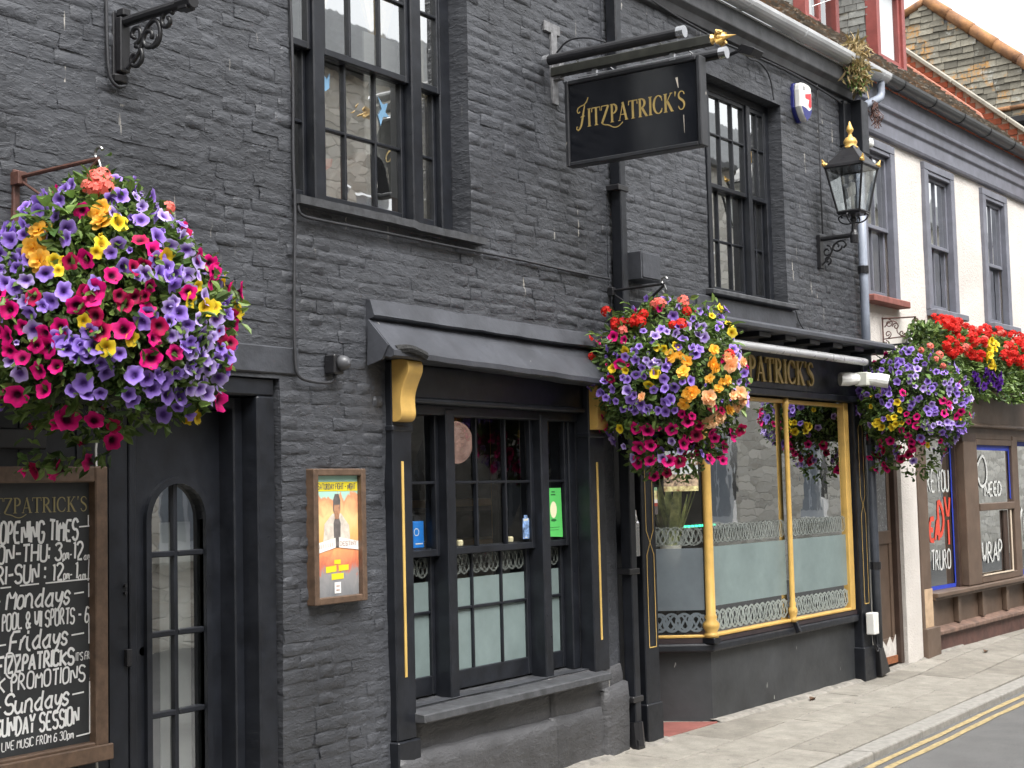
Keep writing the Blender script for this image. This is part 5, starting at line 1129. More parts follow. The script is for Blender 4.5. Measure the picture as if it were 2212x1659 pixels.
cable('sign_flex', [(7.24, -.02, 4.15), (7.23, -.1, 4.21), (7.2, -.25, 4.19), (7.15, -.4, 4.12)], .006, 'black flex curving from the sign plate to the tube light')
# ---- square drainpipe at the joint of the two fronts
dp = thing('drainpipe', 'tall square black drainpipe behind the hanging sign and basket', 'drainpipe', (7.86, -.03, .03))
part(dp, 'pipe', MB().box(7.835, 7.905, -.085, -.012, .06, 5.1), BLACK, bevel=.006)
for z in (3.42, 1.08, .32): part(dp, 'pipe_clip', MB().box(7.80, 7.925, -.092, .0, z, z+.035), BLACKM, bevel=.004)
part(dp, 'foot', MB().box(7.83, 7.91, -.10, -.01, .03, .10).tube([(7.87, -.06, .2), (7.87, -.07, .06)], .045, 10), BLACKM)
# ---- black cabinet beside the pipe, steel ashtray
single('wall_cabinet', MB().box(.04, .27, -.13, .0, 2.885, 3.06).box(.05, .26, -.137, -.13, 2.895, 3.05), LEAD, 'dark grey metal cabinet on the wall beside the drainpipe', 'cabinet', (.15, 0, 2.885), FB, bevel=.004)
at_ = thing('wall_ashtray', 'shiny steel cigarette bin fixed beside the gold lined pilaster', 'ashtray', (.0, -.05, 1.18), FB)
part(at_, 'tube', MB().lathe([(0, 1.185), (.024, 1.185), (.025, 1.19), (.025, 1.385), (.018, 1.40), (0, 1.40)], (.0, -.055, 0), 14), STEEL, smooth=False)
part(at_, 'bent_top', MB().tube(smooth_pts([(.0, -.055, 1.39), (-.012, -.06, 1.41), (-.004, -.05, 1.435), (.0, -.045, 1.46)], 2), .017, 10), STEEL, smooth=True)
part(at_, 'plate', MB().box(-.03, .03, -.03, .02, 1.2, 1.38), BLACKM)
# ---- alarm box, floodlight and cables on the right front
al = thing('alarm_box', 'white shield shaped alarm box with red mark and blue foot', 'alarm', (2.63, 0, 4.38), FB)
shp = smooth_pts([(2.53, 4.47), (2.525, 4.64), (2.56, 4.66), (2.63, 4.665), (2.70, 4.66), (2.735, 4.64), (2.73, 4.47), (2.69, 4.41), (2.63, 4.36), (2.57, 4.41), (2.53, 4.47)], 1)[:-1]
part(al, 'cover', MB().prism(shp, 'y', -.085, -.03), WHITEP, bevel=.012, seg=2)
part(al, 'back', MB().prism([(2.63+(p[0]-2.63)*1.04, 4.53+(p[1]-4.53)*1.04) for p in shp], 'y', -.03, .0), mat('navy_plastic', (.02, .025, .16), .4, var=.1), bevel=.004)
AF = (Vector((0, -.0865, 0)), UX, UZ)
part(al, 'blue_foot', MB().poly([(2.58, 4.41), (2.63, 4.372), (2.68, 4.41), (2.715, 4.455), (2.72, 4.48), (2.67, 4.455), (2.62, 4.47), (2.54, 4.475)], AF), MATS['navy_plastic'])
part(al, 'red_mark', MB().poly([(2.61, 4.575), (2.715, 4.60), (2.715, 4.50), (2.69, 4.475), (2.66, 4.50), (2.68, 4.545), (2.615, 4.545)], AF), mat('red_mark', (.6, .04, .05), .4, var=.05))
part(al, 'grey_panel', MB().poly([(2.57, 4.60), (2.61, 4.605), (2.61, 4.635), (2.57, 4.63)], AF), mat('grey_print', (.3, .3, .3), .5))
fl = thing('floodlight', 'small black floodlight on the wall above the right window', 'floodlight', (1.68, -.1, 4.6), FB)
o = part(fl, 'housing', MB().prism([(-.20, 4.60), (-.235, 4.65), (-.13, 4.70), (-.09, 4.65)], 'x', 1.48, 1.63), BLACKM, bevel=.004)
part(fl, 'glass', MB().add([(1.49, -.203, 4.5985), (1.62, -.203, 4.5985), (1.62, -.1, 4.645), (1.49, -.1, 4.645)], [(0, 1, 2, 3)]), mat('floodlight_glass', (.55, .5, .38), .2, var=.1))
part(fl, 'arm', MB().tube([(1.555, .0, 4.66), (1.555, -.12, 4.68)], .012, 6), BLACKM)
cable('eaves_cable', [(-.1, -.03, 4.83), (.6, -.03, 4.74), (1.4, -.04, 4.70), (1.55, -.05, 4.70), (2.0, -.04, 4.72), (2.6, -.03, 4.73), (3.2, -.03, 4.70), (3.55, -.03, 4.66)], .008, 'thick black cable sagging along the wall under the eaves', FB)
cable('floodlight_cable', [(1.62, -.1, 4.65), (1.75, -.06, 4.66), (1.95, -.03, 4.70), (2.10, -.025, 4.66), (2.17, -.022, 4.58), (2.2, -.02, 4.46)], .007, 'black cable arching from the floodlight to the window corner', FB)
cable('lantern_cable', [(2.98, -.02, 4.74), (2.985, -.02, 4.3), (2.975, -.02, 3.9), (2.98, -.02, 3.55)], .006, 'thin black cable running straight down to the lantern bracket', FB)
cable('loose_cable', [(2.44, -.02, 2.9), (2.47, -.025, 2.82), (2.58, -.03, 2.74), (2.66, -.04, 2.72)], .005, 'short loose cable below the corner of the right sill', FB)
# ---- street lantern
ln = thing('street_lantern', 'black heritage street lantern with gold finial on a scrolled wall bracket', 'lantern', (2.93, 0, 3.27), FB)
LU, LD = 2.93, -.30
part(ln, 'bracket', MB().box(LU-.03, LU+.03, -.03, .01, 3.27, 3.53).tube([(LU, 0, 3.50), (LU, LD-.02, 3.50)], .018, 10).lathe([(0, 3.44), (.03, 3.44), (.034, 3.5), (.028, 3.52), (.018, 3.54), (.016, 3.60), (.028, 3.62), (.016, 3.64), (.02, 3.665), (0, 3.665)], (LU, LD, 0), 12), BLACKM, bevel=.002)
sb = MB()
for P in (scroll((-.075, 3.40), .045, 1.2, PI/2, 1), scroll((-.155, 3.43), .045, 1.1, PI, 1), scroll((-.075, 3.33), .035, 1.1, -PI/2, -1), smooth_pts([(-.02, 3.29), (-.10, 3.36), (-.13, 3.45), (-.20, 3.475), (-.24, 3.44), (-.21, 3.41)], 2)): sb.tube([(LU, y, z) for y, z in P], .008, 6)
for s in (-1, 1):
    for ax in (0, 1):
        P = smooth_pts([(0, 3.60), (.05, 3.585), (.11, 3.61), (.125, 3.65), (.10, 3.66), (.09, 3.64)], 2)
        sb.tube([(LU+(s*p if ax else 0), LD+(0 if ax else s*p), z) for p, z in P], .006, 6)
part(ln, 'scrollwork', sb, BLACKM, smooth=True)
zb, zt, rb, rt_ = 3.675, 4.02, .088, .150
cn4 = lambda r, z: [(LU+sx*r, LD+sy*r, z) for sx, sy in ((-1, -1), (1, -1), (1, 1), (-1, 1))]
fm = MB(); B4, T4 = cn4(rb, zb), cn4(rt_, zt)
for i in range(4): fm.tube([B4[i], T4[i]], .009, 6).tube([B4[i], B4[(i+1) % 4]], .012, 6).tube([T4[i], T4[(i+1) % 4]], .014, 6)
part(ln, 'lantern_frame', fm, BLACKM)
for i in range(4): part(ln, 'pane', MB().add([B4[i], B4[(i+1) % 4], T4[(i+1) % 4], T4[i]], [(0, 1, 2, 3)]), GLASSL)
part(ln, 'base_plate', MB().box(LU-.09, LU+.09, LD-.09, LD+.09, 3.655, 3.68), BLACKM, bevel=.004)
part(ln, 'roof', MB().add(cn4(.162, 4.015)+cn4(.162, 4.035)+cn4(.105, 4.10)+cn4(.055, 4.165)+cn4(.05, 4.19), [(3, 2, 1, 0)]+[(4*k+i, 4*k+(i+1) % 4, 4*k+4+(i+1) % 4, 4*k+4+i) for k in range(4) for i in range(4)]+[(16, 17, 18, 19)]), BLACKM, bevel=.006)
part(ln, 'gold_finial', MB().lathe([(0, 4.17), (.056, 4.17), (.058, 4.185), (.042, 4.195), (.052, 4.215), (.053, 4.23), (.038, 4.255), (.017, 4.27), (.014, 4.295), (.026, 4.31), (.028, 4.325), (.017, 4.35), (.005, 4.385), (0, 4.39)], (LU, LD, 0), 16), GOLD, smooth=True)
for p in cn4(.156, 4.025):
    dx, dy = (p[0]-LU)*.25, (p[1]-LD)*.25
    part(ln, 'gold_corner', MB().tube([(p[0]-dx, p[1]-dy, 4.035), (p[0], p[1], 4.045), (p[0]+dx*.3, p[1]+dy*.3, 4.085)], .014, 6, rs=[.016, .018, .004]).tube([(p[0]-.03, p[1], 4.04), (p[0], p[1], 4.06), (p[0]+.03, p[1], 4.04)], .01, 5), GOLD)
part(ln, 'lamp', MB().lathe([(0, 3.70), (.012, 3.70), (.012, 3.80), (.02, 3.81), (.026, 3.82), (.026, 3.90), (.02, 3.91), (0, 3.912)], (LU, LD, 0), 12), mat('opal_lamp', (.8, .8, .78), .3, var=.03), smooth=True)
# ---- downpipes at the right end
pb_ = thing('downpipe', 'grey downpipe with black hopper box between the pub and the white house', 'drainpipe', (3.66, -.06, .1), FB)
part(pb_, 'hopper_box', MB().box(3.42, 3.62, -.05, .0, 4.33, 4.70).box(3.56, 3.70, -.14, -.0, 4.28, 4.72), BLACK, bevel=.005)
part(pb_, 'offset_pipe', MB().tube(smooth_pts([(4.02, -.13, 4.96), (4.02, -.13, 4.84), (3.96, -.12, 4.80), (3.66, -.09, 4.68), (3.63, -.08, 4.62)], 1), .034, 10), GREYP, smooth=True)
part(pb_, 'upper_pipe', MB().tube([(3.64, -.07, 4.30), (3.63, -.07, 2.2)], .036, 12), GREYP, smooth=True)
part(pb_, 'lower_pipe', MB().tube([(3.63, -.07, 2.2), (3.625, -.07, .28)], .036, 12), mat('slate_pipe', (.06, .068, .085), .45, var=.3, streak=((.6, .58, .54), .72, .15, 40)), smooth=True)
for z in (3.3, 2.25, 1.9, .9): part(pb_, 'collar', MB().lathe([(0, z), (.045, z), (.045, z+.06), (0, z+.06)], (3.63, -.07, 0), 12), BLACKM)
part(pb_, 'foot', MB().prism([(3.57, .28), (3.66, .28), (3.78, .07), (3.60, .05)], 'y', -.10, -.03), BLACKM, bevel=.006)
ub = thing('utility_box', 'small white electrical box low on the black pilaster', 'utility box', (3.47, -.06, .4), FB)
part(ub, 'cover', MB().box(3.40, 3.50, -.135, -.066, .40, .57), WHITEP, bevel=.008, seg=2)
part(ub, 'flex', MB().tube(smooth_pts([(3.47, -.10, .40), (3.475, -.10, .33), (3.50, -.11, .29), (3.53, -.10, .33), (3.54, -.09, .42)], 2), .007, 6).tube(smooth_pts([(3.45, -.10, .40), (3.45, -.11, .30), (3.50, -.115, .25), (3.56, -.1, .31)], 2), .006, 6), BLACKM)
# ---- security camera
sc_ = thing('security_camera', 'white twin bullet security camera at the end of the shop fascia', 'camera', (3.3, -.2, 2.35), FB)
part(sc_, 'bracket', MB().tube([(3.36, -.05, 2.40), (3.30, -.22, 2.40)], .02, 8), CAM_W)
part(sc_, 'junction', MB().box(3.06, 3.17, -.30, -.20, 2.345, 2.45), mat('camera_grey', (.5, .51, .45), .4, var=.05), bevel=.006)
for P in ([(3.08, -.22, 2.40), (3.02, -.17, 2.40), (2.97, -.12, 2.40)], [(3.14, -.28, 2.40), (3.17, -.34, 2.39), (3.20, -.42, 2.372)]):
    hd = part(sc_, 'camera_head', MB().tube(P, .045, 14, rs=[.04, .055, .052]), CAM_W, smooth=False)
    e = Vector(P[2]); dv = (e-Vector(P[1])).normalized(); P[0][1] > -.25 or part(hd, 'lens', MB().tube([e-dv*.002, e+dv*.006], .036, 12), BLACKM)
# ---- scroll sign bracket on the white house
sk = thing('scroll_bracket', 'rusty wrought iron scroll bracket with nothing hanging on the white wall', 'bracket', (4.15, 0, 2.7), FB)
sb = MB().tube([(4.15, -.005, 2.68), (4.15, -.005, 2.985)], .007, 6).tube([(4.15, 0, 2.975), (4.15, -.30, 2.965)], .007, 6).tube([(4.15, 0, 2.80), (4.15, -.20, 2.81)], .006, 6)
for P in (scroll((-.30, 2.945), .022, 1.1, PI/2, -1), scroll((-.06, 2.93), .035, 1.3, PI/2, 1), scroll((-.12, 2.90), .03, 1.2, 0, 1), scroll((-.05, 2.84), .03, 1.3, -PI/2, -1), scroll((-.17, 2.84), .025, 1.2, PI, 1), smooth_pts([(-.02, 2.90), (-.08, 2.96), (-.15, 2.92), (-.12, 2.86), (-.17, 2.81)], 2), scroll((-.03, 2.76), .028, 1.1, PI/2, 1)): sb.tube([(4.15, y, z) for y, z in P], .005, 5)
part(sk, 'scrollwork', sb, RUSTM)
single('wall_globe', MB().lathe([(0, -.11), (.035, -.10), (.05, -.06), (.035, -.02), (.02, 0), (0, 0)], (3.86, 0, 4.42), 12, 'y'), WHITEP, 'small white globe fitting on the wall behind the lantern finial', 'wall fitting', (3.86, 0, 4.42), FB, smooth=True)
# ---- inside the windows
COPPERL = mat('lit_copper_globe', (.72, .40, .33), .2, metal=.8, var=.55, vs=14, bs=10, bstr=.4, bd=.03, emit=.12)
pd = thing('pendant_lamp', 'large copper globe pendant lamp hanging inside the lower window', 'lamp', (7.43, .9, 1.9))
part(pd, 'globe', MB().lathe([(0, 1.775)]+[(.10*math.sin(PI*k/14)+.0, 1.905-.13*math.cos(PI*k/14)) for k in range(1, 14)]+[(.012, 2.036), (0, 2.04)], (7.43, .9, 0), 20), COPPERL, smooth=True)
part(pd, 'flex', MB().tube([(7.43, .9, 2.03), (7.43, .9, 2.49)], .004, 5), BLACKM)
st = thing('wooden_shelving', 'dim wooden shelving with slim gold posts inside the lower window', 'shelf', (7.4, 1.4, .3))
DW = mat('dim_wood', (.34, .22, .09), .5, var=.2)
for z in (1.22, 1.50): part(st, 'shelf', MB().box(6.9, 9.6, 1.45, 1.75, z, z+.05), DW, bevel=.003)
for x in (7.3, 7.95, 8.6): part(st, 'post', MB().box(x, x+.03, 1.43, 1.46, .3, 2.1), GOLD)
bb = thing('blue_carton', 'small bright blue carton standing behind the left sidelight', 'box', (6.07, .17, 1.318))
BLUE = mat('bright_blue_card', (.01, .20, .68), .4, var=.05, bstr=0)
part(bb, 'carton', MB().box(6.03, 6.115, .165, .23, 1.318, 1.455), BLUE, bevel=.003)
part(bb, 'white_print', MB().ribbon([(6.05+.02*math.cos(k*.45), 1.40+.018*math.sin(k*.45)) for k in range(15)], .004, (Vector((0, .164, 0)), UX, UZ)).ribbon([(6.04, 1.34), (6.10, 1.34)], .006, (Vector((0, .164, 0)), UX, UZ)), WP)
gc = thing('green_card', 'bright green notice card with a cream oval in the right sidelight', 'notice', (7.28, .1, 1.33))
GRN = mat('green_card', (.10, .52, .12), .5, var=.05, bstr=0); GFr = lambda k: (Vector((0, .0905-.0004*k, 0)), UX, UZ)
part(gc, 'card', MB().poly([(7.165, 1.335), (7.345, 1.325), (7.335, 1.61), (7.16, 1.61)], GFr(0)), GRN)
part(gc, 'oval', MB().poly([(7.25+.035*math.cos(2*PI*k/18), 1.485+.048*math.sin(2*PI*k/18)) for k in range(18)], GFr(1)), mat('cream_print', (.78, .74, .50), .5, var=.03, bstr=0))
GPR = mat('dark_green_print', (.02, .12, .03), .5)
part(gc, 'dark_oval', MB().poly([(7.25+.03*math.cos(2*PI*k/14), 1.425+.008*math.sin(2*PI*k/14)) for k in range(14)], GFr(1)), GPR)
for (x0_, x1_, z_, w_) in ((7.232, 7.268, 1.588, .008), (7.225, 7.275, 1.572, .008), (7.19, 7.31, 1.384, .003), (7.20, 7.30, 1.369, .003)): part(gc, 'print_line', MB().ribbon([(x0_, z_), (x1_, z_)], w_, GFr(1)), GPR)
dc = thing('event_flyer', 'small dark blue flyer at the bottom corner of the middle light', 'flyer', (6.95, .1, 1.31))
part(dc, 'flyer', MB().poly([(6.925, 1.33), (6.99, 1.33), (6.99, 1.445), (6.975, 1.445), (6.975, 1.462), (6.94, 1.462), (6.94, 1.445), (6.925, 1.445)], GFr(0)), mat('flyer_print', (.02, .025, .09), .4, var=.8, vs=40, c2=(.2, .32, .55)))
part(dc, 'title', MB().ribbon([(6.935, 1.435), (6.98, 1.437)], .012, GFr(1)).ribbon([(6.945, 1.338), (6.97, 1.338)], .005, GFr(1)), mat('flyer_title', (.6, .58, .5), .5))
for i, (x, lab) in enumerate(((6.42, 'small cream candle on the meeting rail near the left mullion'), (6.90, 'small cream candle on the meeting rail beside the blue flyer'))):
    single('candle', MB().lathe([(0, 1.3165), (.017, 1.3165), (.018, 1.34), (.012, 1.345), (0, 1.343)], (x, .16, 0), 12), mat('cream_wax', (.75, .66, .42), .5, var=.05), lab, 'candle', (x, .16, 1.3165))
# upper window
ac = thing('leather_armchair', 'brown leather armchair back seen through the upper window', 'armchair', (5.9, .45, 2.75))
LEATH = mat('brown_leather', (.11, .05, .028), .4, var=.35, vs=8, bs=40, bstr=.2)
part(ac, 'back', MB().prism(smooth_pts([(5.55, 2.8), (5.55, 3.10), (5.60, 3.22), (5.74, 3.27), (5.82, 3.36), (5.92, 3.38), (6.02, 3.36), (6.06, 3.22), (6.10, 3.1), (6.10, 2.8)], 2), 'y', .30, .46), LEATH, bevel=.03, seg=3)
part(ac, 'arm', MB().box(6.04, 6.2, .28, .6, 2.8, 3.16), mat('tan_leather', (.26, .14, .075), .45, var=.3), bevel=.03, seg=3)
for i, (x, nm) in enumerate(((5.52, 'yellow funnel shaped curtain tied back in the left upper pane'), (6.02, 'yellow funnel shaped curtain tied back in the right upper pane'))):
    cm = MB(); n = 24
    for (r, z) in ((.13, 4.5), (.12, 4.2), (.07, 4.05), (.03, 3.95), (.045, 3.8), (.05, 3.65)):
        for k in range(n):
            a_ = 2*PI*k/n; rr = r*(1+.18*math.sin(k*PI)+.12*(k % 2)); cm.v.append((x+rr*math.cos(a_), .34+rr*.4*math.sin(a_), z))
    cm.f = [(j*n+k, j*n+(k+1) % n, (j+1)*n+(k+1) % n, (j+1)*n+k) for j in range(5) for k in range(n)]
    single('tied_curtain', cm, mat('yellow_cloth', (.72, .52, .24), .8, var=.2, vs=20), nm, 'curtain', (x, .34, 3.65))
FBL = mat('pale_blue_cutout', (.15, .29, .44), .6, var=.2)
for (nm, P, lab) in (('paper_fish', [(5.335, 3.60), (5.36, 3.655), (5.41, 3.62), (5.43, 3.655), (5.425, 3.58), (5.40, 3.56), (5.36, 3.555)], 'pale blue paper fish stuck inside the upper window'),
                     ('paper_bird', [(5.80, 3.52), (5.83, 3.56), (5.80, 3.62), (5.84, 3.585), (5.88, 3.60), (5.86, 3.55), (5.89, 3.53), (5.84, 3.52), (5.82, 3.47)], 'pale blue paper bird stuck inside the upper window')):
    single(nm, MB().prism(P, 'y', .166, .168), FBL, lab, 'cutout', (P[0][0], .177, P[0][1]))
tz = thing('toy_boat', 'red and white toy boat on the sill left of the armchair', 'toy', (5.45, .25, 3.04))
part(tz, 'hull', MB().prism([(5.40, 3.20), (5.44, 3.17), (5.52, 3.22), (5.53, 3.26), (5.46, 3.25)], 'y', .24, .27), mat('toy_red', (.6, .06, .02), .4)); part(tz, 'stand', MB().box(5.44, 5.47, .24, .27, 2.98, 3.18), WHITEP); part(tz, 'sail', MB().prism([(5.37, 3.16), (5.43, 3.22), (5.40, 3.23)], 'y', .25, .26), WP)
single('brightening_panel', MB().box(5.86, 6.34, .30, .31, 2.9, 4.0), mat('pale_panel', (.66, .65, .62), .8, var=.08), 'pale panel added behind the right of the upper window to brighten it', 'screen', (6.1, .3, 2.9))  # pale sheet added indoors to lighten the dark panes
# ---- posters and plant in the bay return
RF = lambda k: (Vector((P1.x, P1.y, 0))+cn*(.004+.0005*k), -cd_, UZ)
def ret_poster(name, label, s0, s1, z0, z1, bands, words):
    t = thing(name, label, 'poster', tuple(P0+cd_*.2)[:2]+(z0,), FB)
    for k, (a, b, c_) in enumerate(bands): part(t, 'print', MB().poly([(s0, z0+(z1-z0)*a), (s1, z0+(z1-z0)*a), (s1, z0+(z1-z0)*b), (s0, z0+(z1-z0)*b)], RF(0)), c_)
    tm = MB()
    for (s, fx_, fz, hh, ww) in words: hand_text(s, RF(1), s0+(s1-s0)*fx_, z0+(z1-z0)*fz, hh, ww, hh*.2, 0, tm)
    part(t, 'lettering', tm, mat('brown_lettering', (.22, .12, .05), .5))
    return t
SKYP = mat('sky_print', (.42, .52, .62), .5, var=.15, vs=20, c2=(.7, .66, .58)); CRW = mat('crowd_print', (.10, .10, .13), .5, var=.8, vs=40, c2=(.45, .33, .22)); FIRE2 = mat('fire_print_small', (.5, .2, .1), .4, var=.6, vs=30, c2=(.8, .6, .3))
sL = LRET
ret_poster('shanty_poster', 'blue and cream shanty night poster taped inside the bay window', sL-.28, sL-.05, 1.57, 1.84, [(0, .12, FIRE2), (.12, .42, CRW), (.42, 1, SKYP)], [('AN HAG OWR', .06, .78, .032, .022), ('SHANTY NIGHT', .08, .64, .026, .018)])
ret_poster('fight_flyer', 'small fight night flyer low on the bay window return', sL-.445, sL-.325, 1.42, 1.60, [(0, .3, DK), (.3, .42, mat('flyer_red', (.4, .07, .05), .5)), (.42, .55, WP), (.55, .88, FIRE2), (.88, 1, mat('flyer_green', (.3, .5, .3), .5))], [])
sp = thing('snake_plant', 'tall striped snake plant in a pale pot behind the bay return', 'plant', (1.18, .5, .6), FB)
part(sp, 'pot', MB().lathe([(0, 1.0), (.055, 1.0), (.075, 1.20), (.07, 1.20), (0, 1.19)], (1.13, .36, 0), 16), mat('pale_pot', (.5, .48, .42), .5, var=.1), smooth=True)
part(sp, 'stand', MB().box(1.08, 1.2, .30, .42, .6, 1.0), INT)
SNK = mat('snake_leaf', (.20, .30, .08), .5, var=.5, vs=14, c2=(.55, .56, .20))
for k in range(15):
    a_ = 2*PI*k/15+random.random()*.3; lean = random.uniform(.05, .16); hgt = random.uniform(.32, .5); c0 = Vector((1.13+.03*math.cos(a_), .36+.03*math.sin(a_), 1.18)); tn = Vector((-math.sin(a_), math.cos(a_), 0))
    lm = MB(); n = 6
    for j in range(n+1):
        q = j/n; c_ = c0+Vector((math.cos(a_)*lean*q, math.sin(a_)*lean*q, hgt*q)); wd = .034*(1-q**3)*(.7+.6*q)+.001
        lm.v += [tuple(c_-tn*wd+Vector((.006*math.cos(a_), .006*math.sin(a_), 0))), tuple(c_), tuple(c_+tn*wd+Vector((.006*math.cos(a_), .006*math.sin(a_), 0)))]
    lm.f = [(3*j+i, 3*j+i+1, 3*j+4+i, 3*j+3+i) for j in range(n) for i in (0, 1)]
    part(sp, 'leaf', lm, SNK, smooth=True)
# green light line inside the bay
gl_ = thing('green_light_bar', 'row of small green lights inside the bay window', 'light', (1.9, .6, 1.3), FB)
for k in range(9): part(gl_, 'diode', MB().box(1.75+k*.055, 1.78+k*.055, .60, .61, 1.30, 1.315), mat('green_diode', (.05, .8, .4), .4, emit=1.2, var=.05, bstr=0))
part(gl_, 'rail', MB().box(1.7, 2.3, .611, .63, 1.29, 1.325), INT)
# litter on the pavement
LIT = mat('dead_leaf', (.10, .055, .03), .8, var=.3)
for i, (x, y, lab) in enumerate(((10.15, -.22, 'curled brown leaf lying on the pavement below the bay window'), (13.3, -.55, 'curled brown leaf lying on the pavement by the brown shop front'))):
    z = pz(x, y)+.004; mb = MB(); n = 6
    for j in range(n+1): q = j/n; wd = .022*math.sin(PI*q)+.001; mb.v += [(x+.09*q, y-wd, z+.012*math.sin(PI*q)+.008), (x+.09*q, y, z), (x+.09*q, y+wd, z+.012*math.sin(PI*q)+.01)]
    mb.f = [(3*j+i_, 3*j+i_+1, 3*j+4+i_, 3*j+3+i_) for j in range(n) for i_ in (0, 1)]
    single('dead_leaf', mb, LIT, lab, 'leaf', (x, y, z))
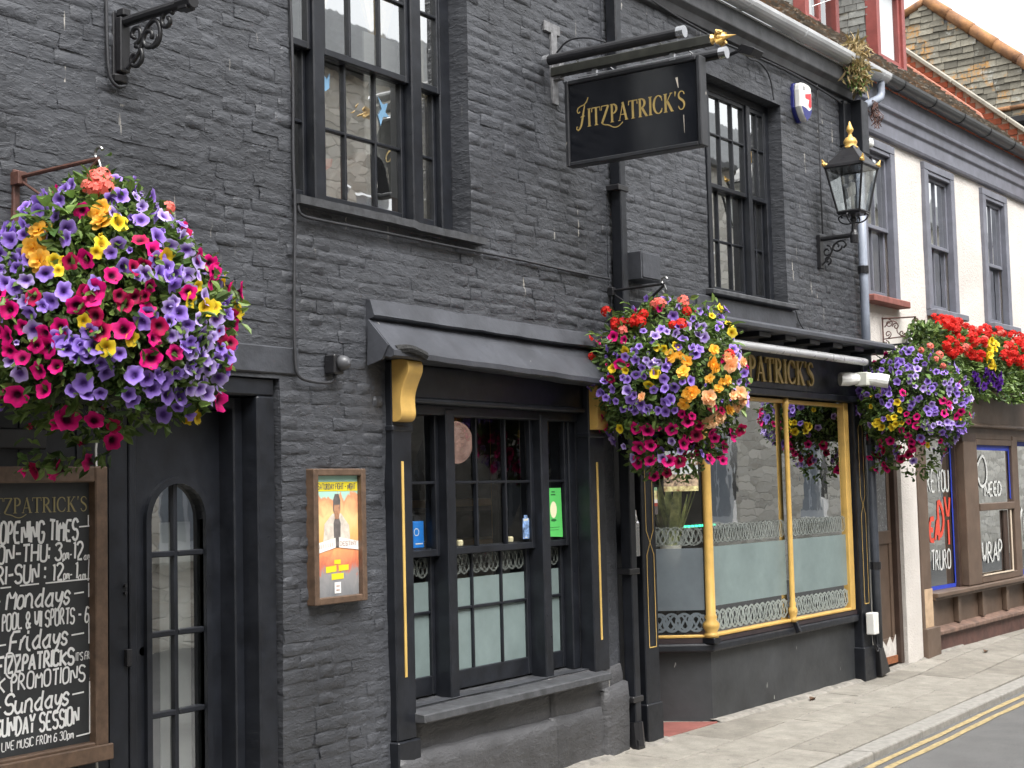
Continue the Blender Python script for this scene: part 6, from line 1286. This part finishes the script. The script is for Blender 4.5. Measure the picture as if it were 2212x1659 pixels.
# bloom places on the three baskets: colour -> (x, y) from the hanging axis and height, in mm
BLOOMS = [
    {'P': [(-157,-26,2645),(-24,-98,2690),(55,-87,2695),(-208,104,2598),(-297,93,2499),(-342,-56,2462),(-360,-13,2446),(-372,27,2417),(-372,-84,2403),(-390,-66,2380),(-400,-92,2354),(-428,-74,2303),(-73,-184,2614),(75,-158,2633),(-75,-280,2519),(-21,-321,2484),(138,-234,2542),(-189,-309,2437),(-222,-313,2400),(-167,-336,2413),(-375,-197,2328),(-354,-254,2267),(-376,-218,2237),(-385,-196,2223),(-430,-55,2202),(-293,-323,2293),(-201,-348,2354),(-175,-380,2327),(-74,-397,2363),(-78,-413,2325),(-43,-408,2343),(-68,-431,2301),(-153,-403,2196),(-171,-397,2173),(-86,-421,2182),(-51,-431,2209),(-301,-305,2139),(-361,-226,2123),(-333,-274,2112),(-339,-252,2087),(-306,-292,2077),(-285,-312,2095),(-292,-288,2061),(-254,-305,2040),(-241,-332,2061),(-222,-350,2070),(-6,-432,2119),(169,-402,2262),(163,-400,2110),(210,-372,2086),(34,-407,2054),(294,-281,2044),(-25,-386,2016),(-84,-372,2009),(-16,-430,2173),(-116,-354,1995),(-357,-240,2104),(-317,-285,2095),(-318,-266,2061),(-348,-250,2126),(145,-391,2071),(183,-395,2225),(-225,-267,1948),(-155,-315,1945),(-90,-348,1965),(-29,-348,1944),(29,-261,1888),(62,-294,1911),(-126,-299,1928),(160,-234,1901)],
     'L': [(-404,-25,2356),(-405,-143,2308),(-19,-192,2619),(54,-212,2598),(-50,-246,2565),(-137,-230,2540),(42,-259,2553),(69,-300,2504),(70,-322,2477),(46,-360,2437),(-151,-389,2333),(-17,-407,2355),(3,-411,2343),(-15,-437,2287),(-72,-432,2246),(-76,-422,2133),(28,-435,2195),(44,-430,2150),(132,-412,2206),(106,-419,2142),(56,-417,2078),(4,-387,2017),(63,-390,2025),(117,-387,2042),(74,-425,2116),(208,-334,2017),(53,-428,2179),(91,-422,2169),(138,-412,2168),(5,-425,2088),(-38,-433,2144),(88,-404,2067),(13,-397,2031),(-420,-21,2332),(162,-325,1961),(103,-352,1973),(232,-298,1990),(237,-271,1951)],
     'M': [(-436,-49,2269),(-423,-88,2218),(-94,-363,2417),(105,-357,2421),(165,-342,2410),(188,-345,2384),(116,-405,2332),(275,-324,2342),(293,-353,2326),(-244,-344,2320),(-151,-408,2292),(-328,-282,2222),(-292,-315,2245),(-291,-321,2271),(-156,-403,2214),(-18,-433,2281),(-408,-130,2160),(-360,-244,2154),(-424,-75,2132),(-391,-173,2098),(-414,-77,2086),(-396,-114,2062),(-371,-201,2091),(-342,-205,2033),(-360,-150,2022),(-224,-372,2146),(-135,-408,2121),(-130,-390,2059),(-60,-417,2080),(297,-321,2207),(-390,25,2018),(-380,-200,2137),(-282,-270,2378),(-357,31,1952),(-332,-141,1962),(-350,-36,1949),(-215,-60,1864),(-212,-102,1873),(-158,-160,1868),(11,-12,1811),(-13,11,1735),(-182,137,1706),(-89,76,1713),(-101,86,1693),(296,-244,1947)],
     'D': [(-396,-166,2253),(-315,-240,2368),(-127,-338,2441),(-178,-368,2350),(-143,-374,2362),(-313,-301,2262),(-220,-375,2228),(-193,-390,2252),(-235,-366,2254),(-101,-418,2251),(-167,-400,2256),(-273,-328,2139),(-291,-320,2187),(255,-356,2237),(228,-368,2136),(-121,-413,2162),(160,-403,2152),(254,-328,2063),(-198,80,1859),(-83,-158,1851),(-35,27,1800),(-149,124,1710)],
     'Y': [(-148,-266,2504),(-230,-276,2447),(-231,-284,2430),(-254,-285,2400),(-324,-222,2380),(-348,-220,2337),(-347,-202,2371),(-59,-377,2397),(31,-430,2307),(-8,-438,2256),(62,-433,2237),(119,-420,2246),(315,-311,2293),(317,-321,2258),(-199,-376,2118),(-259,-334,2089),(-314,-298,2171),(235,-330,2361),(211,-170,1877),(233,-192,1889)],
     'O': [(-171,-202,2544),(-200,-245,2495),(-350,-118,2420),(-364,-162,2371),(-320,-101,2471),(-159,-201,2555),(-190,-210,2531)],
     'C': [(-33,-55,2712),(-119,-86,2651),(-52,-98,2679),(-94,-98,2663),(120,-192,2606),(-120,-122,2636),(-96,-142,2633),(-64,-77,2689),(-63,-54,2702)]},
    {'P': [(-73,-246,2602),(56,-240,2618),(79,-335,2620),(107,-289,2577),(-68,65,2708),(-85,-48,2688),(-181,-264,2548),(-74,-353,2493),(-17,-339,2523),(-276,-222,2500),(-371,-60,2478),(-336,-148,2486),(-302,-264,2424),(-380,-116,2426),(-403,-48,2402),(-414,-22,2375),(-407,107,2373),(-404,-101,2362),(-435,-37,2322),(-429,28,2347),(-399,-200,2270),(-453,-52,2238),(-434,-131,2245),(-454,31,2227),(-440,-82,2276),(-276,-322,2347),(-330,-247,2388),(-426,166,2217),(-408,-194,2208),(-431,-143,2148),(-445,106,2169),(-454,2,2151),(-433,151,2121),(-455,-32,2122),(-361,-282,2189),(-331,-318,2192),(-391,-234,2113),(-426,-58,2071),(-390,-189,2077),(-398,-86,2043),(-371,-133,2034),(-353,-167,2025),(-387,-62,2029),(0,-414,2390),(43,-457,2246),(117,-442,2202),(-154,-411,2081),(-109,-437,2089)],
     'L': [(-162,-314,2501),(-329,-179,2472),(-374,-132,2449),(-409,-146,2312),(42,-426,2344),(-20,-446,2291),(-30,-455,2194),(-410,-164,2303),(-458,9,2155),(-401,-79,2043)],
     'M': [(-363,134,2462),(-401,45,2433),(-433,63,2309),(-444,3,2297),(-406,156,2313),(-190,362,2015),(-191,349,1961),(-339,25,1940),(-324,-42,1929),(-321,-112,1938),(-281,-165,1929),(-293,-236,2011),(-251,-275,1999),(-251,-248,1969),(-232,-213,1889),(-94,-310,1907),(-51,-305,1876),(148,-306,1903),(-216,-199,1846),(-289,-38,1843),(-282,33,1834),(-48,-285,1833),(128,-260,1828),(105,-233,1768),(-19,-250,1759),(127,-253,1751),(-216,-107,1751),(-245,-11,1758),(-233,72,1748),(-146,18,1667)],
     'D': [(-167,-69,1684),(-180,-154,1745),(-177,-255,1892),(-189,-281,1945),(-184,-368,2043),(-109,-383,2029),(-443,114,2225),(172,-358,1926)],
     'Y': [(75,-306,2630),(-32,-300,2573),(123,-333,2526),(97,-361,2481),(-384,-144,2388),(-374,-182,2382),(-413,36,2380),(-434,109,2285),(-450,19,2266),(-436,-116,2176),(-310,136,1945),(-432,-155,2240),(-337,-233,2396),(119,-326,2535)],
     'O': [(-341,-259,2339),(-371,-223,2336),(-321,-291,2307),(-182,-380,2372),(-208,-398,2268),(-217,-386,2299),(-178,-423,2189),(-129,-434,2199),(-192,-411,2150),(-347,-298,2119),(-325,-322,2134),(-334,-272,2067),(-353,-284,2244),(-242,-386,2204),(-47,-397,2031),(-331,-307,2111)],
     'A': [(-104,-418,2335),(-50,-435,2314),(-91,-436,2287),(-250,-378,2103),(-218,-370,2073),(-36,-456,2131),(-94,-448,2113),(17,-446,2086),(-97,-359,1999),(-135,-324,1968),(-150,-314,1961),(17,-419,2055),(40,-439,2311),(-450,-82,2111),(-256,-363,2088),(18,-455,2125),(-107,-337,1976)],
     'R': [(-225,241,2628),(-251,181,2563),(-314,8,2552),(-281,-19,2588),(-275,319,2377),(-247,351,2479),(-299,104,2553),(-314,50,2547),(-165,-217,2593),(-282,-191,2514),(-260,-233,2512),(-299,150,2532),(-332,22,2535),(-71,-420,2353),(-312,23,2561),(-322,-17,2541)],
     'C': [(-154,-38,2654),(-25,-116,2679),(-71,-152,2651),(-355,74,2490),(-170,-28,2649),(-146,-52,2657)]},
    {'P': [(-116,2,2647),(-189,-54,2606),(-323,-7,2503),(-339,-78,2475),(-330,108,2472),(-313,183,2450),(-358,105,2432),(-402,-29,2378),(-281,-138,2529),(-249,-276,2435),(-205,-315,2424),(-332,-235,2369),(-416,-148,2231),(-418,-137,2200),(-444,29,2197),(-414,79,2298),(-318,285,2280),(-360,223,2297),(-167,422,2294),(-364,161,2381),(-122,-393,2337),(-159,-396,2270),(-344,-246,2282),(-336,-281,2152),(-367,-246,2121),(-159,-391,2034),(-50,-366,1984),(-211,-286,1973),(-158,-420,2194),(-320,-261,2314)],
     'L': [(-383,-116,2374),(-321,-159,2460),(-358,-209,2316),(-318,-291,2270),(-214,-361,2308),(-236,-333,2357),(-209,-393,2215),(-353,-267,2195),(-372,-223,2058),(-358,-196,2028),(-317,-258,2026),(-314,-301,2045),(-193,-347,2014),(-20,-322,1932),(-245,-370,2161)],
     'M': [(-413,-73,2289),(-291,-333,2215),(-259,-365,2193),(-285,-338,2119),(-193,-394,2098),(-245,-371,2172),(-102,-394,2359),(-427,-98,2121),(-403,-165,2097),(-420,-110,2062),(-384,-150,2029),(-389,-41,2002),(-335,-70,1958),(-288,-80,1910),(-250,173,1910),(-300,75,1922),(-265,-149,1914),(-78,233,1820),(-104,305,1800),(-67,206,1742),(-60,187,1708),(-99,265,1699),(-156,-416,2130)],
     'D': [(-89,263,1821),(-228,-32,1810),(-269,-71,1873),(-198,34,1780),(-193,167,1850),(-82,245,1787)],
     'Y': [(-403,183,2195),(-434,-53,2155),(-436,-7,2099),(-441,34,2100),(-418,121,2073),(-415,145,2058),(-400,107,2029),(-413,25,2025),(-432,-14,2045),(-428,-57,2054),(-214,-174,1881),(-154,-413,2071),(-403,105,2310),(-387,186,2272),(-442,-36,2215)],
     'C': [(-107,180,2678),(-115,-119,2622),(22,-131,2658),(-62,-238,2578),(-173,-297,2481),(-170,-255,2538)]},
]
# ------------------------------------------------------------ blooms and foliage
def with_attr(name, v, f, at, vals, m, smooth=True):
    me = bpy.data.meshes.new(name); me.from_pydata(v, [], f); a = me.attributes.new(at, 'FLOAT', 'POINT'); a.data.foreach_set('value', vals)
    if smooth: me.shade_smooth()
    if m: me.materials.append(m)
    return me
def petunia(seed):
    r = random.Random(seed); n = 15; v = [(0, 0, -.55)]; rad = [0]; f = []
    for (q, z, k) in ((.20, -.22, .06), (.58, .06, .34), (1.0, .10, 1.0)):
        for i in range(n):
            a = 2*PI*i/n; ph = (i % 3)
            lobe = (1.0, 1.02, .82)[ph] if q > .9 else (1, 1, .95)[ph]
            rr = q*lobe*(1+r.uniform(-.06, .06)*(q > .5)); zz = z+(r.uniform(-.16, .12) if q > .9 else r.uniform(-.03, .03))+(-.07 if ph == 2 and q > .3 else 0)
            v.append((rr*math.cos(a), rr*math.sin(a), zz)); rad.append(k)
    for i in range(n):
        j = (i+1) % n; f.append((0, 1+i, 1+j))
        f += [(1+i, 1+n+i, 1+n+j, 1+j), (1+n+i, 1+2*n+i, 1+2*n+j, 1+n+j)]
    return v, f, rad
def begonia(seed):
    r = random.Random(seed); v, f, rad = [], [], []
    for (nr, R, z, til, a0) in ((5, 1.0, .0, .15, 0), (5, .72, .16, .45, .6), (4, .42, .28, .9, .2)):
        for i in range(nr):
            a = a0+2*PI*i/nr+r.uniform(-.15, .15); w = R*.52*r.uniform(.85, 1.15); n0 = len(v); c, s = math.cos(a), math.sin(a)
            for (q, h, k) in ((.08, 0, .1), (.55, w, .5), (.55, -w, .5), (.62, 0, .55), (1., w*.55, 1), (1., -w*.55, 1), (1.1, 0, 1)):
                x, y = q*R, h; zz = z+til*q*R*.8+.10*abs(h)+r.uniform(-.03, .03)
                v.append((x*c-y*s, x*s+y*c, zz)); rad.append(k)
            f += [(n0, n0+1, n0+3), (n0, n0+3, n0+2), (n0+1, n0+4, n0+6, n0+3), (n0+3, n0+6, n0+5, n0+2)]
    return v, f, rad
def cluster(seed):
    r = random.Random(seed); v, f, rad = [], [], []
    for k in range(13):
        ph = math.acos(1-1.1*(k+.5)/13); th = k*2.4; d = Vector((math.sin(ph)*math.cos(th), math.sin(ph)*math.sin(th), math.cos(ph))); c = d*.72
        u = d.orthogonal().normalized(); w_ = d.cross(u); n0 = len(v); v.append(tuple(c)); rad.append(.25)
        for i in range(10):
            a = 2*PI*i/10; q = .36*(1 if i % 2 == 0 else .72)*r.uniform(.9, 1.1); v.append(tuple(c+(u*math.cos(a)+w_*math.sin(a))*q+d*(.06 if i % 2 == 0 else 0))); rad.append(.6+.4*(i % 2 == 0))
        f += [(n0, n0+1+i, n0+1+(i+1) % 10) for i in range(10)]
    return v, f, rad
BM = {}
KIND = {'P': petunia, 'L': petunia, 'M': petunia, 'D': petunia, 'Y': petunia, 'I': petunia, 'O': begonia, 'A': begonia, 'C': cluster, 'R': cluster}
BNAME = {'P': 'purple_petunia', 'L': 'lilac_petunia', 'M': 'magenta_petunia', 'D': 'crimson_petunia', 'Y': 'yellow_petunia', 'I': 'indigo_petunia', 'O': 'orange_begonia', 'A': 'apricot_begonia', 'C': 'coral_geranium', 'R': 'red_geranium'}
for c in KIND:
    BM[c] = []
    for k in range(5):
        v, f, rad = KIND[c](k*7+ord(c)); BM[c].append(with_attr(BNAME[c], v, f, 'rad', rad, PET[c]))
def bloom(par, c, p, nrm, r, rnd):
    o = bpy.data.objects.new(BNAME[c], rnd.choice(BM[c])); col.objects.link(o); o.parent = par
    n = (Vector(nrm)+Vector((rnd.uniform(-.6, .6), rnd.uniform(-.6, .6), rnd.uniform(-.5, .5)))).normalized()
    q = n.to_track_quat('Z', 'Y'); o.rotation_mode = 'QUATERNION'
    from mathutils import Quaternion
    o.rotation_quaternion = q @ Quaternion((0, 0, 1), rnd.random()*6.28); o.location = p; s = r*rnd.uniform(.72, 1.16); o.scale = (s, s*rnd.uniform(.82, 1.05), s*rnd.uniform(.8, 1.5))
    if rnd.random() < .09 and c in 'PLMDY': o.scale = (s*.34, s*.34, s*1.5)
    return o
def leaves(name, pts, nrm, L, m, par, wr=.5, droop=.5, seed=0):
    """leaf-sized folded faces, one mesh: pts (n,3), nrm (n,3)"""
    g = np.random.default_rng(seed); n = len(pts); pts = np.asarray(pts, float); nrm = np.asarray(nrm, float)
    d = nrm+g.normal(0, .75, (n, 3)); d[:, 2] -= droop*g.random(n); d /= np.linalg.norm(d, axis=1)[:, None]
    ref = g.normal(0, 1, (n, 3)); sdv = np.cross(d, ref); sdv /= np.linalg.norm(sdv, axis=1)[:, None]; nn = np.cross(sdv, d)
    ln = (L*g.uniform(.6, 1.3, n))[:, None]; wd = ln*wr*g.uniform(.75, 1.15, n)[:, None]*.5
    V = np.stack([pts, pts+d*ln*.35+sdv*wd+nn*ln*.10, pts+d*ln*.75+sdv*wd*.72+nn*ln*.06, pts+d*ln-nn*ln*.12, pts+d*ln*.75-sdv*wd*.72+nn*ln*.06, pts+d*ln*.35-sdv*wd+nn*ln*.10], 1).reshape(-1, 3)
    b = np.arange(n)[:, None]*6; F = np.concatenate([b+np.array([0, 1, 2, 3]), b+np.array([0, 3, 4, 5])], 0)
    me = bpy.data.meshes.new(name); me.from_pydata(V.tolist(), [], F.tolist())
    a = me.attributes.new('rnd', 'FLOAT', 'POINT'); a.data.foreach_set('value', np.repeat(g.random(n), 6)); me.materials.append(m)
    o = bpy.data.objects.new(name, me); col.objects.link(o); o.parent = par; o['kind'] = 'stuff'
    return o
def hanging_basket(fr, ax, prof, data, label, seed, br, nleaf, extra):
    rnd = random.Random(seed); g = np.random.default_rng(seed)
    o = bpy.data.objects.new('hanging_basket', None); col.objects.link(o); w0 = fr @ Vector(ax); o.location = (w0.x, w0.y, prof[-1][0]); tag(o, label, 'hanging basket', 'flower baskets along the pub front')
    LOC[o] = Vector(o.location); z0 = prof[-1][0]
    zs_ = np.array([p[0] for p in prof])[::-1]; rs_ = np.array([p[1] for p in prof])[::-1]; R = lambda z: float(np.interp(z, zs_, rs_))
    core = MB().lathe([(max(.01, r*.70), z-z0+(.0 if z < 2.4 else -.03)) for z, r in prof[::-1] if z > 1.9], (0, 0, 0), 18)
    me = core.mesh('moss_liner', smooth=True); c = bpy.data.objects.new('moss_liner', me); col.objects.link(c); c.parent = o; me.materials.append(mat('moss', (.025, .035, .012), .95, var=.5, vs=40, bs=60, bstr=1, bd=.02))
    pts, nr = [], []
    zl, zh = prof[-1][0], prof[0][0]
    while len(pts) < nleaf:
        z = rnd.uniform(zl, zh); r = R(z)
        if rnd.random() > r/.46+.1 or (z < 1.95 and rnd.random() > .22): continue
        a = rnd.random()*2*PI; rr = r*rnd.uniform(.66, .98); pts.append((rr*math.cos(a), rr*math.sin(a), z-z0)); nr.append((math.cos(a), math.sin(a), .25*(z-(zl+zh)/2)))
    cam2 = Vector((CAM.x-w0.x, CAM.y-w0.y, 0)).normalized()
    allb = []
    for k, L in data.items():
        for (x, y, z) in L: allb.append((k, x/1000, y/1000, z/1000))
    for (k, x, y, z) in allb:
        r = math.hypot(x, y) or .01
        n = Vector((x/r, y/r, -.05+(.5 if z > zh-.3 else -.1)))*.8+cam2*.35
        sz = br*(1.2 if z < 1.95 and k in 'MD' else 1)*{'P': .92, 'L': .92, 'Y': .95, 'D': .95, 'O': 1.15, 'A': 1.2, 'C': 1.15, 'R': 1.2}.get(k, 1.05)
        bloom(o, k, Vector((x, y, z-z0))+n.normalized()*(.022+.012*rnd.random()), n, sz, rnd)
        m_ = 6 if z > 1.95 else 14
        for _ in range(m_):
            q = g.normal(0, .028, 3); dz = abs(g.normal(0, .045)) if m_ > 9 else q[2]
            pts.append((x+q[0]-.02*n.x, y+q[1]-.02*n.y, z-z0+dz)); nr.append((n.x, n.y, n.z))
    vis = [(x, y, z) for (_, x, y, z) in allb]
    cols = [k for (k, *_r) in allb]; cnt = 0; tr = 0
    while cnt < extra and tr < 8000:
        tr += 1; z = rnd.uniform(zl+.12, zh-.05); a = rnd.random()*2*PI; r = R(z); x, y = r*math.cos(a), r*math.sin(a)
        if min((x-p[0])**2+(y-p[1])**2+(z-p[2])**2 for p in vis) < (br*.86)**2: continue
        front = (x*cam2.x+y*cam2.y) > .25*r
        near = min(allb, key=lambda p: (x-p[1])**2+(y-p[2])**2+(z-p[3])**2*2)
        if front and near[0] not in 'PL' and rnd.random() > .2: continue
        if not front and rnd.random() > .45: continue
        k = (near[0] if near[0] in 'PL' else rnd.choice('PPLLM')) if front else rnd.choice('PPLLMD')
        n = Vector((math.cos(a), math.sin(a), -.05)); bloom(o, k, Vector((x, y, z-z0))+n*.02, n, br*.95, rnd); vis.append((x, y, z)); cnt += 1
    leaves('foliage', pts, nr, .048, LEAF, o, .5, .6, seed)
    return o
PR1 = [(2.74, .02), (2.70, .09), (2.60, .22), (2.45, .36), (2.3, .44), (2.1, .435), (1.95, .36), (1.86, .22), (1.82, .05)]
PR2 = [(2.72, .02), (2.68, .12), (2.58, .30), (2.45, .40), (2.25, .46), (2.1, .46), (1.98, .36), (1.85, .30), (1.7, .22), (1.62, .05)]
PR3 = [(2.70, .02), (2.65, .12), (2.55, .30), (2.4, .40), (2.2, .45), (2.05, .44), (1.95, .34), (1.85, .26), (1.7, .15), (1.62, .05)]
b1 = hanging_basket(FA, (3.46, -.46, 0), PR1, BLOOMS[0], 'huge purple, magenta and yellow flower basket left of the window', 1, .034, 6200, 240)
b2 = hanging_basket(FB, (-.15, -.40, 0), PR2, BLOOMS[1], 'flower basket with apricot begonias and red blooms in front of the drainpipe', 2, .033, 4600, 190)
b3 = hanging_basket(FB, (3.72, -.40, 0), PR3, BLOOMS[2], 'purple and pink flower basket beside the white house', 3, .033, 4000, 200)
def big_leaf(par, p, d, L, w_, rnd):
    d = Vector(d).normalized(); s = d.cross(Vector((rnd.uniform(-.4, .4), rnd.uniform(-.4, .4), 1))).normalized(); n = s.cross(d); v, f = [], []; m = 6
    for j in range(m+1):
        q = j/m; wd = w_*math.sin(PI*min(1, q*.86+.08))**.8*(1-q*.25)*(1 if j < m else .05); c = Vector(p)+d*L*q-Vector((0, 0, 1))*L*.35*q*q
        for k in (-1, 0, 1): v.append(tuple(c+s*wd*k+n*abs(k)*wd*.35*(1+.15*((j % 2)))))
    f = [(3*j+i, 3*j+i+1, 3*j+4+i, 3*j+3+i) for j in range(m) for i in (0, 1)]
    me = with_attr('begonia_leaf', v, f, 'rnd', [rnd.random()]*len(v), LEAFB); o = bpy.data.objects.new('begonia_leaf', me); col.objects.link(o); o.parent = par
rnd = random.Random(5); cam1 = (CAM-Vector((3.46, -.46, 1.6))); cam1.z = 0; cam1.normalize(); sd1 = Vector((-cam1.y, cam1.x, 0))
for k in range(26):
    s, z = rnd.uniform(-.20, .0), rnd.uniform(2.44, 2.60); base_ = cam1*rnd.uniform(.20, .33)+sd1*s*-1*(-1); base_.z = z-PR1[-1][0]
    big_leaf(b1, base_, cam1*.7+sd1*rnd.uniform(-1, 1)+Vector((0, 0, rnd.uniform(-.3, .4))), rnd.uniform(.07, .115), rnd.uniform(.016, .026), rnd)
w2 = FB @ Vector((-.15, -.4, 0)); cam2_ = Vector((CAM.x-w2.x, CAM.y-w2.y, 0)).normalized(); sd2 = Vector((-cam2_.y, cam2_.x, 0))
for k in range(34):
    a = rnd.uniform(-1.4, 1.4); z = rnd.choice((rnd.uniform(2.5, 2.68), rnd.uniform(2.25, 2.5))); r = .40 if z < 2.55 else .25; dv = cam2_*math.cos(a)+sd2*math.sin(a); p = dv*r; p.z = z-PR2[-1][0]
    big_leaf(b2, p, dv+Vector((0, 0, rnd.uniform(-.3, .7))), rnd.uniform(.07, .13), rnd.uniform(.014, .024), rnd)
w3 = FB @ Vector((3.72, -.4, 0)); cam3_ = Vector((CAM.x-w3.x, CAM.y-w3.y, 0)).normalized(); sd3 = Vector((-cam3_.y, cam3_.x, 0))
for k in range(24):
    a = rnd.uniform(-1.4, 1.4); z = rnd.uniform(2.1, 2.62); r = .38 if z < 2.5 else .22; dv = cam3_*math.cos(a)+sd3*math.sin(a); p = dv*r; p.z = z-PR3[-1][0]
    big_leaf(b3, p, dv+Vector((0, 0, rnd.uniform(-.3, .5))), rnd.uniform(.06, .11), rnd.uniform(.016, .026), rnd)
# ---- window boxes of red flowers on the white house
def window_box(u0, u1, label, seed):
    rnd = random.Random(seed); loc = ((u0+u1)/2, -.12, 2.48); t = thing('flower_box', label, 'flower box', loc, FB, 'flower boxes above the brown shop')
    part(t, 'trough', MB().box(u0+.03, u1-.03, -.22, -.04, 2.48, 2.66), mat('dark_trough', (.03, .022, .018), .6, var=.3), bevel=.008)
    pts, nr = [], []; Z = loc[2]
    for k in range(2600):
        u = rnd.uniform(u0-.04, u1+.04); a = rnd.uniform(-.5, 1.0)*PI*.9; rr = .18*rnd.uniform(.6, 1.05); z = 2.76+rr*math.sin(a)*1.1; y = -.15-rr*math.cos(a)*.8
        pts.append((u-loc[0], y-loc[1], z-Z)); nr.append((0, -math.cos(a), math.sin(a)*.6))
    for k in range(900):
        u = rnd.uniform(u0+.02, u1); z = 2.68-rnd.random()**1.4*.34; pts.append((u-loc[0], -.24-rnd.random()*.08-loc[1], z-Z)); nr.append((0, -1, -.4))
    leaves('foliage', pts, nr, .055, LEAF, t, .6, .5, seed)
    W = u1-u0
    for k in range(64):
        u = u0-.03+W*rnd.random()**1.1*.8; z = rnd.uniform(2.68, 3.0); dy = -.24-.09*math.cos((z-2.84)*7); bloom(t, 'R' if rnd.random() < .95 else 'C', (u-loc[0], dy-.06-loc[1], z-Z), (0, -1, .35), .046, rnd)
    for k in range(12): bloom(t, 'R', (u0+W*rnd.random()-loc[0], -.14-loc[1], rnd.uniform(2.98, 3.06)-Z), (0, -.4, 1), .042, rnd)
    for k in range(26): bloom(t, 'Y', (u1-W*rnd.uniform(.0, .26)-loc[0], -.36-rnd.random()*.03-loc[1], rnd.uniform(2.60, 2.88)-Z), (0, -1, .1), .04, rnd)
    for k in range(30): bloom(t, 'I', (u1-W*rnd.uniform(-.04, .5)-loc[0], -.35-rnd.random()*.04-loc[1], rnd.uniform(2.40, 2.62)-Z), (0, -1, -.1), .04, rnd)
window_box(4.62, 5.95, 'flower box of red geraniums and yellow petunias under the second white house window', 21)
window_box(6.10, 7.6, 'flower box of red geraniums cut off by the picture edge', 22)
# ---- dry grass in the gutter and a tangle on the downpipe
gt_ = thing('gutter_weeds', 'tuft of straw coloured dry weeds hanging out of the gutter', 'weeds', (3.42, -.15, 5.0), FB)
p_, n_ = [], []; r_ = random.Random(8)
for k in range(420):
    p_.append((r_.gauss(0, .07), r_.gauss(-.02, .03), r_.uniform(-.22, .16))); n_.append((r_.gauss(0, .4), -.3, r_.choice((1, -1))))
leaves('stalks', p_, n_, .09, GRASSY, gt_, .07, .3, 8); leaves('green_weed', [(q[0], q[1]-.01, q[2]*.5-.14) for q in p_[:160]], n_[:160], .035, LEAF, gt_, .5, .5, 9)
part(gt_, 'pale_flower', MB().lathe([(0, 4.74), (.02, 4.745), (.025, 4.76), (.012, 4.775), (0, 4.778)], (3.43, -.2, 0), 8), mat('straw_bloom', (.6, .42, .2), .8))
tw = thing('dead_vine', 'tangle of brown dead stems on the offset pipe', 'vine', (3.85, -.1, 4.7), FB); tm = MB(); r_ = random.Random(4)
for k in range(16):
    x, z = 3.84+r_.gauss(0, .03), 4.76; P = [(x, -.14, z)]
    for j in range(5): x += r_.gauss(0, .03); z -= r_.uniform(.02, .06); P.append((x, -.14+r_.gauss(0, .02), z))
    tm.tube(P, .004, 4)
part(tw, 'stems', tm, RUSTM)
